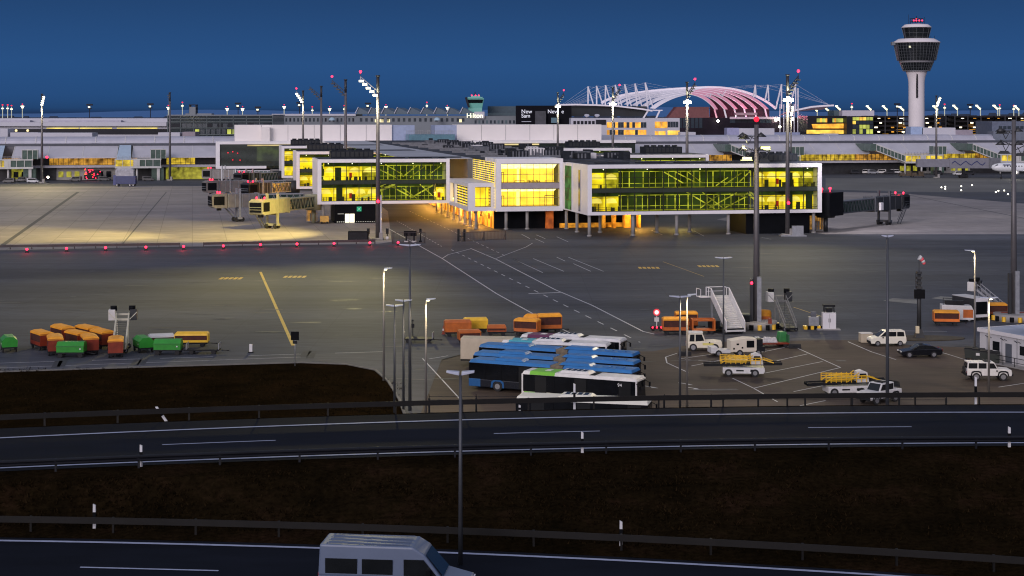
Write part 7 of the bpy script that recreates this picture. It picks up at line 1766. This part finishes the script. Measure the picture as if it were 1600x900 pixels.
# long grey boarding bridge at the hall, right
x0, Y0 = X_at(1432, 700), 700.0
t = thing('hall_boarding_bridge', 'long grey boarding bridge with wavy stripe at the hall on the right', 'boarding bridge', (x0, Y0, 0), R(-1))
zb0, zb1 = Z_at(261, 700), Z_at(248.5, 700)
MB().box(0, 17, -1.5, 1.5, zb0, zb1).box(14, 31, -1.9, 1.9, zb0 - .5, zb1 + .4).build('tunnel', mat('bridge_slate', (.16,.16,.19), .5, var=.15), t, bevel=.05); MB().box(31, 36, -2.2, 2.2, zb0 - .6, zb1 + .5).build('cab', unit_grey, t, bevel=.1)
b = MB(); zc = (zb0 + zb1)/2
for k in range(12): b.bar((15 + k*1.2, -1.95, zc + math.sin(k*1.6)*.9), (16.2 + k*1.2, -1.95, zc + math.sin((k+1)*1.6)*.9), .12, .35)
b.build('wavy_stripe', navy, t)
b = MB(); b.box(20, 20.8, -1.5, -.9, 0, zb0).box(20, 20.8, .9, 1.5, 0, zb0).box(18.6, 22.2, -1.7, 1.7, .4, 1.2); b.build('drive_column', dark_metal, t); wheels(t, [(19.2,-1.4),(21.6,-1.4),(19.2,1.4),(21.6,1.4)], .55, .4, False)
# parked aircraft cut by the right edge
x0, Y0 = X_at(1549, 690), 690.0; zc = Z_at(261.5, Y0)
t = thing('aircraft', 'white airliner cut by the right edge of the picture beside the hall', 'aircraft', (x0, Y0, 0), R(-3))
plane_w = mat('plane_white', (.58,.60,.62), .3, var=.05)
prof = [(.05, 0), (.9, .4), (1.5, 1.6), (1.9, 3.6), (2.02, 6), (2.02, 34)]
b = MB(); b.lathe(prof, 20)
b.v = [(z, x, y + zc) for (x, y, z) in b.v]; b.build('fuselage', plane_w, t)
b = MB()
for k in range(22): b.box(5 + 1.2*k, 5.45 + 1.2*k, -2.06, -1.9, zc + .35, zc + .85)
b.build('cabin_windows', car_glass, t); MB().prism([(1.0, zc + .5), (2.2, zc + 1.35), (2.6, zc + 1.3), (2.2, zc + .5)], -1.35, 1.35).build('cockpit_window', car_glass, t)
text_part('AIRLINER', 1.0, navy, t, (4.6, -2.06, zc + 1.0), (R(90), 0, 0)) if False else MB().box(4.4, 7.6, -1.97, -1.85, zc + .9, zc + 1.35).build('title_band', navy, t)
e_ = MB(); e_.cyl((7.0, -6.2, zc - 2.0), (10.0, -6.2, zc - 2.0), 1.15, .85, n=16); e_.build('engine', off_white, t); MB().cyl((6.95, -6.2, zc - 2.0), (7.05, -6.2, zc - 2.0), .9, n=16).build('engine_intake', black, t)
MB().plate([(9, -1.8), (13, -1.8), (19, -15), (17.2, -15)], zc - 1.3, zc - 1.0).build('wing', plane_w, t)
MB().cyl((4.2, 0, 0.4), (4.2, 0, zc - 1.8), .15, n=6).build('nose_gear', dark_metal, t); wheels(t, [(4.2, -.3), (4.2, .3)], .4, .2, False)
MB().cyl((14, -2.6, .5), (14, -2.6, zc - 1.2), .2, n=6).build('main_gear', dark_metal, t); wheels(t, [(13.6, -2.8), (14.4, -2.8)], .5, .3, False)
lamp('POINT', 'belly_light', (8, -8, 3.2), 500, (1, .95, .8), .4, t)

# ================================================================== delivery van on the lower road
Yv = 65.1; xv = X_at(622, Yv)
t = thing('delivery_van', 'pale blue-white delivery van driving to the right on the lower road', 'van', (xv, Yv, 8.0), R(-6))
vb = mat('delivery_paint', (.105,.14,.22), .4, var=.06)
MB().prism([(-3.1,.45),(2.95,.45),(3.05,.7),(3.0,1.15),(1.95,1.42),(-3.1,1.42)], -1.0, 1.0).build('body', vb, t, bevel=.06)
MB().prism([(-3.1,1.4),(1.95,1.4),(1.2,2.35),(.75,2.62),(-3.05,2.65)], -.98, .98, 0, (-.90,.90,2.0)).build('cargo_box', vb, t, bevel=.08)
MB().quad([(1.98,-.82,1.48),(1.98,.82,1.48),(1.27,.74,2.3),(1.27,-.74,2.3)]).build('windscreen', car_glass, t)
for s in (-1, 1): MB().prism([(1.75,1.5),(1.2,2.15),(.4,2.15),(.4,1.5)], s*.985 - .01, s*.985 + .012).build('side_window', car_glass, t)
b = MB()
for k in range(4): b.box(-2.8, .6, -.72 + .45*k, -.66 + .45*k, 2.655, 2.675)
b.build('roof_rib', mat('rib_blue', (.10,.13,.20), .85), t)
wheels(t, [(1.95,-.88),(1.95,.88),(-2.0,-.88),(-2.0,.88)], .36, .24)
for x in (-2.95, -.9, .35, 1.85): MB().box(x, x + .025, -1.008, -1.001, .55, 1.4).build('door_seam', black, t)
for xa, xb in ((-2.8,-1.5),(-1.3,-.05)): MB().prism([(xa,1.52),(xb,1.52),(xb,2.12),(xa,2.12)], -.99, -.975).build('side_window', car_glass, t)
MB().box(-3.1, 2.6, -1.016, -1.001, .45, .75).build('lower_trim', dark_metal, t)
MB().box(-3.05, 1.6, -1.012, -1.002, 1.15, 1.40).build('side_stripe', mat('stripe_mauve', (.10,.07,.12), .4), t)
for s in (-.75, .75): MB().box(3.0, 3.06, s - .2, s + .2, .85, 1.1).build('headlight', mat('headlight_off', (.6,.6,.6), .1), t); MB().box(-3.13, -3.09, s - .08, s + .08, .9, 1.5).build('tail_light', mat('tail_off', (.25,.01,.01), .3), t)
for s in (-1, 1): MB().box(1.35, 1.5, s*1.12 - .12, s*1.12 + .12, 1.5, 1.8).build('mirror', black, t)
# ================================================================== floodlighting from the lit masts
def flood(mast, head, aim, power, col=(1, .80, .34), ang=100, size=1.2, blend=.7):
    x, y = mast
    return lamp('SPOT', 'flood_light', (x, y, head), power, col, size, None, aim, ang, blend)
m = m590.location
YEL = (1, .76, .20)
flood((m.x - 3.2, m.y + .3), 33, (m.x - 45, m.y + 20, 0), 300000, YEL, ang=66, blend=.55)
flood((m.x - 4, m.y + .3), 33.5, (m.x - 102, m.y + 14, 0), 620000, YEL, ang=40, blend=.6)
flood((m.x - 3.2, m.y - .1), 33, (m.x - 10, m.y + 15, 0), 32000, YEL, ang=80)
flood((m.x - 2.5, m.y - .8), 34, (m.x - 6, m.y - 136, 0), 125000, (1, .86, .36), ang=40, blend=1)
flood((m.x - 2.5, m.y - .8), 34, (m.x - 46, m.y - 142, 0), 300000, (1, .82, .28), ang=36, blend=1)
q = m65.location
flood((q.x, q.y - .8), 33, (q.x + 10, q.y - 50, 0), 120000, ang=120)
q = m1230.location
flood((q.x - .5, q.y - .8), 33, (q.x - 20, q.y - 140, 0), 42000, (1, .86, .45), ang=100)
flood((q.x + 1.5, q.y + .6), 33, (q.x + 70, q.y + 50, 0), 60000, (.85, .80, .95), ang=120)
q = cm.location
flood((q.x - 1, q.y - 1), 24.5, (q.x - 10, q.y - 26, 0), 12000, (1, .80, .52), ang=130)
flood((q.x - 1.2, q.y), 24.5, (q.x - 60, q.y - 8, 0), 20000, (1, .88, .45), ang=115)
